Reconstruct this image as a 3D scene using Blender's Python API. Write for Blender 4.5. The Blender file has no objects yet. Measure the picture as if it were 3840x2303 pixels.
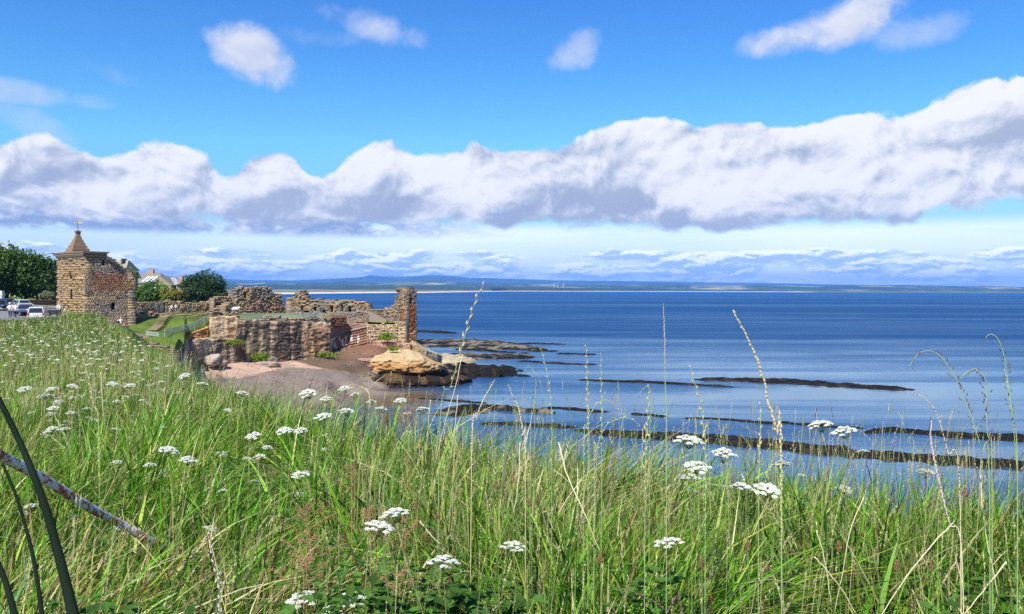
import bpy, bmesh, math, random
import numpy as np
from mathutils import Vector, Matrix
from mathutils import noise as mnoise

random.seed(7)
rng = np.random.default_rng(7)
scene = bpy.context.scene
COL = scene.collection

# ---------------------------------------------------------------- camera
F = 3200.0            # focal length in photo pixels (3840 wide)
CX, CY = 1920.0, 1151.5
HY = 1083.0           # row of the horizon at the middle of the photo
ROLL = 0.0035
H = 17.0              # eye height above the sea
cam_d = bpy.data.cameras.new("camera")
cam_d.sensor_width = 36.0
cam_d.lens = 36.0 * F / 3840.0
cam_d.shift_y = -(CY - HY) / 3840.0
cam_d.clip_start = 0.05
cam_d.clip_end = 90000.0
cam = bpy.data.objects.new("camera", cam_d)
COL.objects.link(cam)
cam.matrix_world = Matrix.Translation((0, 0, H)) @ Matrix.Rotation(math.radians(90), 4, 'X') @ Matrix.Rotation(ROLL, 4, 'Z')
scene.camera = cam

def ray(px, py):
    """x/y and z/y slopes of the sight line through a photo pixel"""
    a = (px - CX) / F
    b = (HY - py) / F
    c, s = math.cos(ROLL), math.sin(ROLL)
    return a * c - b * s, a * s + b * c

def P(px, py, Y):
    u, v = ray(px, py)
    return Vector((u * Y, Y, H + v * Y))

def PZ(px, py, z=0.0):
    """where the sight line meets the level z"""
    u, v = ray(px, py)
    Y = (z - H) / v
    return Vector((u * Y, Y, z))

def px_of(x, y, z):
    u, v = x / y, (z - H) / y
    c, s = math.cos(-ROLL), math.sin(-ROLL)
    return CX + F * (u * c - v * s), HY - F * (u * s + v * c)

# ---------------------------------------------------------------- render settings
scene.render.engine = 'CYCLES'
scene.view_settings.view_transform = 'Standard'
scene.view_settings.look = 'None'
scene.view_settings.gamma = 1.0
scene.view_settings.exposure = 0.75
scene.cycles.use_denoising = False
scene.cycles.max_bounces = 5
scene.cycles.diffuse_bounces = 2
scene.cycles.glossy_bounces = 2
scene.cycles.transmission_bounces = 4
scene.cycles.transparent_max_bounces = 12
scene.cycles.volume_bounces = 0
scene.cycles.caustics_reflective = False
scene.cycles.caustics_refractive = False
scene.cycles.sample_clamp_indirect = 6.0

# ---------------------------------------------------------------- node helper
class NT:
    """little helper that writes node trees"""
    def __init__(self, tree):
        self.t = tree
        self.n = tree.nodes
        self.l = tree.links
    def node(self, typ, **kw):
        n = self.n.new(typ)
        for k, v in kw.items():
            setattr(n, k, v)
        return n
    def put(self, sock, val):
        if hasattr(val, 'is_linked') or hasattr(val, 'links'):
            self.l.new(val, sock)
        elif val is not None:
            if isinstance(val, (tuple, list)) and len(val) == 3 and len(sock.default_value) == 4:
                val = (*val, 1.0)
            sock.default_value = val
    def m(self, op, a=None, b=None, c=None, clamp=False):
        n = self.node('ShaderNodeMath', operation=op, use_clamp=clamp)
        for i, v in enumerate((a, b, c)):
            if v is not None:
                self.put(n.inputs[i], v)
        return n.outputs[0]
    def add(self, a, b): return self.m('ADD', a, b)
    def sub(self, a, b): return self.m('SUBTRACT', a, b)
    def mul(self, a, b): return self.m('MULTIPLY', a, b)
    def mn(self, a, b): return self.m('MINIMUM', a, b)
    def mx(self, a, b): return self.m('MAXIMUM', a, b)
    def mad(self, a, b, c): return self.m('MULTIPLY_ADD', a, b, c)
    def sat(self, a): return self.m('ADD', a, 0.0, clamp=True)
    def mr(self, v, a, b, c=0.0, d=1.0, smooth=False):
        n = self.node('ShaderNodeMapRange', interpolation_type='SMOOTHSTEP' if smooth else 'LINEAR')
        self.put(n.inputs[0], v)
        for i, x in enumerate((a, b, c, d)):
            self.put(n.inputs[1 + i], x)
        return n.outputs[0]
    def xyz(self, x=0.0, y=0.0, z=0.0):
        n = self.node('ShaderNodeCombineXYZ')
        for i, v in enumerate((x, y, z)):
            self.put(n.inputs[i], v)
        return n.outputs[0]
    def sep(self, v):
        n = self.node('ShaderNodeSeparateXYZ')
        self.put(n.inputs[0], v)
        return n.outputs
    def noise(self, vec, scale, detail=4.0, rough=0.5, dist=0.0, dim='3D', typ='FBM', lac=2.0):
        n = self.node('ShaderNodeTexNoise', noise_dimensions=dim, noise_type=typ)
        if vec is not None: self.put(n.inputs['Vector'], vec)
        n.inputs['Scale'].default_value = scale
        n.inputs['Detail'].default_value = detail
        n.inputs['Roughness'].default_value = rough
        n.inputs['Lacunarity'].default_value = lac
        n.inputs['Distortion'].default_value = dist
        return n.outputs[0]
    def vor(self, vec, scale, detail=0.0, rough=0.5, feat='F1', rnd=1.0, smooth=0.5, dim='3D', out=0):
        n = self.node('ShaderNodeTexVoronoi', feature=feat, voronoi_dimensions=dim)
        if vec is not None: self.put(n.inputs['Vector'], vec)
        n.inputs['Scale'].default_value = scale
        if 'Detail' in n.inputs: n.inputs['Detail'].default_value = detail
        if 'Roughness' in n.inputs: n.inputs['Roughness'].default_value = rough
        n.inputs['Randomness'].default_value = rnd
        if feat == 'SMOOTH_F1': n.inputs['Smoothness'].default_value = smooth
        return n.outputs[out]
    def mapping(self, vec, scale=(1, 1, 1), loc=(0, 0, 0), rot=(0, 0, 0)):
        n = self.node('ShaderNodeMapping')
        self.put(n.inputs[0], vec)
        n.inputs['Location'].default_value = loc
        n.inputs['Rotation'].default_value = rot
        n.inputs['Scale'].default_value = scale
        return n.outputs[0]
    def mix(self, f, a, b, mode='MIX'):
        n = self.node('ShaderNodeMix', data_type='RGBA', blend_type=mode)
        self.put(n.inputs[0], f)
        self.put(n.inputs[6], a)
        self.put(n.inputs[7], b)
        return n.outputs[2]
    def ramp(self, f, stops, interp='LINEAR'):
        n = self.node('ShaderNodeValToRGB')
        n.color_ramp.interpolation = interp
        e = n.color_ramp.elements
        while len(e) < len(stops): e.new(0.5)
        for i, (p, c) in enumerate(stops):
            e[i].position = p
            e[i].color = (*c, 1.0) if len(c) == 3 else c
        self.put(n.inputs[0], f)
        return n.outputs[0]
    def curve(self, f, pts):
        """Float Curve through pts (0..1, 0..1)"""
        n = self.node('ShaderNodeFloatCurve')
        c = n.mapping.curves[0]
        while len(c.points) < len(pts): c.points.new(0.5, 0.5)
        for i, (x, y) in enumerate(pts):
            c.points[i].location = (x, y)
            c.points[i].handle_type = 'AUTO'
        n.mapping.update()
        self.put(n.inputs['Value'], f)
        return n.outputs[0]
    def bump(self, h, strength=0.5, dist=0.1, normal=None):
        n = self.node('ShaderNodeBump')
        n.inputs['Strength'].default_value = strength
        n.inputs['Distance'].default_value = dist
        self.put(n.inputs['Height'], h)
        if normal is not None: self.put(n.inputs['Normal'], normal)
        return n.outputs[0]

def lin(r, g, b):
    f = lambda c: (c / 255 / 12.92) if c / 255 <= 0.04045 else ((c / 255 + 0.055) / 1.055) ** 2.4
    return (f(r), f(g), f(b))

def material(name):
    m = bpy.data.materials.new(name)
    m.use_nodes = True
    m.node_tree.nodes.clear()
    nt = NT(m.node_tree)
    out = nt.node('ShaderNodeOutputMaterial')
    return m, nt, out

def principled(nt, out, color, rough=0.9, normal=None, metallic=0.0, spec=0.3):
    b = nt.node('ShaderNodeBsdfPrincipled')
    nt.put(b.inputs['Base Color'], color)
    nt.put(b.inputs['Roughness'], rough)
    nt.put(b.inputs['Metallic'], metallic)
    b.inputs['Specular IOR Level'].default_value = spec
    if normal is not None: nt.put(b.inputs['Normal'], normal)
    nt.l.new(b.outputs[0], out.inputs[0])
    return b

def simple_mat(name, color, rough=0.8, metallic=0.0, spec=0.3, vary=0.15, scale=3.0, bump=0.0):
    """plain paint or metal with a little noise in its colour"""
    m, nt, out = material(name)
    tc = nt.node('ShaderNodeTexCoord').outputs['Object']
    n = nt.noise(tc, scale, 4, 0.6)
    dark = tuple(c * (1 - vary) for c in color)
    light = tuple(min(1, c * (1 + vary)) for c in color)
    c = nt.mix(n, dark, light)
    nm = nt.bump(nt.noise(tc, scale * 6, 3), bump, 0.02) if bump else None
    principled(nt, out, c, rough, nm, metallic, spec)
    return m

# ---------------------------------------------------------------- objects
def tag(o, label=None, cat=None, group=None, kind=None):
    if label: o['label'] = label
    if cat: o['category'] = cat
    if group: o['group'] = group
    if kind: o['kind'] = kind
    return o

def empty(name, loc=(0, 0, 0), rz=0.0):
    o = bpy.data.objects.new(name, None)
    COL.objects.link(o)
    o.location = loc
    o.rotation_euler = (0, 0, rz)
    return o

def link_mesh(name, me, mats, parent=None):
    o = bpy.data.objects.new(name, me)
    COL.objects.link(o)
    for m in (mats if isinstance(mats, (list, tuple)) else [mats]):
        me.materials.append(m)
    if parent is not None: o.parent = parent
    return o

def np_mesh(name, V, quads=None, tris=None, mats=(), parent=None, smooth=False, midx=None, color=None):
    """fast mesh from numpy arrays"""
    V = np.asarray(V, dtype=np.float32).reshape(-1, 3)
    nq = 0 if quads is None else len(quads)
    ntr = 0 if tris is None else len(tris)
    me = bpy.data.meshes.new(name)
    me.vertices.add(len(V))
    me.vertices.foreach_set('co', V.ravel())
    loops = []
    if nq: loops.append(np.asarray(quads, dtype=np.int32).ravel())
    if ntr: loops.append(np.asarray(tris, dtype=np.int32).ravel())
    L = np.concatenate(loops)
    me.loops.add(len(L))
    me.loops.foreach_set('vertex_index', L)
    starts = np.concatenate([np.arange(nq) * 4, nq * 4 + np.arange(ntr) * 3]).astype(np.int32)
    me.polygons.add(nq + ntr)
    me.polygons.foreach_set('loop_start', starts)
    if midx is not None: me.polygons.foreach_set('material_index', np.asarray(midx, dtype=np.int32))
    if smooth: me.polygons.foreach_set('use_smooth', np.ones(nq + ntr, dtype=bool))
    me.update(calc_edges=True)
    if color is not None:
        a = me.color_attributes.new('tint', 'FLOAT_COLOR', 'POINT')
        c4 = np.ones((len(V), 4), dtype=np.float32)
        c4[:, :3] = color
        a.data.foreach_set('color', c4.ravel())
    return link_mesh(name, me, mats, parent)

class MB:
    """collects shapes and links them as one mesh object"""
    def __init__(self):
        self.v = []; self.f = []; self.mi = []
    def add(self, vs, fs, mi=0):
        k = len(self.v)
        self.v += [tuple(p) for p in vs]
        self.f += [tuple(i + k for i in f) for f in fs]
        self.mi += [mi] * len(fs)
    def box(self, c, s, rz=0.0, mi=0, taper=1.0):
        x, y, z = s[0] / 2, s[1] / 2, s[2] / 2
        ca, sa = math.cos(rz), math.sin(rz)
        vs = []
        for dz in (-1, 1):
            k = taper if dz > 0 else 1.0
            for dx, dy in ((-1, -1), (1, -1), (1, 1), (-1, 1)):
                a, b = dx * x * k, dy * y * k
                vs.append((c[0] + a * ca - b * sa, c[1] + a * sa + b * ca, c[2] + dz * z))
        self.add(vs, [(3, 2, 1, 0), (4, 5, 6, 7), (0, 1, 5, 4), (1, 2, 6, 5), (2, 3, 7, 6), (3, 0, 4, 7)], mi)
    def tube(self, pts, rad, n=6, mi=0, cap=True):
        pts = [Vector(p) for p in pts]
        if not hasattr(rad, '__len__'): rad = [rad] * len(pts)
        vs, fs = [], []
        for i, p in enumerate(pts):
            d = (pts[min(i + 1, len(pts) - 1)] - pts[max(i - 1, 0)]).normalized()
            a = Vector((0, 0, 1)) if abs(d.z) < 0.9 else Vector((1, 0, 0))
            e1 = d.cross(a).normalized(); e2 = d.cross(e1).normalized()
            for k in range(n):
                t = 2 * math.pi * k / n
                vs.append(p + (e1 * math.cos(t) + e2 * math.sin(t)) * rad[i])
        for i in range(len(pts) - 1):
            for k in range(n):
                k2 = (k + 1) % n
                fs.append((i * n + k, i * n + k2, (i + 1) * n + k2, (i + 1) * n + k))
        if cap:
            fs.append(tuple(range(n))[::-1]); fs.append(tuple((len(pts) - 1) * n + k for k in range(n)))
        self.add(vs, fs, mi)
    def build(self, name, mats, parent=None, smooth=False, bevel=0.0):
        me = bpy.data.meshes.new(name)
        me.from_pydata(self.v, [], self.f)
        me.polygons.foreach_set('material_index', self.mi)
        if smooth: me.polygons.foreach_set('use_smooth', [True] * len(self.f))
        me.update()
        o = link_mesh(name, me, mats, parent)
        if bevel:
            b = o.modifiers.new('bevel', 'BEVEL'); b.width = bevel; b.segments = 2
        return o

# vectorised value noise (hash based), used to shape terrain and stones
def _hash(ix, iy, iz, seed=0):
    h = (ix.astype(np.int64) * 374761393 + iy.astype(np.int64) * 668265263 + iz.astype(np.int64) * 2147483647 + seed * 974634777) & 0xFFFFFFFF
    h = ((h ^ (h >> 13)) * 1274126177) & 0xFFFFFFFF
    h = (h ^ (h >> 16)) & 0xFFFFFFFF
    return h / 4294967295.0
def vnoise(x, y, z=0.0, seed=0):
    x = np.asarray(x, dtype=float); y = np.asarray(y, dtype=float); z = np.asarray(z, dtype=float)
    x, y, z = np.broadcast_arrays(x, y, z)
    ix, iy, iz = np.floor(x), np.floor(y), np.floor(z)
    fx, fy, fz = x - ix, y - iy, z - iz
    fx, fy, fz = [f * f * (3 - 2 * f) for f in (fx, fy, fz)]
    r = 0
    for dx in (0, 1):
        for dy in (0, 1):
            for dz in (0, 1):
                w = (fx if dx else 1 - fx) * (fy if dy else 1 - fy) * (fz if dz else 1 - fz)
                r = r + w * _hash(ix + dx, iy + dy, iz + dz, seed)
    return r * 2 - 1
def fbm(x, y, z=0.0, oct=4, seed=0, gain=0.5):
    a, r, t = 1.0, 0, 0
    x = np.asarray(x, dtype=float); y = np.asarray(y, dtype=float); z = np.asarray(z, dtype=float)
    for o in range(oct):
        r = r + a * vnoise(x * 2 ** o, y * 2 ** o, z * 2 ** o, seed + o * 17)
        t += a; a *= gain
    return r / t
# ================================================================ sky, clouds, sun
SUN_AZ = math.atan2(-0.42, -0.91)          # compass-style angle (from +Y towards +X) of the sun
SUN_EL = math.radians(50)
sun_dir = Vector((math.sin(SUN_AZ) * math.cos(SUN_EL), math.cos(SUN_AZ) * math.cos(SUN_EL), math.sin(SUN_EL)))
ld = bpy.data.lights.new("sun", 'SUN')
ld.energy = 5.0
ld.angle = math.radians(0.5)
ld.color = (1.0, 0.95, 0.87)
lo = bpy.data.objects.new("sun", ld)
COL.objects.link(lo)
lo.rotation_euler = sun_dir.to_track_quat('Z', 'Y').to_euler()

world = bpy.data.worlds.new("World")
scene.world = world
world.use_nodes = True
world.node_tree.nodes.clear()
w = NT(world.node_tree)
wout = w.node('ShaderNodeOutputWorld')
bg = w.node('ShaderNodeBackground')
bg.inputs['Strength'].default_value = 0.066
w.l.new(bg.outputs[0], wout.inputs[0])
sky = w.node('ShaderNodeTexSky', sky_type='NISHITA')
sky.sun_disc = False
sky.sun_elevation = SUN_EL
sky.sun_rotation = SUN_AZ
sky.air_density = 1.0
sky.dust_density = 0.3
sky.ozone_density = 3.0
tcw = w.node('ShaderNodeTexCoord').outputs['Generated']
gx, gy, gz = w.sep(tcw)
AZ = w.m('ARCTAN2', gx, gy)
EL = w.m('ARCSINE', gz)

def ang(px, py):
    u, v = ray(px, py)
    return math.atan(u), math.atan(v / math.sqrt(1 + u * u))

# the clear sky: the Nishita sky with a deeper blue, paler towards the horizon
elr = w.mr(EL, 0.0, 0.6)
tint = w.ramp(elr, [(0.0, (1.02, 1.0, 1.0)), (0.10, (0.85, 1.1, 1.2)), (0.27, (0.74, 1.38, 1.56)), (0.42, (0.50, 1.12, 1.66)), (0.58, (0.38, 0.92, 1.66)), (1.0, (0.7, 1.2, 1.8))])
clear = w.mix(1.0, sky.outputs[0], tint, 'MULTIPLY')

S0, S1 = -0.62, 0.62
E1 = 0.5
AZn = w.mr(AZ, S0, S1)
def curve_pts(pix):
    pts = []
    for px, py in pix:
        a, e = ang(px, py)
        pts.append(((a - S0) / (S1 - S0), e / E1))
    pts = [(0.0, pts[0][1])] + pts + [(1.0, pts[-1][1])]
    return pts
top_pix = [(0, 515), (130, 500), (300, 560), (440, 590), (560, 560), (760, 560), (850, 630), (980, 590), (1090, 585), (1180, 655), (1320, 570), (1480, 520), (1620, 560), (1800, 550), (2000, 530), (2230, 470), (2330, 425), (2440, 412), (2560, 440), (2760, 425), (3040, 440), (3230, 400), (3400, 395), (3560, 370), (3700, 340), (3840, 310)]
bot_pix = [(0, 745), (300, 790), (550, 815), (850, 825), (1000, 835), (1400, 825), (1600, 845), (2200, 850), (2450, 865), (2750, 862), (3000, 850), (3350, 835), (3550, 790), (3840, 760)]
TOP = w.mul(w.curve(AZn, curve_pts(top_pix)), E1)
BOT = w.mul(w.curve(AZn, curve_pts(bot_pix)), E1)

def billow(s, t, full=True):
    """cauliflower shaped cloud noise at direction (s, t)"""
    v = w.xyz(s, w.mul(t, 1.25), 0.0)
    warp = w.noise(v, 11.0, 3, 0.5, dim='2D')
    v2 = w.xyz(w.mad(warp, 0.06, s), w.mad(warp, 0.05, w.mul(t, 1.25)), 0.0)
    a = w.vor(v2, 6.5, 2.0, 0.42, 'F1', dim='2D')
    b = w.noise(v2, 9.0, 7.0, 0.57, dim='2D')
    return w.add(w.mul(w.sub(0.62, a), 0.42), w.mul(b, 1.25)), b

B0, NB0 = billow(AZ, EL)
B1, _ = billow(w.add(AZ, -0.006), w.add(EL, 0.009))
emb = w.sub(B0, B1)
# main bank
topd = w.add(w.mul(w.sub(TOP, EL), 15.0), w.mul(w.sub(B0, 0.60), w.mr(AZ, -0.5, 0.1, 0.5, 0.72)))
lown = w.noise(w.xyz(AZ, w.mul(EL, 1.6), 0.0), 20.0, 4, 0.5, dim='2D')
botd = w.add(w.mul(w.sub(EL, BOT), 34.0), w.mul(w.sub(lown, 0.45), 1.1))
A_main = w.mul(w.mr(topd, 0.0, 0.11, smooth=True), w.mr(botd, -0.05, 0.30, smooth=True))
hh = w.m('DIVIDE', w.sub(EL, BOT), w.mx(w.sub(TOP, BOT), 0.01))
# long rolls of light and shade inside the bank
band = w.noise(w.xyz(w.mul(AZ, 0.9), w.mad(AZ, -0.30, w.mul(EL, 3.4)), 0.0), 6.5, 3, 0.45, dist=0.1, dim='2D')
sh = w.mul(w.mr(hh, -0.05, 0.62, 0.0, 1.0, True), 0.42)
sh = w.add(sh, w.mul(emb, 2.3))
sh = w.add(sh, w.mul(w.sub(band, 0.5), 1.7))
sh = w.add(sh, w.mul(w.sub(B0, 0.6), 0.45))
sh = w.mx(w.add(sh, 0.30), w.mul(B0, 0.22))
c_main = w.ramp(w.sat(sh), [(0.0, lin(166, 177, 204)), (0.3, lin(190, 200, 220)), (0.55, lin(222, 227, 239)), (0.8, lin(246, 247, 251)), (1.0, lin(252, 253, 255))])

# second row of puffs under the bank on the left, and low streets towards the horizon
v3 = w.xyz(AZ, w.mul(EL, 2.3), 0.0)
low_a = w.noise(w.xyz(w.add(AZ, 3.1), w.mul(EL, 2.2), 0.0), 14.0, 5, 0.58, dist=0.15, dim='2D')
low_b = w.noise(w.xyz(w.add(AZ, 3.09), w.mul(w.add(EL, 0.006), 2.2), 0.0), 14.0, 5, 0.58, dist=0.15, dim='2D')
e_hi = ang(900, 770)[1]; e_lo = ang(900, 885)[1]
left = w.mr(AZ, ang(2100, 1083)[0], ang(1300, 1083)[0], 0.0, 1.0, True)
row = w.mul(w.mr(EL, e_lo - 0.003, e_lo + 0.008, 0, 1, True), w.mr(EL, e_hi + 0.012, e_hi - 0.008, 0, 1, True))
A_row = w.mul(w.mul(row, left), w.mr(low_a, 0.33, 0.46, 0, 1, True))
c_row = w.ramp(w.sat(w.add(w.mr(EL, e_lo, e_hi, 0.1, 0.75), w.mul(w.sub(low_a, low_b), 4.0))), [(0.0, lin(158, 178, 214)), (0.5, lin(200, 210, 233)), (1.0, lin(244, 247, 252))])
# white veil under the bank
e_v0, e_v1 = ang(2400, 935)[1], ang(2400, 868)[1]
veil_n = w.noise(w.xyz(w.mul(AZ, 0.6), w.mul(EL, 6.0), 0.0), 6.0, 5, 0.5, dim='2D')
vleft = w.mr(AZ, ang(300, 1083)[0], ang(1700, 1083)[0], 0.55, 1.0, True)
vright = w.mr(AZ, ang(3000, 1083)[0], ang(3700, 1083)[0], 1.0, 0.9, True)
vtop = w.mr(EL, e_v1 + 0.014, e_v1 - 0.002, 0, 1, True)
A_veil = w.mul(w.mul(vtop, w.mr(veil_n, 0.3, 0.6, 0.72, 1.0)), w.mul(vleft, vright))
c_veil = lin(226, 238, 250)
# low streets of small grey-blue puffs
st_a = w.noise(w.xyz(AZ, w.mul(EL, 3.6), 0.0), 11.0, 6, 0.62, dist=0.1, dim='2D')
st_b = w.noise(w.xyz(w.add(AZ, -0.003), w.mul(w.add(EL, 0.0035), 3.6), 0.0), 11.0, 6, 0.62, dist=0.1, dim='2D')
e_s0, e_s1 = ang(2400, 1062)[1], ang(2400, 925)[1]
st_env = w.mr(EL, e_s1 + 0.010, e_s1 - 0.012, 0.0, 1.0, True)
A_st = w.mul(w.mr(w.add(st_a, w.mul(w.sub(st_env, 1.0), 0.60)), 0.36, 0.50, 0, 0.92, True), w.mr(EL, 0.004, 0.02, 0.45, 1.0))
c_st = w.ramp(w.sat(w.add(0.42, w.mul(w.sub(st_a, st_b), 8.5))), [(0.0, lin(166, 188, 214)), (0.4, lin(192, 210, 232)), (0.65, lin(222, 234, 247)), (1.0, lin(252, 254, 255))])
hor = lin(160, 200, 240)
A_hor = w.mr(EL, ang(1900, 930)[1], 0.004, 0.0, 0.75, True)

# lone small clouds
def puff(px, py, rx, ry, amt, tilt=0.0):
    rx *= 1.08; ry *= 1.02
    a0, e0 = ang(px, py)
    dx = w.m('DIVIDE', w.sub(AZ, a0), rx / F)
    dy = w.m('DIVIDE', w.add(w.sub(EL, e0), w.mul(w.sub(AZ, a0), tilt)), ry / F)
    r2 = w.add(w.mul(dx, dx), w.mul(dy, dy))
    d = w.add(w.sub(1.0, r2), w.mul(w.sub(B0, 0.60), 2.7))
    return w.mr(d, 0.05, 1.35, 0.0, amt, True)
pf = None
for a in [(990, 235, 190, 105, .9, .35), (1310, 60, 210, 75, .62, .25), (1215, 140, 150, 45, .25, 0), (2150, 195, 110, 85, .50, -.3), (3000, 150, 190, 80, .95, 0), (3200, 60, 230, 110, .95, -.25), (3400, 110, 130, 70, .4, 0),
          (3560, 90, 80, 60, .3, 0), (90, 345, 260, 42, .40, 0), (400, 265, 140, 50, .22, .2), (150, 480, 130, 60, .3, .3)]:
    q = puff(*a)
    pf = q if pf is None else w.mx(pf, q)
c_pf = w.ramp(w.sat(w.add(0.62, w.mul(emb, 1.2))), [(0.0, lin(178, 190, 220)), (0.6, lin(222, 226, 240)), (1.0, lin(244, 246, 252))])

K = 10.0    # the background strength is 0.1
def scl(c, g=0.93):
    return w.mix(1.0, c, (K * g, K * g, K * g), 'MULTIPLY')
col = clear
col = w.mix(A_hor, col, tuple(c * K * 1.45 for c in hor))
col = w.mix(A_veil, col, tuple(c * K * 1.38 for c in c_veil))
col = w.mix(A_st, col, scl(c_st, 1.38))
col = w.mix(A_row, col, scl(c_row))
col = w.mix(pf, col, scl(c_pf))
col = w.mix(A_main, col, scl(c_main))
w.l.new(col, bg.inputs['Color'])
world.cycles.sampling_method = 'MANUAL'
world.cycles.sample_map_resolution = 1024
# ================================================================ sea
m_sea, nt, out = material("sea_water")
geo = nt.node('ShaderNodeNewGeometry').outputs['Position']
px_, py_, pz_ = nt.sep(geo)
# ruffled and calm streaks lying along the shore, calmer close in
st = nt.noise(nt.mapping(geo, (0.0011, 0.0075, 1.0), rot=(0, 0, 0.10)), 1.0, 5, 0.55, dist=0.5)
st2 = nt.noise(nt.mapping(geo, (0.010, 0.055, 1.0), rot=(0, 0, 0.05)), 1.0, 4, 0.6, dist=0.6)
near = nt.mr(nt.add(py_, nt.mul(px_, 0.35)), 60.0, 420.0, 1.0, 0.0, True)
calm = nt.add(nt.mul(nt.sub(st, 0.5), 1.5), nt.mul(nt.sub(st2, 0.5), nt.mad(near, 2.2, 0.7)))
calm = nt.sat(nt.add(calm, nt.mad(near, 0.85, 0.06)))
wv1 = nt.noise(nt.mapping(geo, (0.32, 0.75, 1.0), rot=(0, 0, -0.15)), 1.0, 6, 0.62, dist=0.3)
wv2 = nt.noise(nt.mapping(geo, (0.05, 0.16, 1.0), rot=(0, 0, -0.1)), 1.0, 3, 0.6)
bh = nt.add(nt.mul(wv1, 0.45), nt.mul(wv2, 0.9))
bn = nt.node('ShaderNodeBump'); bn.inputs['Distance'].default_value = 1.0
nt.put(bn.inputs['Height'], bh); nt.put(bn.inputs['Strength'], nt.mr(calm, 0.0, 1.0, 0.55, 0.07))
# water body colour, darker where ruffled; brown paints both shallows and the tower's reflection
body = nt.mix(nt.mr(py_, 120.0, 4500.0), lin(44, 74, 104), lin(6, 74, 134))
body = nt.mix(nt.mul(nt.sub(1.0, calm), 0.55), body, lin(4, 54, 104))
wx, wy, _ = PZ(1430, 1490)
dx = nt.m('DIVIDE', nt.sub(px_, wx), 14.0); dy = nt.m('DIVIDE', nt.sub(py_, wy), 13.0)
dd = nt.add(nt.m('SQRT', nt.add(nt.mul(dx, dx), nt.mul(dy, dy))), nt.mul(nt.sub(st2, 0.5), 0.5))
shal_refl = nt.mr(dd, 0.35, 1.15, 1.0, 0.0, True)
body = nt.mix(shal_refl, body, lin(98, 82, 68))
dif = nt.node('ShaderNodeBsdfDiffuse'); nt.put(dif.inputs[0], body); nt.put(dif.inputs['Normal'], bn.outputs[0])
gl = nt.node('ShaderNodeBsdfGlossy'); nt.put(gl.inputs['Roughness'], nt.mr(calm, 0.0, 1.0, 0.26, 0.05)); nt.put(gl.inputs['Normal'], bn.outputs[0])
nt.put(gl.inputs['Color'], (0.70, 0.86, 0.95))
lw = nt.node('ShaderNodeLayerWeight'); lw.inputs[0].default_value = 0.5
fac = nt.mul(nt.mr(calm, 0.0, 1.0, 0.06, 0.70), nt.mr(lw.outputs['Facing'], 0.66, 0.92, 0.10, 1.0))
mx = nt.node('ShaderNodeMixShader'); nt.put(mx.inputs[0], fac)
nt.l.new(dif.outputs[0], mx.inputs[1]); nt.l.new(gl.outputs[0], mx.inputs[2]); nt.l.new(mx.outputs[0], out.inputs[0])
xs = [-40000, -4000, -400, 0, 400, 4000, 40000]; ys = [20, 120, 500, 2500, 10000, 45000]
V = [(x, y, 0.0) for y in ys for x in xs]
Q = [(r * 7 + c, r * 7 + c + 1, r * 7 + c + 8, r * 7 + c + 7) for r in range(len(ys) - 1) for c in range(6)]
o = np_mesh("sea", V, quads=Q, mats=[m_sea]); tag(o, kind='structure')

# ================================================================ far coast
COAST = [(-600, 1110), (560, 1109), (900, 1108), (1050, 1106), (1480, 1100), (1600, 1099.5), (1760, 1096), (1900, 1093.5), (2400, 1094), (2960, 1096), (3100, 1097.5), (3400, 1098.5), (3840, 1100), (4600, 1103)]
cpx = np.array([c[0] for c in COAST], float)
cY = np.array([PZ(c[0], c[1]).y for c in COAST])
def interp(px, pts):
    return np.interp(px, [p[0] for p in pts], [p[1] for p in pts])
def polar_grid(name, pxs, tvals, fn, mats, smooth=True, **kw):
    """grid in bearing and distance, height from fn(px, t) -> (Y, z)"""
    pxs = np.asarray(pxs, float); tv = np.asarray(tvals, float)
    PX, T = np.meshgrid(pxs, tv)
    Y, Z = fn(PX, T)
    X = (PX - CX) / F * Y
    V = np.stack([X, Y, Z], -1).reshape(-1, 3)
    nr, nc = PX.shape
    r, c = np.meshgrid(np.arange(nr - 1), np.arange(nc - 1), indexing='ij')
    i = (r * nc + c).ravel()
    Q = np.stack([i, i + 1, i + nc + 1, i + nc], -1)
    return np_mesh(name, V, quads=Q, mats=mats, smooth=smooth, **kw)

m_plain, nt, out = material("beach_and_dunes")
geo = nt.node('ShaderNodeNewGeometry').outputs['Position']
_, _, hz = nt.sep(geo)
n1 = nt.noise(nt.mapping(geo, (0.006, 0.0035, 0)), 1.0, 6, 0.65)
n2 = nt.noise(nt.mapping(geo, (0.02, 0.008, 0)), 1.0, 4, 0.6)
dune = nt.ramp(n1, [(0.3, (0.045, 0.065, 0.028)), (0.45, (0.13, 0.14, 0.06)), (0.55, (0.22, 0.20, 0.11)), (0.7, (0.38, 0.32, 0.21))])
sand = nt.mix(nt.mr(hz, 0.15, 0.9), (0.19, 0.15, 0.12), (0.66, 0.56, 0.44))
fz = nt.mr(nt.add(hz, nt.mul(nt.sub(n2, 0.5), 1.5)), 2.0, 3.2)
gx2, gy2, _ = nt.sep(geo)
fr_ = nt.mr(nt.m('DIVIDE', gx2, gy2), 0.335, 0.36)
principled(nt, out, nt.mix(fr_, nt.mix(fz, sand, dune), nt.mix(n1, (0.05, 0.08, 0.03), (0.12, 0.14, 0.06))), 0.95)
def plain(PX, T):
    c = np.interp(PX, cpx, cY)
    Y = c + T
    wide = np.interp(PX, [0, 1500, 1900, 2950, 3100, 4000], [330, 420, 500, 420, 45, 30])
    z = -0.9 + 2.6 * np.clip(T / wide, 0, 1) + np.clip((T - wide) / 260, 0, 1) * (5.0 + 3.0 * fbm(PX / 40, Y / 300, seed=3))
    z = z * np.where(T < 0, 1, 1)
    return Y, z
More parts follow.
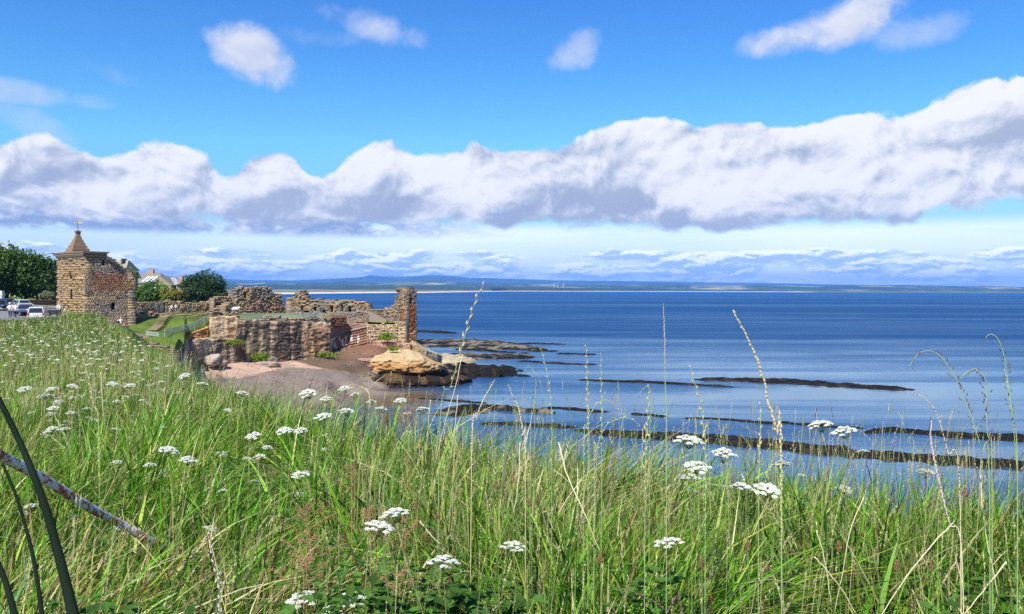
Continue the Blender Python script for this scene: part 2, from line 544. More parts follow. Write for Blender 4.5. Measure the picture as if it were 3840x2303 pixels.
tv = np.concatenate([[-30, 0, 20, 50], np.linspace(90, 800, 14), np.linspace(900, 9000, 18)])
o = polar_grid("beach", np.arange(-600, 4500, 12), tv, plain, [m_plain]); tag(o, kind='structure')

# pine forest on the far side of the bay: a wide mass of trees
m_forest, nt, out = material("far_pines")
geo = nt.node('ShaderNodeNewGeometry').outputs['Position']
principled(nt, out, nt.ramp(nt.noise(nt.mapping(geo, (0.02, 0.01, 0.05)), 1.0, 5, 0.7), [(0.3, (0.012, 0.022, 0.012)), (0.7, (0.04, 0.06, 0.028))]), 0.95)
FTOP = [(-600, 1066), (800, 1067), (1000, 1070), (1300, 1071), (1500, 1073), (1700, 1075), (2000, 1078), (2400, 1083), (2800, 1088.5), (2930, 1090.5), (3000, 1093)]
def forest(PX, T):
    base = np.interp(PX, cpx, cY)
    Yn = np.maximum(base + np.interp(PX, [1500, 1600, 2900], [260, 620, 560]), 5300)
    Y = Yn + np.array([0, 8, 20, 60, 130, 220, 330, 400])[T.astype(int)]
    top = H + (HY - ROLL * (CX - PX) * 1.0 - interp(PX, FTOP)) / F * Yn
    top = np.maximum(top, 10.0)
    prof = np.array([0.0, 0.55, 0.8, 0.95, 1.0, 1.0, 0.9, 0.0])[T.astype(int)]
    n = 1 + 0.16 * fbm(PX / 5, T * 1.7, seed=9) + 0.10 * fbm(PX / 25, T, seed=10)
    return Y, 4 + (top - 4) * prof * n
o = polar_grid("forest", np.arange(-600, 2990, 2.5), range(8), forest, [m_forest]); tag(o, kind='stuff')

# hills
def hill_mat(name, green, wood, field, sc):
    m, nt, out = material(name)
    geo = nt.node('ShaderNodeNewGeometry').outputs['Position']
    mp = nt.mapping(geo, (sc, sc * 0.45, 0), rot=(0, 0, 0.3))
    v = nt.vor(mp, 1.0, out=1, dim='2D')
    r, g, b_ = nt.node('ShaderNodeSeparateColor'), None, None
    nt.put(r.inputs[0], v)
    n = nt.noise(mp, 0.45, 5, 0.6)
    c = nt.ramp(r.outputs[0], [(0.0, green), (0.45, green), (0.5, wood), (0.72, wood), (0.76, field), (1.0, field)], 'CONSTANT')
    c = nt.mix(nt.mr(n, 0.42, 0.55), c, wood)
    principled(nt, out, c, 0.95)
    return m
m_mid = hill_mat("low_hills", (0.10, 0.15, 0.05), (0.02, 0.04, 0.02), (0.34, 0.30, 0.15), 0.0035)
m_far = hill_mat("moor_hills", (0.05, 0.075, 0.035), (0.03, 0.04, 0.025), (0.09, 0.10, 0.05), 0.0016)
MID = [(-600, 1052), (650, 1048), (800, 1052), (860, 1056), (950, 1060), (1060, 1054), (1100, 1060), (1240, 1059), (1280, 1055), (1400, 1060), (1500, 1054), (1640, 1054), (1760, 1060), (1900, 1064), (2100, 1069), (2300, 1070), (2500, 1066), (2700, 1072), (2900, 1070), (3050, 1074), (3300, 1069), (3420, 1070), (3600, 1074), (3700, 1072), (3840, 1077), (4500, 1080)]
FAR = [(-600, 1050), (500, 1046), (700, 1045), (850, 1047), (950, 1051), (1100, 1052), (1230, 1047), (1330, 1042), (1365, 1038), (1385, 1033), (1420, 1036), (1480, 1039), (1545, 1037), (1600, 1033), (1640, 1031), (1700, 1036), (1760, 1043), (1830, 1043), (1900, 1046), (2000, 1049), (2150, 1053), (2300, 1054), (2450, 1056), (2700, 1060), (2900, 1062), (3100, 1067), (3300, 1070), (3600, 1073), (3840, 1079), (4500, 1084)]
def ridge(pts, y0, y1, seed, amp):
    def fn(PX, T):
        Y = y0 + (y1 - y0) * T
        v = (HY + (PX - CX) * ROLL - interp(PX, pts)) / F
        top = np.maximum(H + v * y0 + (y1 - y0) * v * 0.62, 6)
        prof = np.sin(np.clip(T / 0.62, 0, 1) * math.pi / 2) ** 1.2 * np.clip((1.25 - T) / 0.5, 0, 1)
        n = 1 + amp * fbm(PX / 90, T * 6, seed=seed) * np.clip(1.6 - abs(T - .62) * 6, 0.25, 1)
        lump = amp * 1.4 * fbm(PX / 60, T * 9, seed=seed + 5) * (T < 0.55) * np.sin(np.clip(T / 0.55, 0, 1) * math.pi)
        return Y, top * (prof * n + lump * .6)
    return fn
o = polar_grid("hills", np.arange(-600, 4500, 5), np.linspace(0, 1.2, 40), ridge(MID, 7600, 12500, 21, 0.10), [m_mid]); tag(o, kind='structure')
o = polar_grid("hills", np.arange(-600, 4500, 5), np.linspace(0, 1.2, 40), ridge(FAR, 15500, 24500, 31, 0.035), [m_far]); tag(o, kind='structure')

# haze over the bay
m_haze, nt, out = material("haze_air")
pv = nt.node('ShaderNodeVolumePrincipled')
pv.inputs['Color'].default_value = (0.14, 0.41, 1.0, 1)
pv.inputs['Density'].default_value = 6.2e-5
pv.inputs['Anisotropy'].default_value = 0.0
nt.l.new(pv.outputs[0], out.inputs['Volume'])
b = MB(); b.box((0, 12000, 207), (90000, 28000, 424))
o = b.build("haze", [m_haze]); tag(o, kind='stuff')
# ================================================================ stone, cliffs and castle ground
def tinted(name, rough=0.92, scale=2.5, amount=0.35, bump=0.35, bdist=0.05, sscale=(1, 1, 1)):
    """stone or soil whose colour comes from the mesh's own colour attribute, mottled by noise"""
    m, nt, out = material(name)
    geo = nt.node('ShaderNodeNewGeometry').outputs['Position']
    geo = nt.mapping(geo, sscale)
    at = nt.node('ShaderNodeAttribute', attribute_name='tint').outputs[0]
    n = nt.noise(geo, scale, 6, 0.7)
    f = nt.mr(n, 0.3, 0.7, 1 - amount, 1 + amount)
    c = nt.mix(1.0, at, nt.xyz(f, f, f), 'MULTIPLY')
    nm = nt.bump(nt.noise(geo, scale * 2.3, 5, 0.65), bump, bdist)
    principled(nt, out, c, rough, nm, spec=0.15)
    return m
m_stone = tinted("weathered_sandstone", scale=1.6, amount=0.20, bump=0.6, bdist=0.15)
m_cliff = tinted("cliff_sandstone", scale=0.9, amount=0.30, bump=0.8, bdist=0.3, sscale=(1, 1, 2.2))
m_rockdark = tinted("weedy_rock", scale=1.3, amount=0.45, bump=0.9, bdist=0.3)
m_ground = tinted("turf_and_soil", scale=0.8, amount=0.22, bump=0.5, bdist=0.15)
m_beach = tinted("wet_and_dry_sand", scale=0.35, amount=0.12, bump=0.2, bdist=0.1, rough=0.8)

def srgb(c): return np.array(lin(*c))

def cmix(a, b, f):
    f = np.asarray(f)[..., None]
    return a * (1 - f) + b * f
def sst(x, a, b):
    t = np.clip((x - a) / (b - a), 0, 1)
    return t * t * (3 - 2 * t)

def wall_blocks(name, A, B, zbase, top, thick=1.2, holes=(), colorfn=None, parent=None, relief=0.07, block=(0.32, 0.62), course=(0.2, 0.34),
                rag=0.25, seed=1, mats=None, lowrelief=0.12, back=True):
    """rubble wall from A to B (x, y).  top is a list of (photo x, photo row) or a height; holes are (px0, px1, py0, py1) and
    are left open for 'through' or backed when a fifth value is given"""
    r = np.random.default_rng(seed)
    A = np.array(A[:2], float); B = np.array(B[:2], float)
    L = float(np.linalg.norm(B - A)); T = (B - A) / L
    N = np.array([T[1], -T[0]])                       # outward: to the right of A->B, i.e. towards the camera for left-to-right walls
    zmax = top if np.isscalar(top) else max(H + (HY + (p[0] - CX) * ROLL - p[1]) / F * max(A[1], B[1]) for p in top) + 0.6
    rows = []
    z = float(np.min(zbase)) if not np.isscalar(zbase) else zbase
    zb = z
    boxes = []
    while z < zmax:
        h = r.uniform(*course)
        s = -r.uniform(0, 0.3)
        while s < L:
            wdt = r.uniform(*block)
            boxes.append((max(s, 0), min(s + wdt, L), z, z + h))
            s += wdt
        z += h
    bx = np.array(boxes)
    bx = bx[(bx[:, 1] - bx[:, 0]) > 0.05]
    sc = (bx[:, 0] + bx[:, 1]) / 2; zc = (bx[:, 2] + bx[:, 3]) / 2
    cx = A[0] + T[0] * sc; cy = A[1] + T[1] * sc
    pxx, pyy = px_of(cx, cy, zc)
    if np.isscalar(top):
        keep = np.ones(len(bx), bool)
        ztop = np.full(len(bx), top)
        keep = zc < ztop
    else:
        tp = interp(pxx, top)
        ztop = H + (HY + (pxx - CX) * ROLL - tp) / F * cy
        keep = zc < ztop + rag * fbm(sc * 1.3, zc * 0.3, seed=seed + 3, oct=3) * 1.6
    # openings: every stone is cut back to the edge of the opening
    bx = bx[keep]; bk = np.zeros(len(bx), bool)
    for hl in holes:
        x0, x1, y0, y1 = hl[:4]
        def s_of(px, py):
            u = ray(px, py)[0]; return (u * A[1] - A[0]) / (T[0] - u * T[1])
        s0, s1 = sorted((s_of(x0, y0), s_of(x1, y0))); ym = A[1] + T[1] * (s0 + s1) / 2
        z1, z0 = H + ray(x0, y0)[1] * ym, H + ray(x0, y1)[1] * ym
        ov = (bx[:, 0] < s1) & (bx[:, 1] > s0) & (bx[:, 2] < z1) & (bx[:, 3] > z0) & ~bk
        if not ov.any(): continue
        new = [bx[~ov]]; nbk = [bk[~ov]]
        for q in bx[ov]:
            parts = [(q[0], min(q[1], s0), q[2], q[3]), (max(q[0], s1), q[1], q[2], q[3]), (max(q[0], s0), min(q[1], s1), q[2], min(q[3], z0)), (max(q[0], s0), min(q[1], s1), max(q[2], z1), q[3])]
            parts = [p for p in parts if p[1] - p[0] > .03 and p[3] - p[2] > .02]
            if parts: new.append(np.array(parts)); nbk.append(np.zeros(len(parts), bool))
            new.append(np.array([(max(q[0], s0), min(q[1], s1), max(q[2], z0), min(q[3], z1))])); nbk.append(np.ones(1, bool))
        bx = np.vstack(new); bk = np.concatenate(nbk)
    keep = ~bk; backed = bk
    sc = (bx[:, 0] + bx[:, 1]) / 2; zc = (bx[:, 2] + bx[:, 3]) / 2
    pxx, pyy = px_of(A[0] + T[0] * sc, A[1] + T[1] * sc, zc)
    cols = colorfn(pxx, pyy, sc, zc, r.uniform(0, 1, len(bx))) if colorfn else np.tile(srgb((160, 140, 115)), (len(bx), 1))
    cols = cols * (0.56 + 0.26 * r.uniform(0, 1, (len(bx), 1)))
    def boxes_mesh(sel, f0, depth, color):
        n = sel.sum()
        b = bx[sel]
        g = 0.006
        S0, S1, Z0, Z1 = b[:, 0] + g, b[:, 1] - g, b[:, 2] + g, b[:, 3] - g
        off = f0[sel] if hasattr(f0, '__len__') else np.full(n, f0)
        V = np.zeros((n, 8, 3))
        k = 0
        for zz in (Z0, Z1):
            for (ss, front) in ((S0, 1), (S1, 1), (S1, 0), (S0, 0)):
                jit_s = r.normal(0, 0.045 * course[0], n) * front; jit_z = r.normal(0, 0.04 * course[0], n) * front
                d = np.where(front, off + r.normal(0, relief * 0.25, n), -depth)
                V[:, k, 0] = A[0] + T[0] * (ss + jit_s) + N[0] * d
                V[:, k, 1] = A[1] + T[1] * (ss + jit_s) + N[1] * d
                V[:, k, 2] = zz + jit_z
                k += 1
        q = np.array([(0, 1, 5, 4), (1, 2, 6, 5), (2, 3, 7, 6), (3, 0, 4, 7), (4, 5, 6, 7), (3, 2, 1, 0)])
        Q = (np.arange(n)[:, None, None] * 8 + q[None]).reshape(-1, 4)
        return V.reshape(-1, 3), Q, np.repeat(color[sel], 8, axis=0)
    off = r.uniform(-relief, relief, len(bx)) + lowrelief * fbm(sc * 0.6, zc * 0.8, seed=seed + 5)
    V, Q, C = boxes_mesh(keep, off, thick, cols)
    if backed.any():
        V2, Q2, C2 = boxes_mesh(backed, -thick * 0.82, thick, cols)
        Q2 = Q2 + len(V); V = np.vstack([V, V2]); Q = np.vstack([Q, Q2]); C = np.vstack([C, C2])
    # core sheet so that no light shows through the joints
    kb = keep | backed
    b = bx[kb]
    n = len(b); d = -thick * 0.85
    Vc = np.zeros((n, 4, 3))
    for k, (ss, zz) in enumerate(((b[:, 0], b[:, 2]), (b[:, 1], b[:, 2]), (b[:, 1], b[:, 3]), (b[:, 0], b[:, 3]))):
        Vc[:, k, 0] = A[0] + T[0] * ss + N[0] * d; Vc[:, k, 1] = A[1] + T[1] * ss + N[1] * d; Vc[:, k, 2] = zz
    Qc = (np.arange(n)[:, None] * 4 + np.arange(4)[None]) + len(V)
    V = np.vstack([V, Vc.reshape(-1, 3)]); Q = np.vstack([Q, Qc]); C = np.vstack([C, np.repeat(cols[kb], 4, axis=0)])
    return np_mesh(name, V, quads=Q, mats=mats or [m_stone], parent=parent, color=C)

def join_objs(objs, name):
    """put the meshes of several pieces of one wall into one object (one wall built of straight runs)"""
    Vs, Qs, Cs = [], [], []
    k = 0
    for o in objs:
        me = o.data
        n = len(me.vertices); v = np.empty(n * 3, np.float32); me.vertices.foreach_get('co', v)
        q = np.empty(len(me.loops), np.int32); me.loops.foreach_get('vertex_index', q)
        c = np.empty(n * 4, np.float32); me.color_attributes['tint'].data.foreach_get('color', c)
        Vs.append(v.reshape(-1, 3)); Qs.append(q.reshape(-1, 4) + k); Cs.append(c.reshape(-1, 4)[:, :3]); k += n
    mats = list(objs[0].data.materials); par = objs[0].parent
    for o in objs:
        me = o.data; bpy.data.objects.remove(o); bpy.data.meshes.remove(me)
    return np_mesh(name, np.vstack(Vs), quads=np.vstack(Qs), mats=mats, color=np.vstack(Cs), parent=par)

TAN, BUFF, PINK, GREY, DKGREY, RED, YEL = [srgb(c) for c in ((196, 168, 132), (212, 186, 148), (186, 150, 128), (158, 146, 132), (86, 80, 78), (140, 82, 54), (214, 178, 112))]
def stone_grey(px, py, s, z, rn):
    f = fbm(s * 0.35, z * 0.5, seed=41) * 0.5 + 0.5
    c = cmix(np.tile(GREY, (len(s), 1)), np.tile(TAN * 0.85, (len(s), 1)), sst(f, 0.35, 0.65))
    return cmix(c, np.tile(DKGREY, (len(s), 1)), (rn > 0.86) * 0.45)
def stone_pink(px, py, s, z, rn):
    f = fbm(s * 0.3, z * 0.6, seed=42) * 0.5 + 0.5
    c = cmix(np.tile(PINK, (len(s), 1)), np.tile(BUFF, (len(s), 1)), sst(f, 0.4, 0.7))
    return cmix(c, np.tile(DKGREY * 1.2, (len(s), 1)), (rn > 0.88) * 0.45)

# ---------------------------------------------------------------- headland terrain
CP = [(-300, 100, 13.4), (0, 100, 13.2), (200, 104, 13.2), (300, 104, 13.0), (390, 104, 12.4), (0, 130, 13.4), (200, 130, 13.3), (0, 170, 14.0), (200, 170, 13.9), (0, 260, 15), (300, 250, 14.5),
      (318, 127, 12.6), (400, 128, 11.7), (480, 130, 10.9), (450, 112, 11.1), (520, 110, 10.5), (640, 106, 9.3), (560, 118, 10.1), (640, 118, 9.8), (688, 119, 9.2),
      (540, 140, 12.2), (620, 140, 12.2), (700, 141, 12.2), (780, 142, 12.1), (505, 129, 10.6), (580, 128, 10.3), (640, 129, 10.3), (700, 133, 10.7), (770, 138, 11.3),
      (560, 152, 12.4), (700, 153, 12.3), (800, 155, 12.3), (800, 172, 12.5), (1000, 160, 12.1), (1000, 174, 12.3), (1200, 158, 11.7), (1200, 168, 11.6), (1430, 163, 10.5), (1550, 163, 10.0), (900, 143, 11.5), (1000, 147, 11.4), (1240, 153, 11.3),
      (600, 230, 13), (700, 200, 12.8), (500, 230, 13), (850, 250, 11), (300, 400, 16), (800, 380, 12)]
cpa = np.array([((px - CX) / F * Y, Y, z) for px, Y, z in CP])
def idw(X, Y, pts=cpa, p=4):
    X = np.asarray(X, float); Y = np.asarray(Y, float)
    num = np.zeros(np.broadcast(X, Y).shape); den = np.zeros_like(num)
    for x, y, z in pts:
        wgt = 1.0 / ((X - x) ** 2 + (Y - y) ** 2 + 1.5) ** (p / 2)
        num += wgt * z; den += wgt
    return num / den
def ground_z(X, Y): return idw(X, Y) + 0.10 * fbm(X * 0.4, Y * 0.4, seed=4)
YF = [(-400, 100), (390, 100), (640, 104), (690, 117), (700, 135), (790, 139), (890, 141.5), (1000, 145), (1238, 153.5), (1252, 161.5), (1350, 163), (1376, 162), (1392, 160.5), (1560, 162)]
YB = [(-400, 420), (500, 400), (820, 380), (870, 200), (900, 184), (1000, 180), (1560, 172)]
def headland(PX, T):
    yf = interp(PX, YF); yb = interp(PX, YB)
    Y = yf + (yb - yf) * np.clip(T, 0, 1) ** 1.35
    X = (PX - CX) / F * Y
    z = ground_z(X, Y)
    z = np.where(T > 1, -2.0, z)
    Y = np.where(T > 1, Y + 6, Y)
    z = np.where(T < 0, np.where(PX < 600, 1.5, z - 1.5), z)
    Y = np.where((T < 0) & (PX < 600), Y - 6, Y)
    return Y, z
tv = np.concatenate([[-0.001], np.linspace(0, 1, 150), [1.01]])
o = polar_grid("ground", np.arange(-400, 1566, 4), tv, headland, [m_ground])
def paint_ground(o):
    me = o.data
    n = len(me.vertices); v = np.empty(n * 3, np.float32); me.vertices.foreach_get('co', v); v = v.reshape(-1, 3).astype(float)
    X, Y, Z = v.T
    px = X / Y * F + CX
    g1, g2, soil = srgb((90, 108, 36)), srgb((66, 82, 32)), srgb((118, 102, 82))
    c = cmix(np.tile(g1, (n, 1)), np.tile(g2, (n, 1)), sst(fbm(X * 0.25, Y * 0.25, seed=6), -0.25, 0.35))
    # bare soil round the ruins and along the cliff edge
    edge = Y - interp(px, YF)
    s = sst(3.5 - edge + 2 * fbm(X * 0.5, Y * 0.5, seed=7), 0, 1.5) * (px > 800)
    s = np.maximum(s, sst(fbm(X * 0.3, Y * 0.3, seed=8), 0.15, 0.4) * 0.8 * (Y > 143) * (px > 500))
    s = np.maximum(s, (px > 330) * (px < 560) * sst(3.5 - np.abs(Y - 112), 0, 2))
    c = cmix(c, np.tile(soil, (n, 1)), s)
    a = me.color_attributes.new('tint', 'FLOAT_COLOR', 'POINT')
    c4 = np.ones((n, 4), np.float32); c4[:, :3] = c
    a.data.foreach_set('color', c4.ravel())
paint_ground(o); tag(o, kind='structure')

# road and car park
m_road, nt, out = material("asphalt")
geo = nt.node('ShaderNodeNewGeometry').outputs['Position']
c = nt.mix(nt.noise(geo, 0.6, 5, 0.6), (0.11, 0.11, 0.125), (0.20, 0.195, 0.205))
principled(nt, out, c, 0.85, nt.bump(nt.noise(geo, 30, 3), 0.3, 0.01))
def road(PX, T):
    y1 = interp(PX, [(-400, 141), (120, 138), (260, 124)])
    Y = 96 + (y1 - 96) * T
    X = (PX - CX) / F * Y
    return Y, np.maximum(idw(X, Y), 13.05 * (Y < 100)) + 0.22
o = polar_grid("road", np.arange(-400, 280, 10), np.linspace(0, 1, 20), road, [m_road]); tag(o, kind='structure')

# ---------------------------------------------------------------- beach
BPX = [(800, 1372, 133), (900, 1360, 138), (1000, 1357, 141), (1130, 1350, 146), (1180, 1342, 148), (1245, 1316, 152.5), (1300, 1302, 155), (1380, 1291, 157), (1400, 1300, 156.5), (850, 1400, 130), (1000, 1400, 134), (1150, 1385, 141),
       (1250, 1360, 147), (1330, 1350, 150), (1390, 1392, 148), (900, 1440, 124), (1000, 1440, 127), (1100, 1440, 130), (1200, 1425, 134), (1300, 1428, 139), (1400, 1418, 145.5), (900, 1490, 117), (1000, 1485, 120), (1100, 1482, 123), (1200, 1490, 126)]
BP = [(px, Y, P(px, py, Y).z) for px, py, Y in BPX] + [(640, 105, 5.0), (720, 115, 5.0), (760, 124, 4.8), (1300, 133.5, .05), (1400, 146, .05), (1330, 128, -.5), (1230, 121, -.1), (1420, 142, -.5), (1480, 150, .1), (1500, 145, -.8),
      (1100, 112, .3), (1000, 106, .6), (1200, 112, -.7), (800, 105, 2.0), (900, 98, .5), (1560, 152, .6), (1650, 158, .3), (1560, 165, 1.5), (1480, 162, 4), (1600, 145, -.9), (1560, 130, -1.2), (1650, 120, -1.4), (1700, 100, -1.5), (1500, 110, -1.3), (1700, 140, -1.2), (1700, 160, -1.0), (1400, 120, -1), (1300, 105, -1)]
bpa = np.array([((px - CX) / F * Y, Y, z) for px, Y, z in BP])
gx_, gy_ = np.meshgrid(np.linspace(-62, -8, 220), np.linspace(85, 168, 300))
gz_ = idw(gx_, gy_, bpa, 3.5) + 0.05 * fbm(gx_ * .5, gy_ * .5, seed=12)
ppx, ppy = px_of(gx_, gy_, gz_)
dry, wet, red, mud = srgb((172, 144, 124)), srgb((124, 110, 100)), srgb((118, 86, 66)), srgb((100, 82, 66))
f_wet = sst(ppy - interp(ppx, [(700, 1420), (880, 1418), (960, 1402), (1080, 1378), (1180, 1380), (1500, 1420)]) + 6 * fbm(gx_, gy_, seed=13), -4, 6)
cc = cmix(np.broadcast_to(dry, gx_.shape + (3,)), np.broadcast_to(wet, gx_.shape + (3,)), f_wet)
ramp_f = sst(interp(ppx, [(1100, 1352), (1170, 1375), (1300, 1400), (1440, 1425)]) - ppy + 8 * fbm(gx_ * .4, gy_ * .4, seed=14), -3, 8) * (ppx > 1090)
cc = cmix(cc, np.broadcast_to(mud, cc.shape), ramp_f)
cc = cmix(cc, np.broadcast_to(red, cc.shape), sst(fbm(gx_ * 0.22, gy_ * 0.3, seed=15) + (gz_ - 5) * .28, -0.1, 0.35) * ramp_f)
cc = cmix(cc, np.broadcast_to(mud * 0.8, cc.shape), sst(0.55 - gz_, 0, 0.5) * 0.6)
cc = cmix(cc, np.broadcast_to(mud * 0.7, cc.shape), sst(np.abs(gz_ + 0.12 * fbm(gx_ * .3, gy_ * .3, seed=16) - 3.4), 0.05, 0.0) * sst(vnoise(gx_ * 2, gy_ * 2, seed=17), -.3, .2) * .8)
cc = cc * (0.92 + 0.22 * fbm(gx_ * 1.5, gy_ * 2.5, seed=18)[..., None])
gz_ = gz_ - 8.0 * sst(gy_, 96, 86) - 3.0 * sst(gx_, -12, -8)
nr, nc = gx_.shape
i = (np.arange(nr - 1)[:, None] * nc + np.arange(nc - 1)[None]).ravel()
o = np_mesh("beach", np.stack([gx_, gy_, gz_], -1), quads=np.stack([i, i + 1, i + nc + 1, i + nc], -1), mats=[m_beach], smooth=True, color=cc.reshape(-1, 3)); tag(o, kind='structure')

# ---------------------------------------------------------------- cliffs
def cliff_sheet(name, path, top, bot, cap=4.0, capz=0.0, colorfn=None, seed=1, step=0.16, dispfn=None, mats=None, wrap=2.0):
    """steep rock face along a plan path [(px, Y)]"""
    pts = np.array([((px - CX) / F * Y, Y) for px, Y in path])
    seg = np.linalg.norm(np.diff(pts, axis=0), axis=1); cum = np.concatenate([[0], np.cumsum(seg)])
    n = max(int(cum[-1] / step), 8)
    s = np.linspace(0, cum[-1], n)
    X = np.interp(s, cum, pts[:, 0]); Y = np.interp(s, cum, pts[:, 1])
    tx, ty = np.gradient(X), np.gradient(Y)
    k = 9; ker = np.ones(k) / k
    if n > 3 * k:
        tx = np.convolve(np.pad(tx, k // 2, 'edge'), ker, 'valid'); ty = np.convolve(np.pad(ty, k // 2, 'edge'), ker, 'valid')
    l = np.hypot(tx, ty); NX, NY = ty / l, -tx / l
    px = X / Y * F + CX
    hor = HY + (px - CX) * ROLL
    zt = H + (hor - interp(px, top)) / F * Y + 0.25 * fbm(s * 0.7, 0, seed=seed + 2)
    zb = (H + (hor - interp(px, bot)) / F * Y) if not np.isscalar(bot) else np.full(n, bot)
    zb = np.minimum(zb, zt - 0.3)
    rows = max(int((zt - zb).max() / (step * 0.85)), 6)
    t = np.linspace(0, 1, rows)[:, None]
    Z = zb[None] + (zt - zb)[None] * t
    S = np.broadcast_to(s[None], Z.shape)
    D = dispfn(S, Z) if dispfn else default_disp(S, Z, seed)
    D = D * np.clip((1 - t) * 12, 0.3, 1)
    XX = X[None] + NX[None] * D; YY = Y[None] + NY[None] * D
    PXX, PYY = px_of(XX, YY, Z)
    C = colorfn(PXX, PYY, S, Z)
    # cap going back
    nb = max(int(cap / 0.4), 2)
    tb = np.linspace(0, 1, nb + 1)[1:, None]
    Db = -cap * tb
    Xb = X[None] + NX[None] * D[-1:] * (1 - tb) + 0.25 * Db; Yb = Y[None] + NY[None] * D[-1:] * (1 - tb) - Db
    cz = np.interp(px, [p[0] for p in capz], [p[1] for p in capz]) if not np.isscalar(capz) else capz
    Zb = zt[None] + cz * np.sin(tb * math.pi / 2) + 0.12 * fbm(S[:1] * 1.1, tb * 5, seed=seed + 4)
    Cb = np.broadcast_to(C[-1:], (nb,) + C.shape[1:]) * 1.05
    XX = np.vstack([XX, Xb]); YY = np.vstack([YY, Yb]); Z = np.vstack([Z, Zb]); C = np.concatenate([C, Cb])
    nr, nc = Z.shape
    i = (np.arange(nr - 1)[:, None] * nc + np.arange(nc - 1)[None]).ravel()
    return np_mesh(name, np.stack([XX, YY, Z], -1), quads=np.stack([i, i + 1, i + nc + 1, i + nc], -1), mats=mats or [m_cliff], color=C.reshape(-1, 3))

def default_disp(S, Z, seed, big=0.7):
    d = big * 0.4 * fbm(S * 0.16, Z * 0.10, seed=seed, oct=3) + 0.07 * fbm(S * 0.9, Z * 1.2, seed=seed + 11, oct=4)
    lay = Z * 2.6 + 1.6 * fbm(S * 0.12, Z * 0.25, seed=seed + 1)
    fl = np.floor(lay)
    d = d + 0.18 * (_hash(fl, np.floor(S * 0.55 + _hash(fl, fl * 0, fl * 0, 3) * 5), fl * 0, seed) - 0.5)
    d = d + 0.10 * (_hash(fl, np.floor(S * 2.2 + _hash(fl, fl * 0, fl * 0, 5) * 5), fl * 0, seed + 1) - 0.5)
    d = d - 0.09 * ((lay - fl) > 0.84)
    ver = fbm(S * 0.8, Z * 0.05, seed=seed + 6, oct=2)
    d = d - 0.12 * sst(np.abs(ver), 0.05, 0.0)
    return d + 0.08 * fbm(S * 2.5, Z * 3, seed=seed + 2, oct=3)

DARKPX = [(697, .2), (720, .3), (735, .1), (800, .2), (822, .8), (845, .2), (880, .1), (905, .75), (925, .85), (945, .4), (962, .7), (985, .15), (1000, .7), (1018, .3), (1040, .9), (1062, 1.0), (1085, .95), (1098, .2), (1112, .85), (1128, .8), (1142, .15), (1160, .5), (1180, .3), (1200, .6), (1225, .35), (1245, .6)]
def cliff_color(PX, PY, S, Z):
    base = cmix(np.broadcast_to(BUFF, PX.shape + (3,)), np.broadcast_to(srgb((196, 162, 130)), PX.shape + (3,)), sst(fbm(S * 0.12, Z * 0.35, seed=51), -0.15, 0.3))
    base = cmix(base, np.broadcast_to(YEL, base.shape), sst(fbm(S * 0.2, Z * 0.3, seed=52), 0.15, 0.45) * 0.7)
    d = 0.8 * interp(PX, DARKPX) + 0.95 * fbm(S * 1.4, Z * 0.16, seed=53, oct=5)
    d = d * sst(Z + 1.5 * fbm(S * 0.5, Z * 0.3, seed=54), 0.0, 5.5)
    base = cmix(base, np.broadcast_to(srgb((92, 84, 74)), base.shape), sst(d, 0.22, 0.65) * 0.88)
    br = fbm(S * 0.9 + 7, Z * 0.12, seed=55, oct=3)
    base = cmix(base, np.broadcast_to(srgb((150, 100, 72)), base.shape), sst(br, 0.15, 0.4) * 0.5)
    w_ = fbm(S * 1.8 + 3, Z * 0.08, seed=56, oct=2)
    base = cmix(base, np.broadcast_to(srgb((205, 200, 186)), base.shape), sst(w_, 0.38, 0.5) * 0.6)
    lay = np.floor(Z * 2.6 + 1.6 * fbm(S * 0.12, Z * 0.25, seed=61))
    base = base * (0.58 + 0.24 * _hash(lay, np.floor(S * 1.3), lay * 0, 8))[..., None]
    return base
def orange_color(PX, PY, S, Z):
    b = cmix(np.broadcast_to(srgb((180, 120, 66)), PX.shape + (3,)), np.broadcast_to(srgb((196, 150, 110)), PX.shape + (3,)), sst(fbm(S * 0.5, Z * 0.9, seed=57), -0.2, 0.3))
    return b
o = cliff_sheet("cliff", [(690, 124), (697, 130), (740, 131.5), (790, 134), (860, 137), (930, 139.5), (1000, 141.5), (1130, 146.5), (1240, 150), (1247, 158)],
                [(690, 1280), (697, 1276), (800, 1273), (880, 1272), (892, 1206), (965, 1204), (972, 1212), (1040, 1206), (1130, 1204), (1145, 1206), (1155, 1212), (1157, 1236), (1185, 1236), (1190, 1232), (1247, 1238)], -0.5, 3.0, 0.0, cliff_color, seed=61)
tag(o, kind='structure')
o = cliff_sheet("cliff", [(786, 150), (790, 137.5), (850, 138.8), (900, 140.5), (905, 146)], [(786, 1200), (795, 1192), (830, 1186), (875, 1186), (900, 1200)], [(780, 1278), (905, 1276)], 3.0, 0.0,
                lambda a, b, c, d: cmix(cliff_color(a, b, c, d), np.broadcast_to(BUFF, a.shape + (3,)), np.full(a.shape, 0.35)), seed=63)
tag(o, kind='structure')
o = cliff_sheet("cliff", [(696, 134.5), (745, 136.0), (795, 138.4)], [(696, 1262), (745, 1240), (795, 1218)], [(696, 1282), (795, 1278)], 2.0, 0.2, orange_color, seed=64)
tag(o, kind='structure')
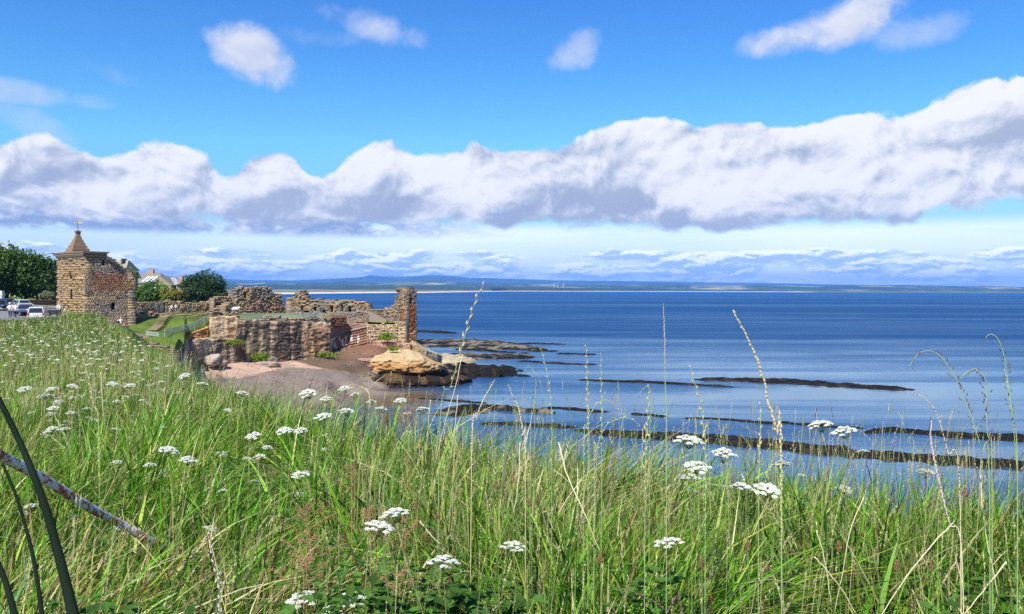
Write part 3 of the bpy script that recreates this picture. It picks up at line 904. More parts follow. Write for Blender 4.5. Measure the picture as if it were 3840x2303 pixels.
# upper bed of the headland at the right end, behind the stepped top
o = cliff_sheet("cliff", [(1150, 148.5), (1200, 150), (1240, 151.2), (1246, 156)], [(1150, 1208), (1240, 1213), (1246, 1213)], [(1150, 1245), (1246, 1245)], 3.0, 0.0, cliff_color, seed=66)
tag(o, kind='structure')
def strata_disp(S, Z):
    lay = (Z - 0.20 * S) * 2.1 + 0.5 * fbm(S * 0.15, Z * 0.2, seed=71)
    fr = lay - np.floor(lay)
    return 0.55 * (1 - fr) * (_hash(np.floor(lay), np.floor(lay) * 0, np.floor(lay) * 0, 2) * 0.8 + 0.35) + 0.3 * fbm(S * 0.3, Z * 0.3, seed=72) - 0.25 * Z * 0.35 * 0
def strata_color(PX, PY, S, Z):
    lay = np.floor((Z - 0.20 * S) * 2.1 + 0.5 * fbm(S * 0.15, Z * 0.2, seed=71))
    hsh = _hash(lay, lay * 0, lay * 0, 4)
    b = cmix(np.broadcast_to(srgb((88, 72, 68)), PX.shape + (3,)), np.broadcast_to(srgb((150, 122, 104)), PX.shape + (3,)), hsh)
    lower = sst(PY - interp(PX, [(1245, 1262), (1400, 1232)]), -3, 6)
    b = cmix(b, np.broadcast_to(srgb((138, 98, 80)), b.shape), lower * 0.7)
    wz = sst(PY - interp(PX, [(1245, 1262), (1345, 1250), (1400, 1240)]), 0, 8) * sst(PX, 1360, 1335) * sst(interp(PX, [(1245, 1315), (1345, 1290)]) - PY, 0, 8)
    spots = sst(vnoise(S * 2.4, Z * 1.1 + 3, seed=75) + 0.5 * vnoise(S * 6, Z * 4, seed=76), 0.12, 0.3)
    b = cmix(b, np.broadcast_to(srgb((235, 230, 220)), b.shape), wz * spots)
    return b
o = cliff_sheet("cliff", [(1238, 151), (1243, 157.5), (1300, 160.5), (1350, 161), (1402, 159)], [(1238, 1216), (1300, 1213), (1402, 1218)], [(1238, 1335), (1402, 1300)], 3.0, 0.1, strata_color, seed=67, dispfn=strata_disp, step=0.13)
tag(o, kind='structure')
# pink cliff under the small lawn and the sea tower
def pink_color(PX, PY, S, Z):
    b = cmix(np.broadcast_to(srgb((158, 118, 98)), PX.shape + (3,)), np.broadcast_to(srgb((186, 156, 130)), PX.shape + (3,)), sst(fbm(S * 0.4, Z * 0.5, seed=58), -0.2, 0.3))
    return cmix(b, np.broadcast_to(srgb((112, 96, 86)), b.shape), sst(fbm(S * 1.2, Z * 0.2, seed=59), 0.1, 0.4) * 0.6)
o = cliff_sheet("cliff", [(1390, 158.5), (1405, 157.2), (1470, 157), (1540, 158), (1575, 161), (1580, 166)], [(1390, 1290), (1405, 1276), (1480, 1284), (1540, 1290), (1575, 1292)], [(1390, 1360), (1580, 1390)], 4.0, 0.0, pink_color, seed=68)
tag(o, kind='structure')
# dark slabby foot of the cliff beside the ramp
def dark_color(PX, PY, S, Z):
    lay = np.floor((Z - 0.1 * S) * 3)
    return cmix(np.broadcast_to(srgb((78, 60, 52)), PX.shape + (3,)), np.broadcast_to(srgb((160, 126, 104)), PX.shape + (3,)), _hash(lay, np.floor(S * 1.1), lay * 0, 6) ** 2)
# yellow outcrop below the tower
def yellow_color(PX, PY, S, Z):
    b = cmix(np.broadcast_to(srgb((172, 144, 102)), PX.shape + (3,)), np.broadcast_to(srgb((164, 124, 78)), PX.shape + (3,)), sst(fbm(S * 0.3, Z * 0.9, seed=81) + (4.0 - Z) * 0.15, -0.05, 0.3))
    top = sst(Z + 0.7 * fbm(S * .5, Z, seed=82), 3.9, 4.8) * (0.5 + 0.5 * sst(fbm(S * .7, Z * 2, seed=90), -.1, .2))
    b = cmix(b, np.broadcast_to(srgb((170, 152, 118)), b.shape), top)
    low = sst(2.25 - Z + 0.5 * fbm(S * 0.6, Z, seed=83), 0, 0.3)
    return cmix(b, np.broadcast_to(srgb((52, 40, 30)), b.shape), low)
def yellow_disp(S, Z):
    return 0.9 * fbm(S * 0.25, Z * 0.5, seed=84) + 0.9 * sst(Z, 2.0, 2.7) - 0.6 * sst(Z, 3.2, 5.0) + 0.45 * fbm(S * 1.2, Z * 2.6, seed=85, oct=5) + 0.45 * (_hash(np.floor(Z * 1.7 + 0.6 * fbm(S * .3, Z * .3, seed=89)), np.floor(S * 0.35), S * 0, 3) - .5)
o = cliff_sheet("rock_outcrop", [(1374, 155), (1390, 151.5), (1430, 149.6), (1500, 149), (1570, 149.6), (1630, 151.5), (1655, 154), (1668, 158)],
                [(1374, 1356), (1390, 1350), (1430, 1344), (1500, 1340), (1570, 1342), (1610, 1350), (1640, 1362), (1668, 1372)], 0.6, 9.0, [(1374, 0.1), (1400, 0.4), (1480, 0.8), (1560, 1.0), (1620, 0.4), (1668, 0.0)], yellow_color, seed=86, dispfn=yellow_disp, step=0.14)
tag(o, kind='structure')
o = cliff_sheet("rock_outcrop", [(1545, 157), (1560, 155.5), (1600, 156), (1640, 158.5), (1660, 163)], [(1545, 1296), (1560, 1290), (1585, 1302), (1610, 1316), (1660, 1335)], 0.3, 6.0, [(1545, 0.6), (1660, 0.0)],
                lambda a, b, c, d: cmix(np.broadcast_to(srgb((150, 130, 98)), a.shape + (3,)), np.broadcast_to(srgb((164, 152, 128)), a.shape + (3,)), sst(fbm(c * .5, d, seed=87), -.2, .3)), seed=88, step=0.16)
tag(o, kind='structure')

# ---------------------------------------------------------------- shelves of rock running out into the sea
def shelf(pts, h=0.5, seed=1, light=0.0, name="rock_shelf", gap=0.0, mat=None, zoff=0.0):
    """pts: (px, py, half height in photo rows); built as a low ragged mound on the water"""
    C0 = [PZ(px, py, 0) for px, py, _ in pts]
    h = h * 0.62
    hw = [0.78 * abs(PZ(px, py - hp, 0).y - PZ(px, py + hp, 0).y) / 2 for px, py, hp in pts]
    c = np.array([(p.x, p.y) for p in C0]); seg = np.linalg.norm(np.diff(c, axis=0), axis=1); cum = np.concatenate([[0], np.cumsum(seg)])
    n = int(np.clip(cum[-1] / 0.22, 30, 700))
    s = np.linspace(0, cum[-1], n)
    X = np.interp(s, cum, c[:, 0]); Y = np.interp(s, cum, c[:, 1]); W = np.interp(s, cum, hw)
    tx, ty = np.gradient(X), np.gradient(Y); l = np.hypot(tx, ty); NX, NY = -ty / l, tx / l
    m = 34
    v = np.linspace(-1.25, 1.25, m)[:, None]
    XX = X[None] + NX[None] * v * W[None]; YY = Y[None] + NY[None] * v * W[None]
    endt = np.clip(np.minimum(s, cum[-1] - s) / max(cum[-1] * 0.06, 0.5), 0, 1)[None]
    Wm = max(np.mean(W), 0.3)
    prof = (1 - np.abs(v + 0.12 * fbm(s[None] * 0.4, v, seed=seed)) ** 2.5)
    nse = fbm(XX * 0.55, YY * 0.55, seed=seed + 1, oct=5)
    step_ = np.floor((v * W[None] + 0.5 * fbm(s[None] * .3, 0, seed=seed + 3)) * 1.1)
    z = h * (prof * (0.55 + 0.45 * endt) + 0.85 * nse - 0.28 - gap * sst(fbm(s[None] * 0.25, 0, seed=seed + 7), 0.1, 0.35)) + 0.12 * h * (_hash(step_, np.floor(s[None] * .4), step_ * 0, seed) - 0.5) - 0.25 * h * (1 - endt)
    z = z + zoff
    if mat is None:
        dk = np.broadcast_to(srgb((22, 19, 17)), XX.shape + (3,)); br = np.broadcast_to(srgb((48, 42, 30)), XX.shape + (3,))
        col_ = cmix(dk, br, sst(fbm(XX * 0.9, YY * 0.9, seed=seed + 2), 0.0, 0.45))
        if light > 0: col_ = cmix(col_, np.broadcast_to(srgb((196, 184, 160)), col_.shape), light * sst(fbm(XX * 0.35, YY * 0.35, seed=seed + 4) + z * 0.4, 0.1, 0.35))
    else:
        col_ = cmix(np.broadcast_to(mat * 0.75, XX.shape + (3,)), np.broadcast_to(mat, XX.shape + (3,)), sst(z, 0.1, 0.6))
    i = (np.arange(m - 1)[:, None] * n + np.arange(n - 1)[None]).ravel()
    o = np_mesh(name, np.stack([XX, YY, z], -1), quads=np.stack([i, i + 1, i + n + 1, i + n], -1), mats=[m_rockdark], color=col_.reshape(-1, 3))
    tag(o, kind='structure')
    return o
shelf([(1560, 1246, 3), (1600, 1243, 4), (1650, 1246, 4), (1690, 1251, 2)], 0.7, 101)
shelf([(1575, 1286, 10), (1640, 1284, 16), (1700, 1286, 19), (1760, 1292, 17), (1850, 1300, 13), (1950, 1307, 9), (2030, 1313, 5)], 1.2, 102, light=0.25)
shelf([(1850, 1289, 3), (1930, 1290, 4), (2010, 1288, 3), (2120, 1292, 2)], 0.5, 103)
shelf([(1700, 1310, 3), (1800, 1313, 4), (1900, 1322, 3), (1990, 1326, 3)], 0.5, 104, gap=.3)
shelf([(1660, 1340, 11), (1740, 1338, 14), (1850, 1337, 13), (1930, 1340, 10), (1990, 1343, 6)], 1.1, 105, light=0.2)
shelf([(1990, 1318, 3), (2030, 1316, 4), (2090, 1318, 3)], 0.5, 106)
shelf([(2090, 1326, 2), (2170, 1328, 3), (2235, 1330, 2)], 0.4, 107)
shelf([(1940, 1354, 3), (2050, 1360, 4), (2150, 1366, 3), (2240, 1368, 2)], 0.45, 108)
shelf([(1440, 1408, 12), (1500, 1408, 20), (1560, 1404, 26), (1650, 1396, 34), (1740, 1392, 32), (1820, 1404, 20), (1890, 1414, 9)], 2.2, 109, light=0.0)
shelf([(1800, 1398, 3), (1900, 1405, 4), (1985, 1412, 3)], 0.5, 110)
shelf([(1420, 1416, 9), (1540, 1424, 12), (1660, 1426, 10), (1700, 1432, 6), (1760, 1436, 5)], 0.9, 111, light=.15)
shelf([(1560, 1494, 3), (1680, 1502, 4), (1800, 1510, 4), (1830, 1512, 3)], 0.28, 112, gap=.25)
shelf([(1650, 1560, 14), (1720, 1545, 20), (1800, 1528, 16), (1860, 1530, 10), (1960, 1541, 5), (2080, 1548, 3)], 0.9, 113, light=.2)
shelf([(2160, 1424, 2), (2250, 1428, 5), (2400, 1432, 6), (2520, 1438, 5), (2640, 1446, 4), (2780, 1454, 2)], 0.42, 114)
shelf([(2600, 1424, 2), (2700, 1424, 6), (2850, 1428, 11), (2960, 1432, 12), (3080, 1440, 11), (3200, 1448, 9), (3330, 1456, 7), (3430, 1462, 3)], 0.7, 115)
shelf([(2020, 1531, 3), (2090, 1530, 7), (2200, 1540, 5), (2290, 1546, 3)], 0.4, 116)
shelf([(2370, 1552, 3), (2420, 1556, 6), (2500, 1563, 4)], 0.35, 117)
shelf([(2560, 1570, 3), (2650, 1569, 6), (2760, 1576, 6), (2880, 1588, 4), (2920, 1592, 2)], 0.35, 118, gap=.2)
shelf([(2930, 1585, 3), (3010, 1592, 7), (3140, 1602, 6), (3260, 1608, 4)], 0.4, 119)
shelf([(3230, 1625, 3), (3340, 1615, 10), (3480, 1626, 13), (3650, 1638, 18), (3840, 1645, 24), (4000, 1655, 26)], 0.7, 120, gap=.1)
shelf([(2150, 1610, 8), (2300, 1626, 16), (2420, 1634, 14), (2560, 1640, 20), (2700, 1650, 24), (2850, 1662, 26), (3000, 1680, 28), (3200, 1700, 30), (3400, 1716, 26), (3600, 1732, 24), (3840, 1745, 22), (4050, 1756, 22)], 0.75, 121)
shelf([(1800, 1590, 5), (1950, 1590, 10), (2060, 1598, 10), (2170, 1606, 7)], 0.5, 122)
def weed_color(PX, PY, S, Z):
    return cmix(np.broadcast_to(srgb((40, 31, 25)), PX.shape + (3,)), np.broadcast_to(srgb((84, 66, 42)), PX.shape + (3,)), sst(fbm(S * .8, Z * 3, seed=91), -.1, .35))
o = cliff_sheet("rock_shelf", [(1392, 147), (1420, 145.6), (1480, 145.2), (1560, 146), (1640, 147.5), (1720, 150.5), (1770, 155)], [(1392, 1416), (1440, 1424), (1560, 1432), (1680, 1430), (1730, 1424), (1770, 1418)], -0.6, 6.0, [(1392, .3), (1480, 1.0), (1600, 1.0), (1770, -.1)], weed_color, seed=92, step=.14, mats=[m_rockdark])
tag(o, kind='structure')
# pale slab at the foot of the yellow outcrop
shelf([(1640, 1340, 9), (1670, 1352, 10), (1700, 1362, 8), (1735, 1370, 4)], 1.1, 123, name="rock_outcrop", mat=srgb((158, 144, 120)), zoff=0.5)
shelf([(1640, 1378, 8), (1680, 1376, 8), (1720, 1380, 4)], 0.8, 124, name="rock_outcrop", mat=srgb((164, 142, 106)), zoff=0.3)

# boulders and fallen slabs at the cliff foot
def boulder(px, py, Y, size, color, seed, label):
    c = P(px, py, Y)
    r = np.random.default_rng(seed)
    bm = bmesh.new(); bmesh.ops.create_icosphere(bm, subdivisions=4, radius=1.0)
    V = np.array([v.co[:] for v in bm.verts]); Fc = np.array([[v.index for v in f.verts] for f in bm.faces]); bm.free()
    d = 1 + 0.45 * fbm(V[:, 0] * 1.2 + seed, V[:, 1] * 1.2, V[:, 2] * 1.2, seed=seed)
    V = V * d[:, None]; V = np.sign(V) * np.abs(V) ** 0.85 * np.array(size)
    V += np.array([c.x, c.y, c.z])
    cl = cmix(np.tile(color * 0.8, (len(V), 1)), np.tile(color, (len(V), 1)), sst(fbm(V[:, 0], V[:, 1], V[:, 2], seed=seed), -.2, .2))
    o = np_mesh("boulder", V, tris=Fc, mats=[m_cliff], color=cl)
    tag(o, label, "boulder")
boulder(800, 1350, 131.5, (1.1, 1.3, 1.0), srgb((168, 152, 138)), 5, "grey boulder fallen below the left end of the cliff")
boulder(830, 1362, 132.5, (0.9, 0.9, 0.6), srgb((160, 145, 132)), 6, "smaller grey boulder on the right of the first one at the cliff foot")
boulder(1000, 1366, 138.5, (1.9, 0.9, 0.45), srgb((158, 140, 124)), 7, "flat grey slab lying on the pink sand at the cliff foot")
boulder(1022, 1358, 139.5, (0.8, 0.7, 0.9), srgb((120, 104, 94)), 8, "dark upright rock leaning beside the flat slab on the sand")
kk = 0
for (px, py, Y, sz, cl, lab) in [(1366, 1338, 153.5, (2.0, 1.2, .45), (112, 86, 72), "topmost dark brown slab beside the red sand ramp"), (1376, 1350, 152.6, (1.9, 1.2, .4), (150, 118, 98), "second slab down beside the red sand ramp"), (1382, 1362, 151.8, (1.8, 1.1, .42), (92, 72, 62), "third slab down, nearly black, beside the red sand ramp"),
        (1388, 1374, 151.2, (1.6, 1.0, .4), (142, 112, 94), "fourth slab down beside the red sand ramp"), (1392, 1386, 150.6, (1.4, 1.0, .42), (84, 66, 56), "dark slab lowest in the pile against the yellow outcrop"), (1404, 1398, 149.6, (.8, .6, .35), (180, 160, 140), "small pale block at the foot of the slab pile")]:
    kk += 1
    boulder(px, py, Y, sz, srgb(cl), 40 + kk, lab)
# mossy tufts at the cliff foot
def moss(px, py, Y, size, seed):
    c = P(px, py, Y); r = np.random.default_rng(seed)
    n = 500
    p = r.normal(0, 0.45, (n, 3)) * np.array(size) + np.array([c.x, c.y, c.z])
    a = r.uniform(0, 6.28, n); sz = 0.16
    V = np.stack([p + np.stack([np.cos(a) * sz, np.sin(a) * sz, -0.1 + 0 * a], -1), p - np.stack([np.cos(a) * sz, np.sin(a) * sz, 0.1 + 0 * a], -1), p + np.stack([0 * a, -0.05 + 0 * a, sz + 0 * a], -1)], 1)
    col_ = cmix(np.tile(srgb((80, 110, 30)), (n, 1)), np.tile(srgb((130, 150, 50)), (n, 1)), r.uniform(0, 1, n))
    o = np_mesh("moss", V.reshape(-1, 3), tris=np.arange(n * 3).reshape(-1, 3), mats=[m_ground], color=np.repeat(col_, 3, axis=0)); tag(o, kind='stuff')
moss(980, 1338, 139.5, (1.7, .8, .7), 1); moss(1215, 1330, 149.0, (2.6, .8, .5), 2); moss(1448, 1262, 156.3, (1.3, .5, .6), 3); moss(1475, 1306, 153, (.9, .6, .3), 4); moss(880, 1282, 137, (1.4, .8, .3), 5)

# stones and weed scattered over the beach and ramp
def pebbles(n, seed):
    r = np.random.default_rng(seed)
    px = r.uniform(820, 1480, n); py = r.uniform(1330, 1470, n); V = []; Fq = []; C = []
    oc = np.array([(1, 0, 0), (.3, .9, 0), (-.8, .5, 0), (-.9, -.5, 0), (.2, -1, 0), (0, 0, .8)]); of = [(0, 1, 5), (1, 2, 5), (2, 3, 5), (3, 4, 5), (4, 0, 5)]
    for k in range(n):
        Y = r.uniform(128, 156); x = (px[k] - CX) / F * Y; z = float(idw(x, Y, bpa, 3.5))
        if z < .15 or vnoise(x * .35, Y * .35, seed=3) < (0.2 if px[k] < 1150 else -.25): continue
        s = r.uniform(.05, .22) ** 1.0 * r.uniform(.5, 1.2); k0 = len(V)
        V += list(np.array([x, Y, z - .02]) + oc * s * np.array([1, 1, .7])); Fq += [tuple(i + k0 for i in f) for f in of]; C += [srgb((110, 94, 82)) * r.uniform(.4, 1.5)] * 6
    o = np_mesh("pebbles", V, tris=Fq, mats=[m_rockdark], color=np.array(C)); tag(o, kind='stuff')
pebbles(2600, 5)
# ================================================================ castle ruins
def XY(px, Y): return ((px - CX) / F * Y, Y)

# ---- gatehouse tower with stone spire
tw = empty("castle_tower", (-64.1, 128.0, 11.0))
tag(tw, "square sandstone castle tower with corbelled parapet and stepped stone spire", "tower")
def rel(o, par):
    o.parent = par
    o.matrix_parent_inverse = Matrix.Translation(par.location).inverted()
    return o
C0 = np.array([-64.1, 128.0]); t1 = np.array([-0.74, 0.67]); t2 = np.array([0.67, 0.74])
Lc = C0 + t1 * 10.9; Rc = C0 + t2 * 7.7
def tower_left(px, py, s, z, rn):
    n = len(s)
    c = cmix(np.tile(srgb((168, 140, 104)), (n, 1)), np.tile(srgb((196, 166, 122)), (n, 1)), rn)
    c = cmix(c, np.tile(srgb((178, 148, 122)), (n, 1)), sst(fbm(s * .5, z * .5, seed=11), 0, .3) * .7)
    c = cmix(c, np.tile(srgb((150, 142, 128)), (n, 1)), sst(z, 20.2, 22) * 0.6)
    return c
def tower_right(px, py, s, z, rn):
    n = len(s)
    c = cmix(np.tile(srgb((180, 152, 126)), (n, 1)), np.tile(srgb((162, 144, 132)), (n, 1)), sst(fbm(s * .4, z * .5, seed=12), -.2, .2))
    red = sst(py + 14 * vnoise(s, z), 1015, 1040) * sst(py + 8 * vnoise(s * 2, z), 1098, 1080) * sst(px + 10 * vnoise(z, s), 325, 365)
    c = cmix(c, np.tile(srgb((150, 92, 60)), (n, 1)), red * 0.75)
    c = cmix(c, np.tile(srgb((196, 164, 118)), (n, 1)), sst(px, 456, 472) * 0.35)
    c = cmix(c, np.tile(srgb((206, 186, 150)), (n, 1)), (rn > 0.9) * 0.5)
    return cmix(c, np.tile(DKGREY, (n, 1)), (rn < 0.06) * 0.4)
wl = wall_blocks("left_wall", Lc, C0, 10.0, 21.6, 1.3, [(259, 268, 1018, 1046, 1), (261, 271, 1087, 1122, 1), (284, 290, 1140, 1146, 1), (284, 291, 1153, 1160, 1), (255, 260, 976, 990, 1)], tower_left, relief=0.10, block=(0.45, 0.95), course=(0.22, 0.42), seed=21)
wr = wall_blocks("right_wall", C0, Rc, 8.5, [(300, 958), (395, 958), (432, 972), (436, 985), (452, 990), (470, 1006), (490, 1015), (500, 1024), (512, 1045), (520, 1052)], 1.3,
                 [(384, 393, 977, 996, 1), (417, 432, 1135, 1162, 1, 1), (362, 372, 1141, 1146, 1), (444, 452, 1119, 1124, 1), (337, 342, 1000, 1003, 1)], tower_right, relief=0.012, lowrelief=0.05, block=(0.22, 0.55), course=(0.14, 0.25), seed=22, rag=0.2)
wb1 = wall_blocks("rear_wall", Rc, Rc + t1 * 6.5, 8.5, 19.5, 1.2, [], stone_grey, seed=23, block=(0.5, 1.0), course=(0.3, 0.5))
wb2 = wall_blocks("rear_wall", Rc + t1 * 10.9, Lc, 10.0, 20.5, 1.2, [], stone_grey, seed=24, block=(0.5, 1.0), course=(0.3, 0.5))
for o in (wl, wr, wb1, wb2): rel(o, tw)
m_void = simple_mat("opening_shade", (0.012, 0.011, 0.012), 0.95, vary=.3, spec=.05)  # near-black panels stand in for the unlit interior behind the openings
def shade_panel(A, B, hole, back, par):
    A = np.array(A[:2], float); B = np.array(B[:2], float); T = (B - A) / np.linalg.norm(B - A); N = np.array([T[1], -T[0]])
    u = [ray(hole[k], hole[2])[0] for k in (0, 1)]; s = [(q * A[1] - A[0]) / (T[0] - q * T[1]) for q in u]
    c = A + T * (s[0] + s[1]) / 2 - N * back; z1 = H + ray(hole[0], hole[2])[1] * c[1]; z0 = H + ray(hole[0], hole[3])[1] * c[1]
    mb = MB(); mb.box((c[0], c[1], (z0 + z1) / 2), (abs(s[1] - s[0]) + .1, .08, z1 - z0 + .1), math.atan2(T[1], T[0]))
    rel(mb.build("window", [m_void]), par)
for hl in ((259, 268, 1018, 1046), (261, 271, 1087, 1122), (284, 290, 1140, 1146), (284, 291, 1153, 1160), (255, 260, 976, 990)): shade_panel(Lc, C0, hl, .16, tw)
for hl in ((384, 393, 977, 996), (417, 432, 1135, 1162)): shade_panel(C0, Rc, hl, .35, tw)
# corbel table: a row of stones carrying the parapet
mb = MB()
def corbels(a, b, zt, n):
    a = np.array(a); b = np.array(b); d = (b - a) / np.linalg.norm(b - a); nn = np.array([d[1], -d[0]]); ang_ = math.atan2(d[1], d[0])
    for k in range(n):
        p = a + (b - a) * (k + 0.5) / n
        for q, (dep, hh) in enumerate(((0.16, 0.22), (0.28, 0.22))):
            c = p + nn * (dep / 2 - 0.02)
            mb.box((c[0], c[1], zt - 0.33 + q * 0.22), (0.32, dep, hh), ang_)
PZT = 21.9
corbels(Lc, C0, PZT, 20)
Rp = C0 + t2 * 3.2
corbels(C0, Rp, PZT, 9)
Rq = C0 + t2 * 4.8
mbz = PZT
for k in range(5):
    p = Rp + (Rq - Rp) * (k + 0.5) / 5; nn = np.array([t2[1], -t2[0]]); c = p + nn * 0.12
    mb.box((c[0], c[1], PZT - 0.45 - 0.19 * k), (0.34, 0.55, 0.4), math.atan2(t2[1], t2[0]))
m_grey = simple_mat("grey_dressed_stone", srgb((112, 98, 80)).tolist(), 0.9, vary=0.35, scale=2.0, bump=0.5)
rel(mb.build("corbels", [m_grey]), tw)
# parapet slab course and wall walk
def offs(a, b, c, d): return [a, b, c, d]
mb = MB()
nl = np.array([-t1[1], t1[0]]) * -1
def slab(pts, z0, z1):
    n = len(pts)
    mb.add([(p[0], p[1], z0) for p in pts] + [(p[0], p[1], z1) for p in pts], [tuple(range(n))[::-1], tuple(range(n, 2 * n))] + [(i, (i + 1) % n, n + (i + 1) % n, n + i) for i in range(n)])
nL = np.array([-0.67, -0.74]); nR = np.array([0.74, -0.67])
e = 0.30
slab([Lc + nL * e - t1 * -0.6, C0 + nL * e + nR * e, Rp + nR * e, Rp - nR * 8.5, Lc - nR * 0 - nL * 2.0 + t1 * 0.6], PZT + 0.02, PZT + 0.30)
slab([Lc + nL * .38 + t1 * 0.9, C0 + nL * .38 + nR * .38, Rp + nR * .38 + t2 * 0.3, Rp - nR * 8.6 + t2 * 0.3, Lc - nL * 2.4 + t1 * 0.9], PZT + 0.303, PZT + 0.52)
mb.box((Lc[0] - 0.9, Lc[1] + 0.3, PZT + 0.44), (1.1, 0.6, 0.10), math.atan2(t1[1], t1[0]))
rel(mb.build("parapet", [m_grey]), tw)
# stepped pyramid spire
mb = MB()
spc = C0 + t1 * 6.2 + np.array([0.1, 2.6])
zz = PZT + 0.5; hw_ = 2.15; n = 13
base_half = (332 - 242) / 2 / F * 133.5
an = math.atan2(t1[1], t1[0])
for k in range(n):
    f = k / (n - 1)
    wd = base_half * 2 / 1.35 * ((1 - f) ** 1.15 * 0.85 + 0.15 * (1 - f) + 0.22 * 1)
    wd = base_half * 2 / 1.20 * (0.19 + 0.81 * (1 - f) ** 1.22)
    hgt = 3.05 / n
    wd *= 1.0 if k % 2 == 0 else 0.90
    mb.box((spc[0], spc[1], zz + hgt * (k + 0.5)), (wd, wd, hgt * 1.0 - 0.006), an + 0.008 * ((k * 7) % 5 - 2), taper=0.985)
m_spire = simple_mat("spire_stone", srgb((132, 110, 86)).tolist(), 0.95, vary=0.4, scale=1.8, bump=0.6)
sp = rel(mb.build("spire", [m_spire]), tw)
mb = MB(); zt = zz + 3.05
mb.box((spc[0], spc[1], zt + 0.14), (0.62, 0.62, 0.28), an, taper=1.1); mb.box((spc[0], spc[1], zt + 0.34), (0.80, 0.80, 0.12), an); mb.box((spc[0], spc[1], zt + 0.48), (0.5, 0.5, 0.15), an, taper=0.6)
fo = mb.build("finial", [m_grey]); rel(fo, tw)
m_gold = simple_mat("gilded_metal", (0.85, 0.55, 0.18), 0.35, 0.8)
m_iron = simple_mat("dark_iron", (0.08, 0.08, 0.09), 0.6, 0.5)
mb = MB(); mb.tube([(spc[0], spc[1], zt + 0.5), (spc[0], spc[1], zt + 2.05)], [0.05, 0.03], 8)
vane = rel(mb.build("vane_pole", [m_iron]), tw)
mb = MB(); zc_ = zt + 1.75
mb.box((spc[0] - 0.25, spc[1], zc_), (0.5, 0.03, 0.06)); mb.box((spc[0] + 0.28, spc[1], zc_), (0.55, 0.03, 0.30)); mb.box((spc[0] + 0.62, spc[1], zc_ + 0.03), (0.16, 0.03, 0.16), taper=0.3)
mb.box((spc[0] - 0.55, spc[1], zc_), (0.16, 0.03, 0.2)); mb.box((spc[0], spc[1], zc_ + 0.28), (0.22, 0.03, 0.10))
rel(mb.build("weather_vane", [m_gold]), tw)

# ---- leafy growth helper for wall tops
def leaf_mat(name, c1, c2, trans=0.3):
    m, nt, out = material(name)
    at = nt.node('ShaderNodeAttribute', attribute_name='tint').outputs[0]
    d = nt.node('ShaderNodeBsdfDiffuse'); nt.put(d.inputs[0], at)
    t = nt.node('ShaderNodeBsdfTranslucent'); nt.put(t.inputs[0], nt.mix(1.0, at, (1.1, 1.3, 0.6), 'MULTIPLY'))
    g = nt.node('ShaderNodeBsdfGlossy'); g.inputs['Roughness'].default_value = 0.45; nt.put(g.inputs[0], (0.8, 0.9, 0.8))
    a = nt.node('ShaderNodeMixShader'); a.inputs[0].default_value = trans
    nt.l.new(d.outputs[0], a.inputs[1]); nt.l.new(t.outputs[0], a.inputs[2])
    b = nt.node('ShaderNodeMixShader'); b.inputs[0].default_value = 0.02
    nt.l.new(a.outputs[0], b.inputs[1]); nt.l.new(g.outputs[0], b.inputs[2])
    nt.l.new(b.outputs[0], out.inputs[0])
    return m
m_leaf = leaf_mat("leaves", None, None)
def leaf_cloud(name, centers, radii, n, size, c1, c2, seed, parent=None, squash=0.8):
    """many leaf clumps spread through several lobes"""
    r = np.random.default_rng(seed)
    centers = np.array(centers, float); radii = np.array(radii, float)
    wgt = radii ** 2; k = r.choice(len(centers), n, p=wgt / wgt.sum())
    d = r.normal(0, 1, (n, 3)); d /= np.linalg.norm(d, axis=1)[:, None]
    rad = radii[k] * (0.55 + 0.45 * r.uniform(0, 1, n) ** 0.5) * (1 + 0.85 * fbm(d[:, 0] * 3 + k, d[:, 1] * 3, d[:, 2] * 3, seed=seed))
    p = centers[k] + d * rad[:, None] * np.array([1, 1, squash])
    p = p[fbm(p[:, 0] * 0.6, p[:, 1] * 0.6, p[:, 2] * 0.6, seed=seed + 1) > -0.20]
    n = len(p)
    nrm = r.normal(0, 0.6, (n, 3)) + (p - centers[k[:n]]) * 0 + np.array([0, 0, 0.7]) + np.array([r.normal(0, .1), -0.3, 0])
    nrm /= np.linalg.norm(nrm, axis=1)[:, None]
    a = np.cross(nrm, r.normal(0, 1, (n, 3))); a /= np.linalg.norm(a, axis=1)[:, None]
    b = np.cross(nrm, a)
    s = size * r.uniform(0.6, 1.4, n)[:, None]
    V = np.stack([p - a * s, p - b * s * 0.6, p + a * s, p + b * s * 0.6], 1)
    V[:, 2] += nrm * s * 0.25
    f = r.uniform(0, 1, n) * 0.7 + 0.3 * (fbm(p[:, 0] * 0.4, p[:, 1] * 0.4, p[:, 2] * 0.4, seed=seed + 2) * 0.5 + 0.5)
    col_ = cmix(np.tile(np.array(c1), (n, 1)), np.tile(np.array(c2), (n, 1)), f)
    return np_mesh(name, V.reshape(-1, 3), quads=np.arange(n * 4).reshape(-1, 4), mats=[m_leaf], parent=parent, color=np.repeat(col_, 4, axis=0))
iv = leaf_cloud("ivy", [P(470, 1008, 133.0), P(486, 1012, 134), P(505, 1030, 135.0), P(512, 1040, 135.5)], [1.0, 0.9, 0.7, 0.5], 900, 0.16, srgb((62, 84, 34)), srgb((110, 126, 58)), 5)
rel(iv, tw)

# ---- remaining walls
def ruin(name, label, runs, colorfn, seed, **kw):
    objs = []
    for k, rr in enumerate(runs):
        (pa, ya), (pb, yb), zb, top = rr[:4]
        holes = rr[4] if len(rr) > 4 else ()
        kk = dict(kw)
        if len(rr) > 5: kk.update(rr[5])
        objs.append(wall_blocks("wall", XY(pa, ya), XY(pb, yb), zb, top, holes=holes, colorfn=colorfn, seed=seed + k, **kk))
    o = join_objs(objs, name) if len(objs) > 1 else objs[0]
    o.name = name
    return tag(o, label, "ruined wall")
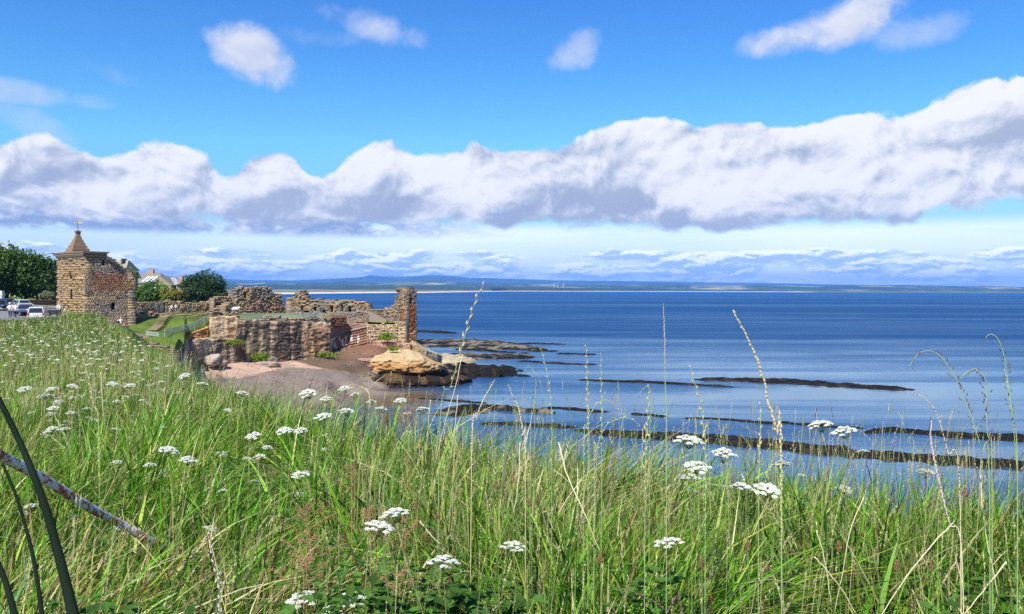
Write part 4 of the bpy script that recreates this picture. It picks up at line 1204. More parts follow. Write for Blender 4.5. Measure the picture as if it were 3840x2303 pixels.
# curtain wall beyond the lawn, right of the gatehouse
ruin("ruined_wall", "long low grey rubble wall behind the lawn, running from the tower to the range of ruins",
     [((505, 150), (620, 156), 12.0, [(500, 1120), (515, 1132), (560, 1134), (615, 1133)]), ((620, 156), (720, 160), 12.0, [(615, 1133), (640, 1122), (655, 1134), (690, 1132), (725, 1137)]),
      ((720, 160), (850, 165), 12.1, [(720, 1136), (770, 1134), (800, 1126), (812, 1128), (850, 1120)])], stone_grey, 31, thick=0.9)
ruin("ruined_wall", "broken masonry stump with a flat capped top, left of the tall ruined range",
     [((800, 160), (880, 163), 12.0, [(798, 1140), (804, 1118), (830, 1113), (858, 1116), (872, 1128), (884, 1140)], [(806, 852, 1139, 1146, 1, 1)]), ((845, 158), (880, 160), 12.0, [(845, 1150), (868, 1130), (882, 1138)])], stone_grey, 35, thick=1.8, relief=0.14)
# the broken range, left part
def range_col(px, py, s, z, rn):
    c = stone_grey(px, py, s, z, rn)
    pk = sst(py, 1118, 1130) * sst(px, 905, 935) * sst(px, 1060, 1030)
    return cmix(c, np.tile(srgb((176, 140, 118)), (len(s), 1)), pk * 0.7)
ruin("ruined_wall", "tall ragged ruined range on the left of the gap through which the sea shows",
     [((880, 162), (1082, 170), 11.6, [(878, 1150), (886, 1128), (890, 1092), (896, 1078), (910, 1080), (930, 1076), (975, 1079), (990, 1074), (1010, 1072), (1022, 1080), (1030, 1100), (1050, 1104), (1060, 1108), (1062, 1124), (1070, 1142), (1084, 1158), (1086, 1170)],
       [(915, 926, 1096, 1118, 1, 1), (930, 936, 1083, 1090, 1, 1), (968, 976, 1085, 1092, 1, 1), (985, 990, 1078, 1084, 1, 1), (936, 941, 1137, 1142, 1), (1005, 1012, 1092, 1100, 1, 1), (1040, 1045, 1112, 1117, 1, 1), (1040, 1048, 1135, 1139, 1)], {}),
      ((905, 164), (1010, 168), 11.6, 14.2, [], dict(thick=1.6)), ((886, 163), (905, 178), 11.6, 16.5)], range_col, 41, thick=1.5, relief=0.16, rag=0.45, lowrelief=0.3)
ruin("ruined_wall", "ragged ruined range with small dark window holes, right of the gap through which the sea shows",
     [((1098, 168), (1385, 165), 11.4, [(1094, 1172), (1100, 1155), (1106, 1140), (1098, 1120), (1093, 1106), (1096, 1096), (1110, 1089), (1130, 1090), (1142, 1098), (1144, 1112), (1160, 1118), (1200, 1122), (1235, 1128), (1262, 1130), (1280, 1126), (1310, 1128), (1320, 1126), (1345, 1134), (1372, 1136), (1380, 1146), (1388, 1160)],
       [(1127, 1138, 1147, 1166, 1, 1), (1174, 1185, 1150, 1166, 1, 1), (1236, 1249, 1146, 1171, 1, 1), (1278, 1287, 1142, 1168, 1, 1), (1304, 1317, 1150, 1170, 1, 1), (1139, 1160, 1165, 1173, 1), (1199, 1222, 1164, 1174, 1, 1), (1112, 1118, 1108, 1113, 1), (1102, 1107, 1116, 1122, 1, 1), (1345, 1352, 1138, 1143, 1, 1), (1366, 1372, 1158, 1164, 1, 1), (1212, 1217, 1135, 1139, 1)], dict(thick=2.4)),
      ((1100, 168), (1108, 176), 11.4, 15.0)], stone_grey, 51, thick=1.4, relief=0.16, rag=0.40, lowrelief=0.3)
ruin("ruined_wall", "grey wall under the windowed ruins, running on to the sea tower",
     [((1200, 161), (1400, 162.5), 10.5, [(1195, 1182), (1230, 1176), (1300, 1172), (1380, 1166), (1386, 1164), (1400, 1172)], [], dict(relief=0.05)),
      ((1378, 163.5), (1500, 165.5), 10.0, [(1376, 1158), (1390, 1157), (1470, 1158), (1485, 1150), (1500, 1140)])], stone_grey, 61, thick=1.2, rag=0.12)
ruin("ruined_wall", "masonry retaining wall with pale stones below the small cliff-edge lawn",
     [((1376, 157.6), (1492, 158.5), 6.5, [(1374, 1216), (1480, 1215), (1495, 1214)], [], {})], stone_pink, 65, thick=1.4, rag=0.1)
# rubble and low walls along the cliff edge
ruin("ruined_wall", "low crumbling wall between the green hollow and the lawn",
     [((512, 141.5), (600, 144), 11.6, [(508, 1172), (530, 1172), (545, 1180), (575, 1173), (600, 1176)]), ((600, 144), (720, 145), 11.6, [(600, 1176), (640, 1180), (680, 1178), (725, 1184)]), ((720, 145), (860, 146), 11.5, [(720, 1184), (760, 1176), (800, 1172), (840, 1180), (862, 1182)])],
     lambda px, py, s, z, rn: cmix(stone_grey(px, py, s, z, rn), np.tile(srgb((120, 92, 70)), (len(s), 1)), np.full(len(s), .35)), 71, thick=1.0, rag=0.3, relief=0.15)
ruin("ruined_wall", "rubble wall hugging the foot of the tower above the path",
     [((455, 131), (560, 141), 9.6, [(450, 1228), (480, 1222), (492, 1180), (520, 1176), (560, 1190)])], stone_pink, 75, thick=1.0, rag=0.3, relief=0.12)
ruin("ruined_wall", "bumpy line of rubble along the top of the cliff",
     [((785, 140.5), (850, 142), 10.6, [(780, 1200), (792, 1176), (800, 1160), (815, 1150), (825, 1170), (850, 1178)]), ((850, 142), (900, 143), 10.8, [(848, 1176), (872, 1172), (880, 1162), (890, 1178), (900, 1190)]),
      ((905, 144), (1080, 147.5), 10.8, [(905, 1200), (960, 1202), (990, 1192), (1010, 1185), (1045, 1188), (1060, 1194), (1080, 1196)]), ((1080, 147.5), (1240, 152), 10.6, [(1080, 1198), (1100, 1194), (1150, 1196), (1190, 1192), (1240, 1196)])], stone_grey, 81, thick=1.3, rag=0.35, relief=0.18, lowrelief=0.4)
ruin("ruined_wall", "short red-brown wall at the inner end of the recess in the cliff",
     [((1236, 156), (1300, 159), 10.0, [(1230, 1196), (1240, 1190), (1300, 1188)])], lambda px, py, s, z, rn: np.tile(srgb((138, 98, 74)), (len(s), 1)), 85, thick=1.0)

# ---- sea tower
st_o = empty("sea_tower", (*XY(1520, 161), 7.0))
tag(st_o, "narrow ruined round-topped tower standing over the sea at the right end of the castle", "tower")
def sea_col(px, py, s, z, rn):
    c = stone_grey(px, py, s, z, rn)
    return c
def sea_red(px, py, s, z, rn):
    n = len(s)
    c = cmix(np.tile(srgb((146, 90, 52)), (n, 1)), np.tile(srgb((168, 116, 74)), (n, 1)), rn)
    up = sst(py + 6 * vnoise(s * 2, z), 1144, 1136)
    c = cmix(c, np.tile(srgb((152, 136, 118)), (n, 1)), up)
    dn = sst(py + 18 * vnoise(s * 1.2, z * .8), 1215, 1232) * (rn > 0.6)
    return cmix(c, np.tile(srgb((206, 166, 130)), (n, 1)), dn * .9)
A_ = XY(1486, 161.2); B_ = XY(1514, 158.8); C_ = XY(1562, 160.6)
o1 = wall_blocks("left_wall", A_, B_, 6.4, [(1480, 1160), (1484, 1092), (1490, 1086), (1516, 1084)], 1.2, [(1486, 1490, 1095, 1101, 1), (1496, 1500, 1120, 1124, 1), (1500, 1504, 1130, 1135, 1), (1496, 1502, 1170, 1174, 1), (1494, 1500, 1222, 1227, 1), (1498, 1504, 1244, 1249, 1)], sea_col, relief=0.16, seed=91, lowrelief=0.25, course=(0.16, 0.3), block=(0.25, 0.5))
o2 = wall_blocks("right_wall", B_, C_, 6.0, [(1512, 1084), (1530, 1086), (1562, 1090)], 1.2, [(1538, 1547, 1115, 1140, 1), (1519, 1524, 1140, 1152, 1)], sea_red, relief=0.06, seed=92, rag=0.08)
o3 = wall_blocks("rear_wall", C_, (C_[0] - 1.2, C_[1] + 4.5), 6.5, 16.4, 1.0, [], stone_grey, seed=93)
o4 = wall_blocks("buttress", XY(1440, 162.6), XY(1490, 161.2), 9.5, [(1440, 1162), (1465, 1156), (1478, 1140), (1486, 1118), (1490, 1100)], 1.4, [(1448, 1453, 1174, 1179, 1)], sea_col, relief=0.14, seed=94, rag=0.3)
o5 = wall_blocks("lower_wall", XY(1480, 159.0), XY(1516, 158.0), 6.2, [(1478, 1210), (1516, 1205)], 1.0, [], stone_pink, relief=0.1, seed=95)
for o in (o1, o2, o3, o4, o5): rel(o, st_o)
# round cap of stones on the top
mb = MB(); cc_ = np.array(XY(1524, 161.2)); ztop_ = P(1524, 1086, 161.2).z
for k in range(3):
    rr_ = 2.05 - 0.16 * k
    ring = []
    for a in range(14):
        t = 2 * math.pi * a / 14 + k * .2
        mb.box((cc_[0] - 0.25 + rr_ * 0.72 * math.cos(t), cc_[1] + rr_ * 0.62 * math.sin(t), ztop_ + 0.02 + 0.19 * k), (0.72, 0.55, 0.19), t + math.pi / 2)
mb.tube([(cc_[0] - .25, cc_[1], ztop_ - 0.6), (cc_[0] - .25, cc_[1], ztop_ + 0.48)], [1.35, 1.2], 14)
rel(mb.build("stone_cap", [m_grey]), st_o)

# sloping stone stair ramp against the low wall
mb = MB()
a = P(1386, 1165, 162.0); b_ = P(1450, 1198, 161.0)
for k in range(12):
    f = (k + 0.5) / 12; p = a.lerp(b_, f)
    mb.box((p.x, p.y, (p.z + 9.8) / 2), (a.x - b_.x and abs(b_.x - a.x) / 12, 0.9, p.z - 9.8))
o = mb.build("stone_stair", [simple_mat("worn_grey_steps", srgb((134, 122, 108)).tolist(), 0.95, vary=.3, bump=.4)]); tag(o, "grey stone stair sloping down beside the low wall next to the sea tower", "stairs")

# small lawn on the cliff edge
def lawn(PX, T):
    Y = 158.6 + 4.6 * T; return Y, np.maximum(idw((PX - CX) / F * Y, Y), 10.5) + 0.12
o = polar_grid("grass", np.arange(1378, 1486, 6), np.linspace(0, 1, 6), lawn, [m_ground])
a = o.data.color_attributes.new('tint', 'FLOAT_COLOR', 'POINT'); c4 = np.ones((len(o.data.vertices), 4), np.float32); c4[:, :3] = srgb((104, 124, 54)); a.data.foreach_set('color', c4.ravel())
tag(o, kind='structure')

# ---- parapet wall beside the sunken path
ruin("stone_wall", "low lichened stone wall running down beside the path towards the cliff",
     [((395, 116), (470, 112), 9.8, [(395, 1228), (440, 1232), (452, 1240), (470, 1246)]), ((470, 112), (560, 107), 8.6, [(470, 1246), (520, 1266), (560, 1283)]), ((560, 107), (652, 103), 7.2, [(560, 1283), (600, 1296), (640, 1310), (652, 1318)])],
     lambda px, py, s, z, rn: cmix(np.tile(srgb((150, 134, 104)), (len(s), 1)), np.tile(srgb((124, 116, 104)), (len(s), 1)), rn), 97, thick=0.6, rag=0.06, relief=0.05)
# concrete apron at the end of the hollow
mb = MB()
q = [P(640, 1318, 112), P(650, 1300, 118), P(700, 1286, 126), P(697, 1340, 122), P(668, 1352, 112)]
mb.add([tuple(v) for v in q] + [(v.x, v.y + 0.8, v.z - 3) for v in q], [(4, 3, 2, 1, 0), (0, 1, 6, 5), (1, 2, 7, 6), (2, 3, 8, 7), (3, 4, 9, 8), (4, 0, 5, 9)])
o = mb.build("concrete_apron", [simple_mat("grey_concrete", srgb((134, 122, 112)).tolist(), 0.95, vary=.2, scale=.8, bump=.3)]); tag(o, "smooth grey concrete slope at the lower end of the green hollow", "slope")

# ---- wooden steps on the green bank
mb = MB()
a = P(572, 1243, 129.3); b_ = P(622, 1200, 139.0)
for k in range(13):
    p = a.lerp(b_, k / 12.0)
    z = idw(p.x, p.y) + 0.22
    mb.box((p.x, p.y, z), (1.35, 0.34, 0.16), 0.18)
    mb.box((p.x + 0.35, p.y + 0.36, z - 0.02), (1.35, 0.42, 0.05), 0.18, mi=1)
o = mb.build("garden_steps", [simple_mat("weathered_timber", srgb((140, 124, 92)).tolist(), 0.9, vary=.2), simple_mat("step_gravel", srgb((74, 70, 46)).tolist(), 0.95, vary=.2)])
tag(o, "pale timber-edged steps climbing the green bank in the hollow", "steps")

# ---- mesh fences
m_mesh, nt, out = material("wire_mesh")
tc = nt.node('ShaderNodeTexCoord').outputs['Object']
d = nt.node('ShaderNodeBsdfDiffuse'); nt.put(d.inputs[0], (0.42, 0.47, 0.44, 1)); tr = nt.node('ShaderNodeBsdfTransparent')
mxs = nt.node('ShaderNodeMixShader'); mxs.inputs[0].default_value = 0.42
nt.l.new(tr.outputs[0], mxs.inputs[1]); nt.l.new(d.outputs[0], mxs.inputs[2]); nt.l.new(mxs.outputs[0], out.inputs[0])
m_post = simple_mat("fence_metal", (0.42, 0.46, 0.44), 0.6, 0.2)
def mesh_fence(name, label, pts, h, sag=0):
    root = empty(name, tuple(pts[0])); tag(root, label, "fence")
    pa = MB()
    for a, b in zip(pts[:-1], pts[1:]):
        a, b = Vector(a), Vector(b)
        n = max(int((b - a).length / 0.6), 1)
        for k in range(n):
            p, q = a.lerp(b, k / n), a.lerp(b, (k + 1) / n)
            pa.add([p, q, q + Vector((0, 0, h)), p + Vector((0, 0, h))], [(0, 1, 2, 3)])
    rel(pa.build("mesh_panel", [m_mesh]), root)
    rl = MB(); rl.tube([Vector(p) + Vector((0, 0, h)) for p in pts], 0.035, 5)
    rel(rl.build("top_rail", [m_post]), root)
    for a, b in zip(pts[:-1], pts[1:]):
        a, b = Vector(a), Vector(b); n = max(int((b - a).length / 2.6), 1)
        for k in range(n):
            p = a.lerp(b, k / n); m_ = MB(); m_.tube([p - Vector((0, 0, .3)), p + Vector((0, 0, h + .05))], 0.035, 5)
            rel(m_.build("post", [m_post]), root)
def onground(px, Y, dz=0.0):
    x, y = XY(px, Y); return Vector((x, y, float(ground_z(x, y)) + dz))
fp = [P(618, 1262, 121), P(640, 1258, 125), P(690, 1246, 130), P(730, 1232, 133.5), P(765, 1216, 137), P(781, 1205, 139.5)]
mesh_fence("mesh_fence", "curved grey mesh fence along the rim of the green hollow", fp, 1.05)
mesh_fence("mesh_fence", "mesh fence on the lawn edge above the middle of the cliff", [onground(905, 146), onground(990, 149), onground(1060, 151), onground(1130, 153), onground(1212, 156)], 1.0)
mesh_fence("mesh_fence", "small pale mesh barrier beside the stone wall at the near end of the hollow", [P(548, 1262, 117), P(596, 1270, 113.5), P(600, 1268, 115.5)], 0.75)

# ---- information board on the rubble
root = empty("information_board", tuple(P(884, 1178, 143.5))); tag(root, "tilted white information board on a post above the cliff", "sign")
mb = MB(); c = P(884, 1156, 143.4)
mb.add([(c.x - .62, c.y - .3, c.z - .12), (c.x + .50, c.y - .3, c.z - .05), (c.x + .66, c.y + .35, c.z + .24), (c.x - .45, c.y + .35, c.z + .17), (c.x - .62, c.y - .3, c.z - .20), (c.x + .50, c.y - .3, c.z - .13), (c.x + .66, c.y + .35, c.z + .16), (c.x - .45, c.y + .35, c.z + .09)],
       [(0, 1, 2, 3), (7, 6, 5, 4), (0, 4, 5, 1), (1, 5, 6, 2), (2, 6, 7, 3), (3, 7, 4, 0)])
rel(mb.build("panel", [simple_mat("white_panel", (0.85, 0.85, 0.85), 0.4, vary=.03)]), root)
mb = MB(); mb.tube([(c.x, c.y, c.z - 1.0), (c.x, c.y, c.z)], 0.06, 8)
rel(mb.build("post", [m_iron]), root)
# ================================================================ houses, trees, walls on the left
def wallmat(name, rgb, vary=0.2): return simple_mat(name, srgb(rgb).tolist(), 0.92, vary=vary, scale=1.2, bump=0.4)
m_hw = wallmat("house_stone", (138, 130, 106)); m_slate = wallmat("slate_roof", (112, 108, 100), .3); m_slate2 = wallmat("pale_slate", (132, 134, 136), .2)
m_dark = simple_mat("dark_glass", (0.02, 0.025, 0.03), 0.15, vary=.1, spec=.5); m_white = simple_mat("white_paint", (0.6, 0.6, 0.58), 0.6, vary=.04)
m_chim = wallmat("chimney_brick", (170, 130, 108)); m_pot = wallmat("clay_pot", (150, 100, 80))
def prism_roof(mb, x0, x1, y0, y1, z0, z1, hip0=0.0, hip1=0.0, axis='x', ov=0.3, th=0.18):
    """pitched roof with thickness; ridge along x or y"""
    if axis == 'x':
        x0 -= ov; x1 += ov; y0 -= ov; y1 += ov; ym = (y0 + y1) / 2
        vs = [(x0, y0, z0), (x1, y0, z0), (x1, y1, z0), (x0, y1, z0), (x0 + hip0, ym, z1), (x1 - hip1, ym, z1)]
        fs = [(0, 1, 5, 4), (2, 3, 4, 5), (1, 2, 5), (3, 0, 4), (3, 2, 1, 0)]
    else:
        x0 -= ov; x1 += ov; y0 -= ov; y1 += ov; xm = (x0 + x1) / 2
        vs = [(x0, y0, z0), (x1, y0, z0), (x1, y1, z0), (x0, y1, z0), (xm, y0 + hip0, z1), (xm, y1 - hip1, z1)]
        fs = [(1, 2, 5, 4), (3, 0, 4, 5), (0, 1, 4), (2, 3, 5), (3, 2, 1, 0)]
    mb.add(vs, fs)
def pbox(mb, x0, x1, y0, y1, z0, z1, mi=0): mb.box(((x0 + x1) / 2, (y0 + y1) / 2, (z0 + z1) / 2), (x1 - x0, y1 - y0, z1 - z0), mi=mi)
def Xp(px, Y): return (px - CX) / F * Y
def Zp(px, py, Y): return P(px, py, Y).z
# main house
YH = 225.0
h = empty("house", (Xp(590, YH), YH, 13.0)); tag(h, "stone house with slate roofs, gable and skylights, between the trees beyond the lawn", "house")
mb = MB()
pbox(mb, Xp(500, YH + 9), Xp(640, YH + 9), YH + 5, YH + 13, 12.5, Zp(560, 1062, YH + 5))
pbox(mb, Xp(563, YH), Xp(642, YH), YH, YH + 9, 12.5, Zp(600, 1070, YH))
pbox(mb, Xp(640, YH + 2), Xp(682, YH + 2), YH + 2, YH + 9, 12.5, Zp(660, 1068, YH + 2))
zg0, zg1 = Zp(600, 1070, YH), Zp(603, 1038, YH)
xa, xb, xm = Xp(563, YH), Xp(642, YH), Xp(603, YH)
mb.add([(xa, YH - .0, zg0 - 0.02), (xb, YH, zg0 - 0.02), (xm, YH, zg1)], [(0, 1, 2)])
rel(mb.build("wall", [m_hw]), h)
mb = MB(); prism_roof(mb, Xp(500, YH + 9), Xp(632, YH + 9), YH + 5, YH + 13, Zp(560, 1063, YH + 5), Zp(560, 1022, YH + 9), 3.0, 2.6)
r1 = rel(mb.build("roof", [m_slate]), h)
mb = MB(); prism_roof(mb, xa - .3, xb + .3, YH + 0.12, YH + 10, zg0, zg1 + .15, 0, 0, 'y', ov=0.1)
rel(mb.build("gable_roof", [m_slate]), h)
mb = MB(); prism_roof(mb, Xp(612, YH + 4), Xp(684, YH + 4), YH + 2, YH + 9, Zp(660, 1069, YH + 2), Zp(640, 1040, YH + 5), 0.5, 2.8)
rel(mb.build("side_roof", [m_slate2]), h)
for px, py, Y, w_, hh, m_ in ((568, 1022, YH + 9, 1.3, 1.0, m_chim), (681, 1048, YH + 4, .9, 2.6, m_chim)):
    mb = MB(); z = Zp(px, py, Y); mb.box((Xp(px, Y), Y, z - hh / 2), (w_, 1.0, hh + 1.6)); ch = rel(mb.build("chimney", [m_]), h)
    for d_ in (-.3, .3):
        mb = MB(); mb.tube([(Xp(px, Y) + d_, Y, z + .6), (Xp(px, Y) + d_, Y, z + 1.15)], .16, 8)
        rel(mb.build("chimney_pot", [m_pot]), h)
for (px, py, ww, hh) in ((603, 1090, 2.2, 2.8), (655, 1080, 1.0, 1.2), (580, 1092, 1.0, 1.6)):
    Y = YH - 0.06 if px < 642 else YH + 1.94
    mb = MB(); mb.box((Xp(px, Y), Y, Zp(px, py, Y)), (ww + .3, 0.1, hh + .3)); fr = rel(mb.build("window_frame", [m_white]), h)
    mb = MB(); mb.box((Xp(px, Y), Y - .06, Zp(px, py, Y)), (ww, 0.06, hh)); rel(mb.build("window", [m_dark]), h)
# skylights lie on the front slope of the main roof
xs0 = Xp(556, YH + 3); zA = Zp(560, 1063, YH + 5); zB = Zp(560, 1022, YH + 9); yA, yB = YH + 4.7, YH + 9
for k in range(3):
    mb = MB(); px0 = Xp(540 + k * 15, YH + 7)
    pts = []
    for (dx, f) in ((0, .12), (0.65, .12), (1.75, .62), (1.1, .62)):
        y = yA + (yB - yA) * f; z = zA + (zB - zA) * f
        pts.append((px0 + dx, y - .12, z + .14))
    mb.add(pts + [(p[0], p[1] + .1, p[2] - .12) for p in pts], [(0, 1, 2, 3), (0, 4, 5, 1), (1, 5, 6, 2), (2, 6, 7, 3), (3, 7, 4, 0)])
    rel(mb.build("skylight", [m_white]), h)
# second house whose roof end shows over the tower
Y2 = 190.0
h = empty("house", (Xp(450, Y2), Y2, 13.5)); tag(h, "house with a pale slate roof showing just over the ruined top of the tower", "house")
mb = MB(); pbox(mb, Xp(380, Y2), Xp(466, Y2), Y2, Y2 + 7, 13.0, Zp(450, 1016, Y2)); rel(mb.build("wall", [m_hw]), h)
mb = MB(); prism_roof(mb, Xp(380, Y2), Xp(468, Y2), Y2, Y2 + 7, Zp(450, 1014, Y2), Zp(450, 978, Y2 + 3.5) + .2, 0, 1.0); rel(mb.build("roof", [wallmat("pale_roof", (140, 134, 116))]), h)
mb = MB(); mb.box((Xp(465, Y2 + 3), Y2 + 3, Zp(465, 992, Y2 + 3)), (0.35, 2.4, 2.6)); rel(mb.build("skew_stone", [m_iron]), h)
# pale building glimpsed behind the trees
Y3 = 235.0
h = empty("house", (Xp(60, Y3), Y3, 14.0)); tag(h, "long cream building glimpsed under the dark trees on the left", "house")
mb = MB(); pbox(mb, Xp(-260, Y3), Xp(60, Y3), Y3, Y3 + 8, 13.5, Zp(60, 1088, Y3)); pbox(mb, Xp(100, Y3 - 3), Xp(160, Y3 - 3), Y3 - 3, Y3 + 5, 13.5, Zp(130, 1096, Y3)); rel(mb.build("wall", [wallmat("cream_wall", (180, 160, 126))]), h)
mb = MB(); prism_roof(mb, Xp(-260, Y3), Xp(60, Y3), Y3, Y3 + 8, Zp(60, 1088, Y3), Zp(60, 1060, Y3)); rel(mb.build("roof", [m_slate]), h)
# boundary wall behind the cars
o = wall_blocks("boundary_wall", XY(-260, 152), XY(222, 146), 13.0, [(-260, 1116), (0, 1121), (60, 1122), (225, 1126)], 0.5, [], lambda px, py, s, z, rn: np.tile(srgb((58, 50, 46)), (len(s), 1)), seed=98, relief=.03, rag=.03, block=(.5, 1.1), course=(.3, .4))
tag(o, "dark boundary wall under the trees behind the parked cars", "wall")
mb = MB(); mb.box((Xp(1, 145), 145, Zp(1, 1128, 145)), (1.0, 0.8, 3.4)); mb.box((Xp(1, 145), 145, Zp(1, 1110, 145) + .2), (1.2, 1.0, .25))
o = mb.build("gate_pillar", [m_white]); tag(o, "pale gate pillar at the left edge of the picture", "pillar")
# grey kerbed verge wall under the tower
o = wall_blocks("boundary_wall", XY(120, 138), XY(232, 130), 12.6, [(120, 1146), (160, 1145), (236, 1148)], 0.4, [], lambda px, py, s, z, rn: np.tile(srgb((150, 146, 136)), (len(s), 1)), seed=99, relief=.02, rag=.02, block=(.5, 1.1), course=(.2, .3))
tag(o, "low pale grey roadside wall leading to the foot of the tower", "wall")

m_bark = simple_mat("bark", (0.07, 0.055, 0.04), 0.95, vary=.4, bump=.6)
def tree(name, label, px, Y, zb, lobes, n, size, c1, c2, seed, trunk_r=0.35, trunk_top=None, squash=.85, cat="tree", group=None, crown="crown"):
    root = empty(name, (Xp(px, Y), Y, zb)); tag(root, label, cat, group)
    cs = [tuple(P(a, b, Y + dy)) for a, b, r, dy in lobes]; rs = [r for a, b, r, dy in lobes]
    rel(leaf_cloud(crown, cs, rs, n, size, srgb(c1), srgb(c2), seed, squash=squash), root)
    mb = MB(); top = Vector((sum(c[0] for c in cs) / len(cs), Y, sum(c[2] for c in cs) / len(cs)))
    base = Vector((Xp(px, Y), Y, zb - .4))
    mb.tube([base, base.lerp(top, .35), top], [trunk_r, trunk_r * .8, trunk_r * .4], 9)
    fork = base.lerp(top, .45)
    for c in cs: mb.tube([fork, fork.lerp(Vector(c), .5) + Vector((0, 0, .4)), Vector(c)], [trunk_r * .5, trunk_r * .3, .05], 6)
    rel(mb.build("trunk", [m_bark], smooth=True), root)
G1, G2 = (26, 48, 14), (92, 120, 36)
tree("broadleaf_tree", "broad dark green tree at the far left edge behind the cars", -60, 165, 14, [(-110, 1010, 4.5, 0), (-30, 985, 4.2, 1), (-60, 1040, 4.5, -1), (-150, 1050, 4, 0)], 9000, .26, G1, G2, 301, .45)
tree("broadleaf_tree", "tall dark tree with the highest crown, over the dark blue estate car", 22, 168, 14, [(10, 985, 4.0, 0), (50, 985, 3.6, 0), (-10, 1040, 3.8, -1), (45, 1050, 3.9, 0), (75, 1035, 3.2, 0)], 11000, .25, G1, G2, 302, .45)
tree("broadleaf_tree", "dark tree whose trunk stands above the silver car", 96, 170, 14, [(90, 1005, 3.4, 0), (125, 1000, 3.2, 0), (70, 1050, 3.2, 0), (120, 1060, 3.3, -1), (95, 1075, 2.8, 0)], 10000, .25, G1, G2, 303, .4)
tree("broadleaf_tree", "dark tree whose trunk stands above the white car", 138, 172, 14, [(150, 1010, 3.1, 0), (175, 1025, 3.0, 0), (140, 1060, 2.6, 0), (165, 1070, 2.7, -1)], 9000, .25, (28, 50, 20), (74, 104, 38), 304, .4)
tree("broadleaf_tree", "dark tree touching the left side of the tower", 205, 171, 14, [(195, 1020, 2.6, 0), (215, 1040, 2.8, 0), (200, 1075, 2.9, -1), (225, 1090, 2.6, 0), (185, 1095, 2.4, 0)], 9000, .25, (28, 50, 20), (66, 92, 34), 305, .35)
tree("shrub", "pale grey-green shrub under the trees beside the tower", 178, 158, 13.8, [(178, 1112, 1.1, 0), (190, 1110, .9, 0), (165, 1116, .9, 0)], 1500, .16, (80, 88, 60), (140, 140, 100), 306, .1, cat="shrub", crown="foliage")
tree("broadleaf_tree", "bright green tree in front of the house, nearest the tower", 560, 185, 13, [(545, 1095, 2.0, 0), (575, 1085, 2.1, 0), (600, 1100, 2.0, 0), (560, 1112, 1.9, -1), (530, 1110, 1.7, 0), (612, 1118, 1.6, 0)], 7000, .2, (34, 62, 20), (92, 130, 46), 307, .25)
tree("shrub", "tall yellow-green bush in front of the gable of the house", 632, 183, 13, [(622, 1085, 1.3, 0), (632, 1100, 1.5, 0), (645, 1108, 1.4, 0), (628, 1118, 1.3, 0)], 4000, .18, (96, 104, 40), (152, 152, 66), 308, .12, cat="bush", crown="foliage")
tree("shrub", "olive yellow bush between the gable and the big dark tree", 662, 184, 13, [(655, 1105, 1.2, 0), (670, 1100, 1.2, 0), (664, 1118, 1.4, 0)], 3000, .18, (84, 84, 36), (140, 132, 60), 309, .12, cat="bush", crown="foliage")
tree("broadleaf_tree", "large spreading dark green tree standing right of the house", 755, 190, 13, [(720, 1060, 2.4, 0), (760, 1052, 2.7, 0), (800, 1056, 2.5, 0), (700, 1095, 2.6, 0), (745, 1090, 3.2, -1), (790, 1095, 3.0, 0), (720, 1120, 2.6, 0), (775, 1122, 2.6, 0), (815, 1085, 1.8, 0), (828, 1108, 1.4, 0)], 17000, .2, (22, 44, 24), (66, 92, 44), 310, .4)
tree("shrub", "low dark bush at the right foot of the large tree", 850, 192, 12.6, [(838, 1112, 1.0, 0), (860, 1108, 1.0, 0), (875, 1114, .7, 0)], 1500, .18, (40, 58, 28), (84, 98, 46), 311, .1, cat="bush", crown="foliage")

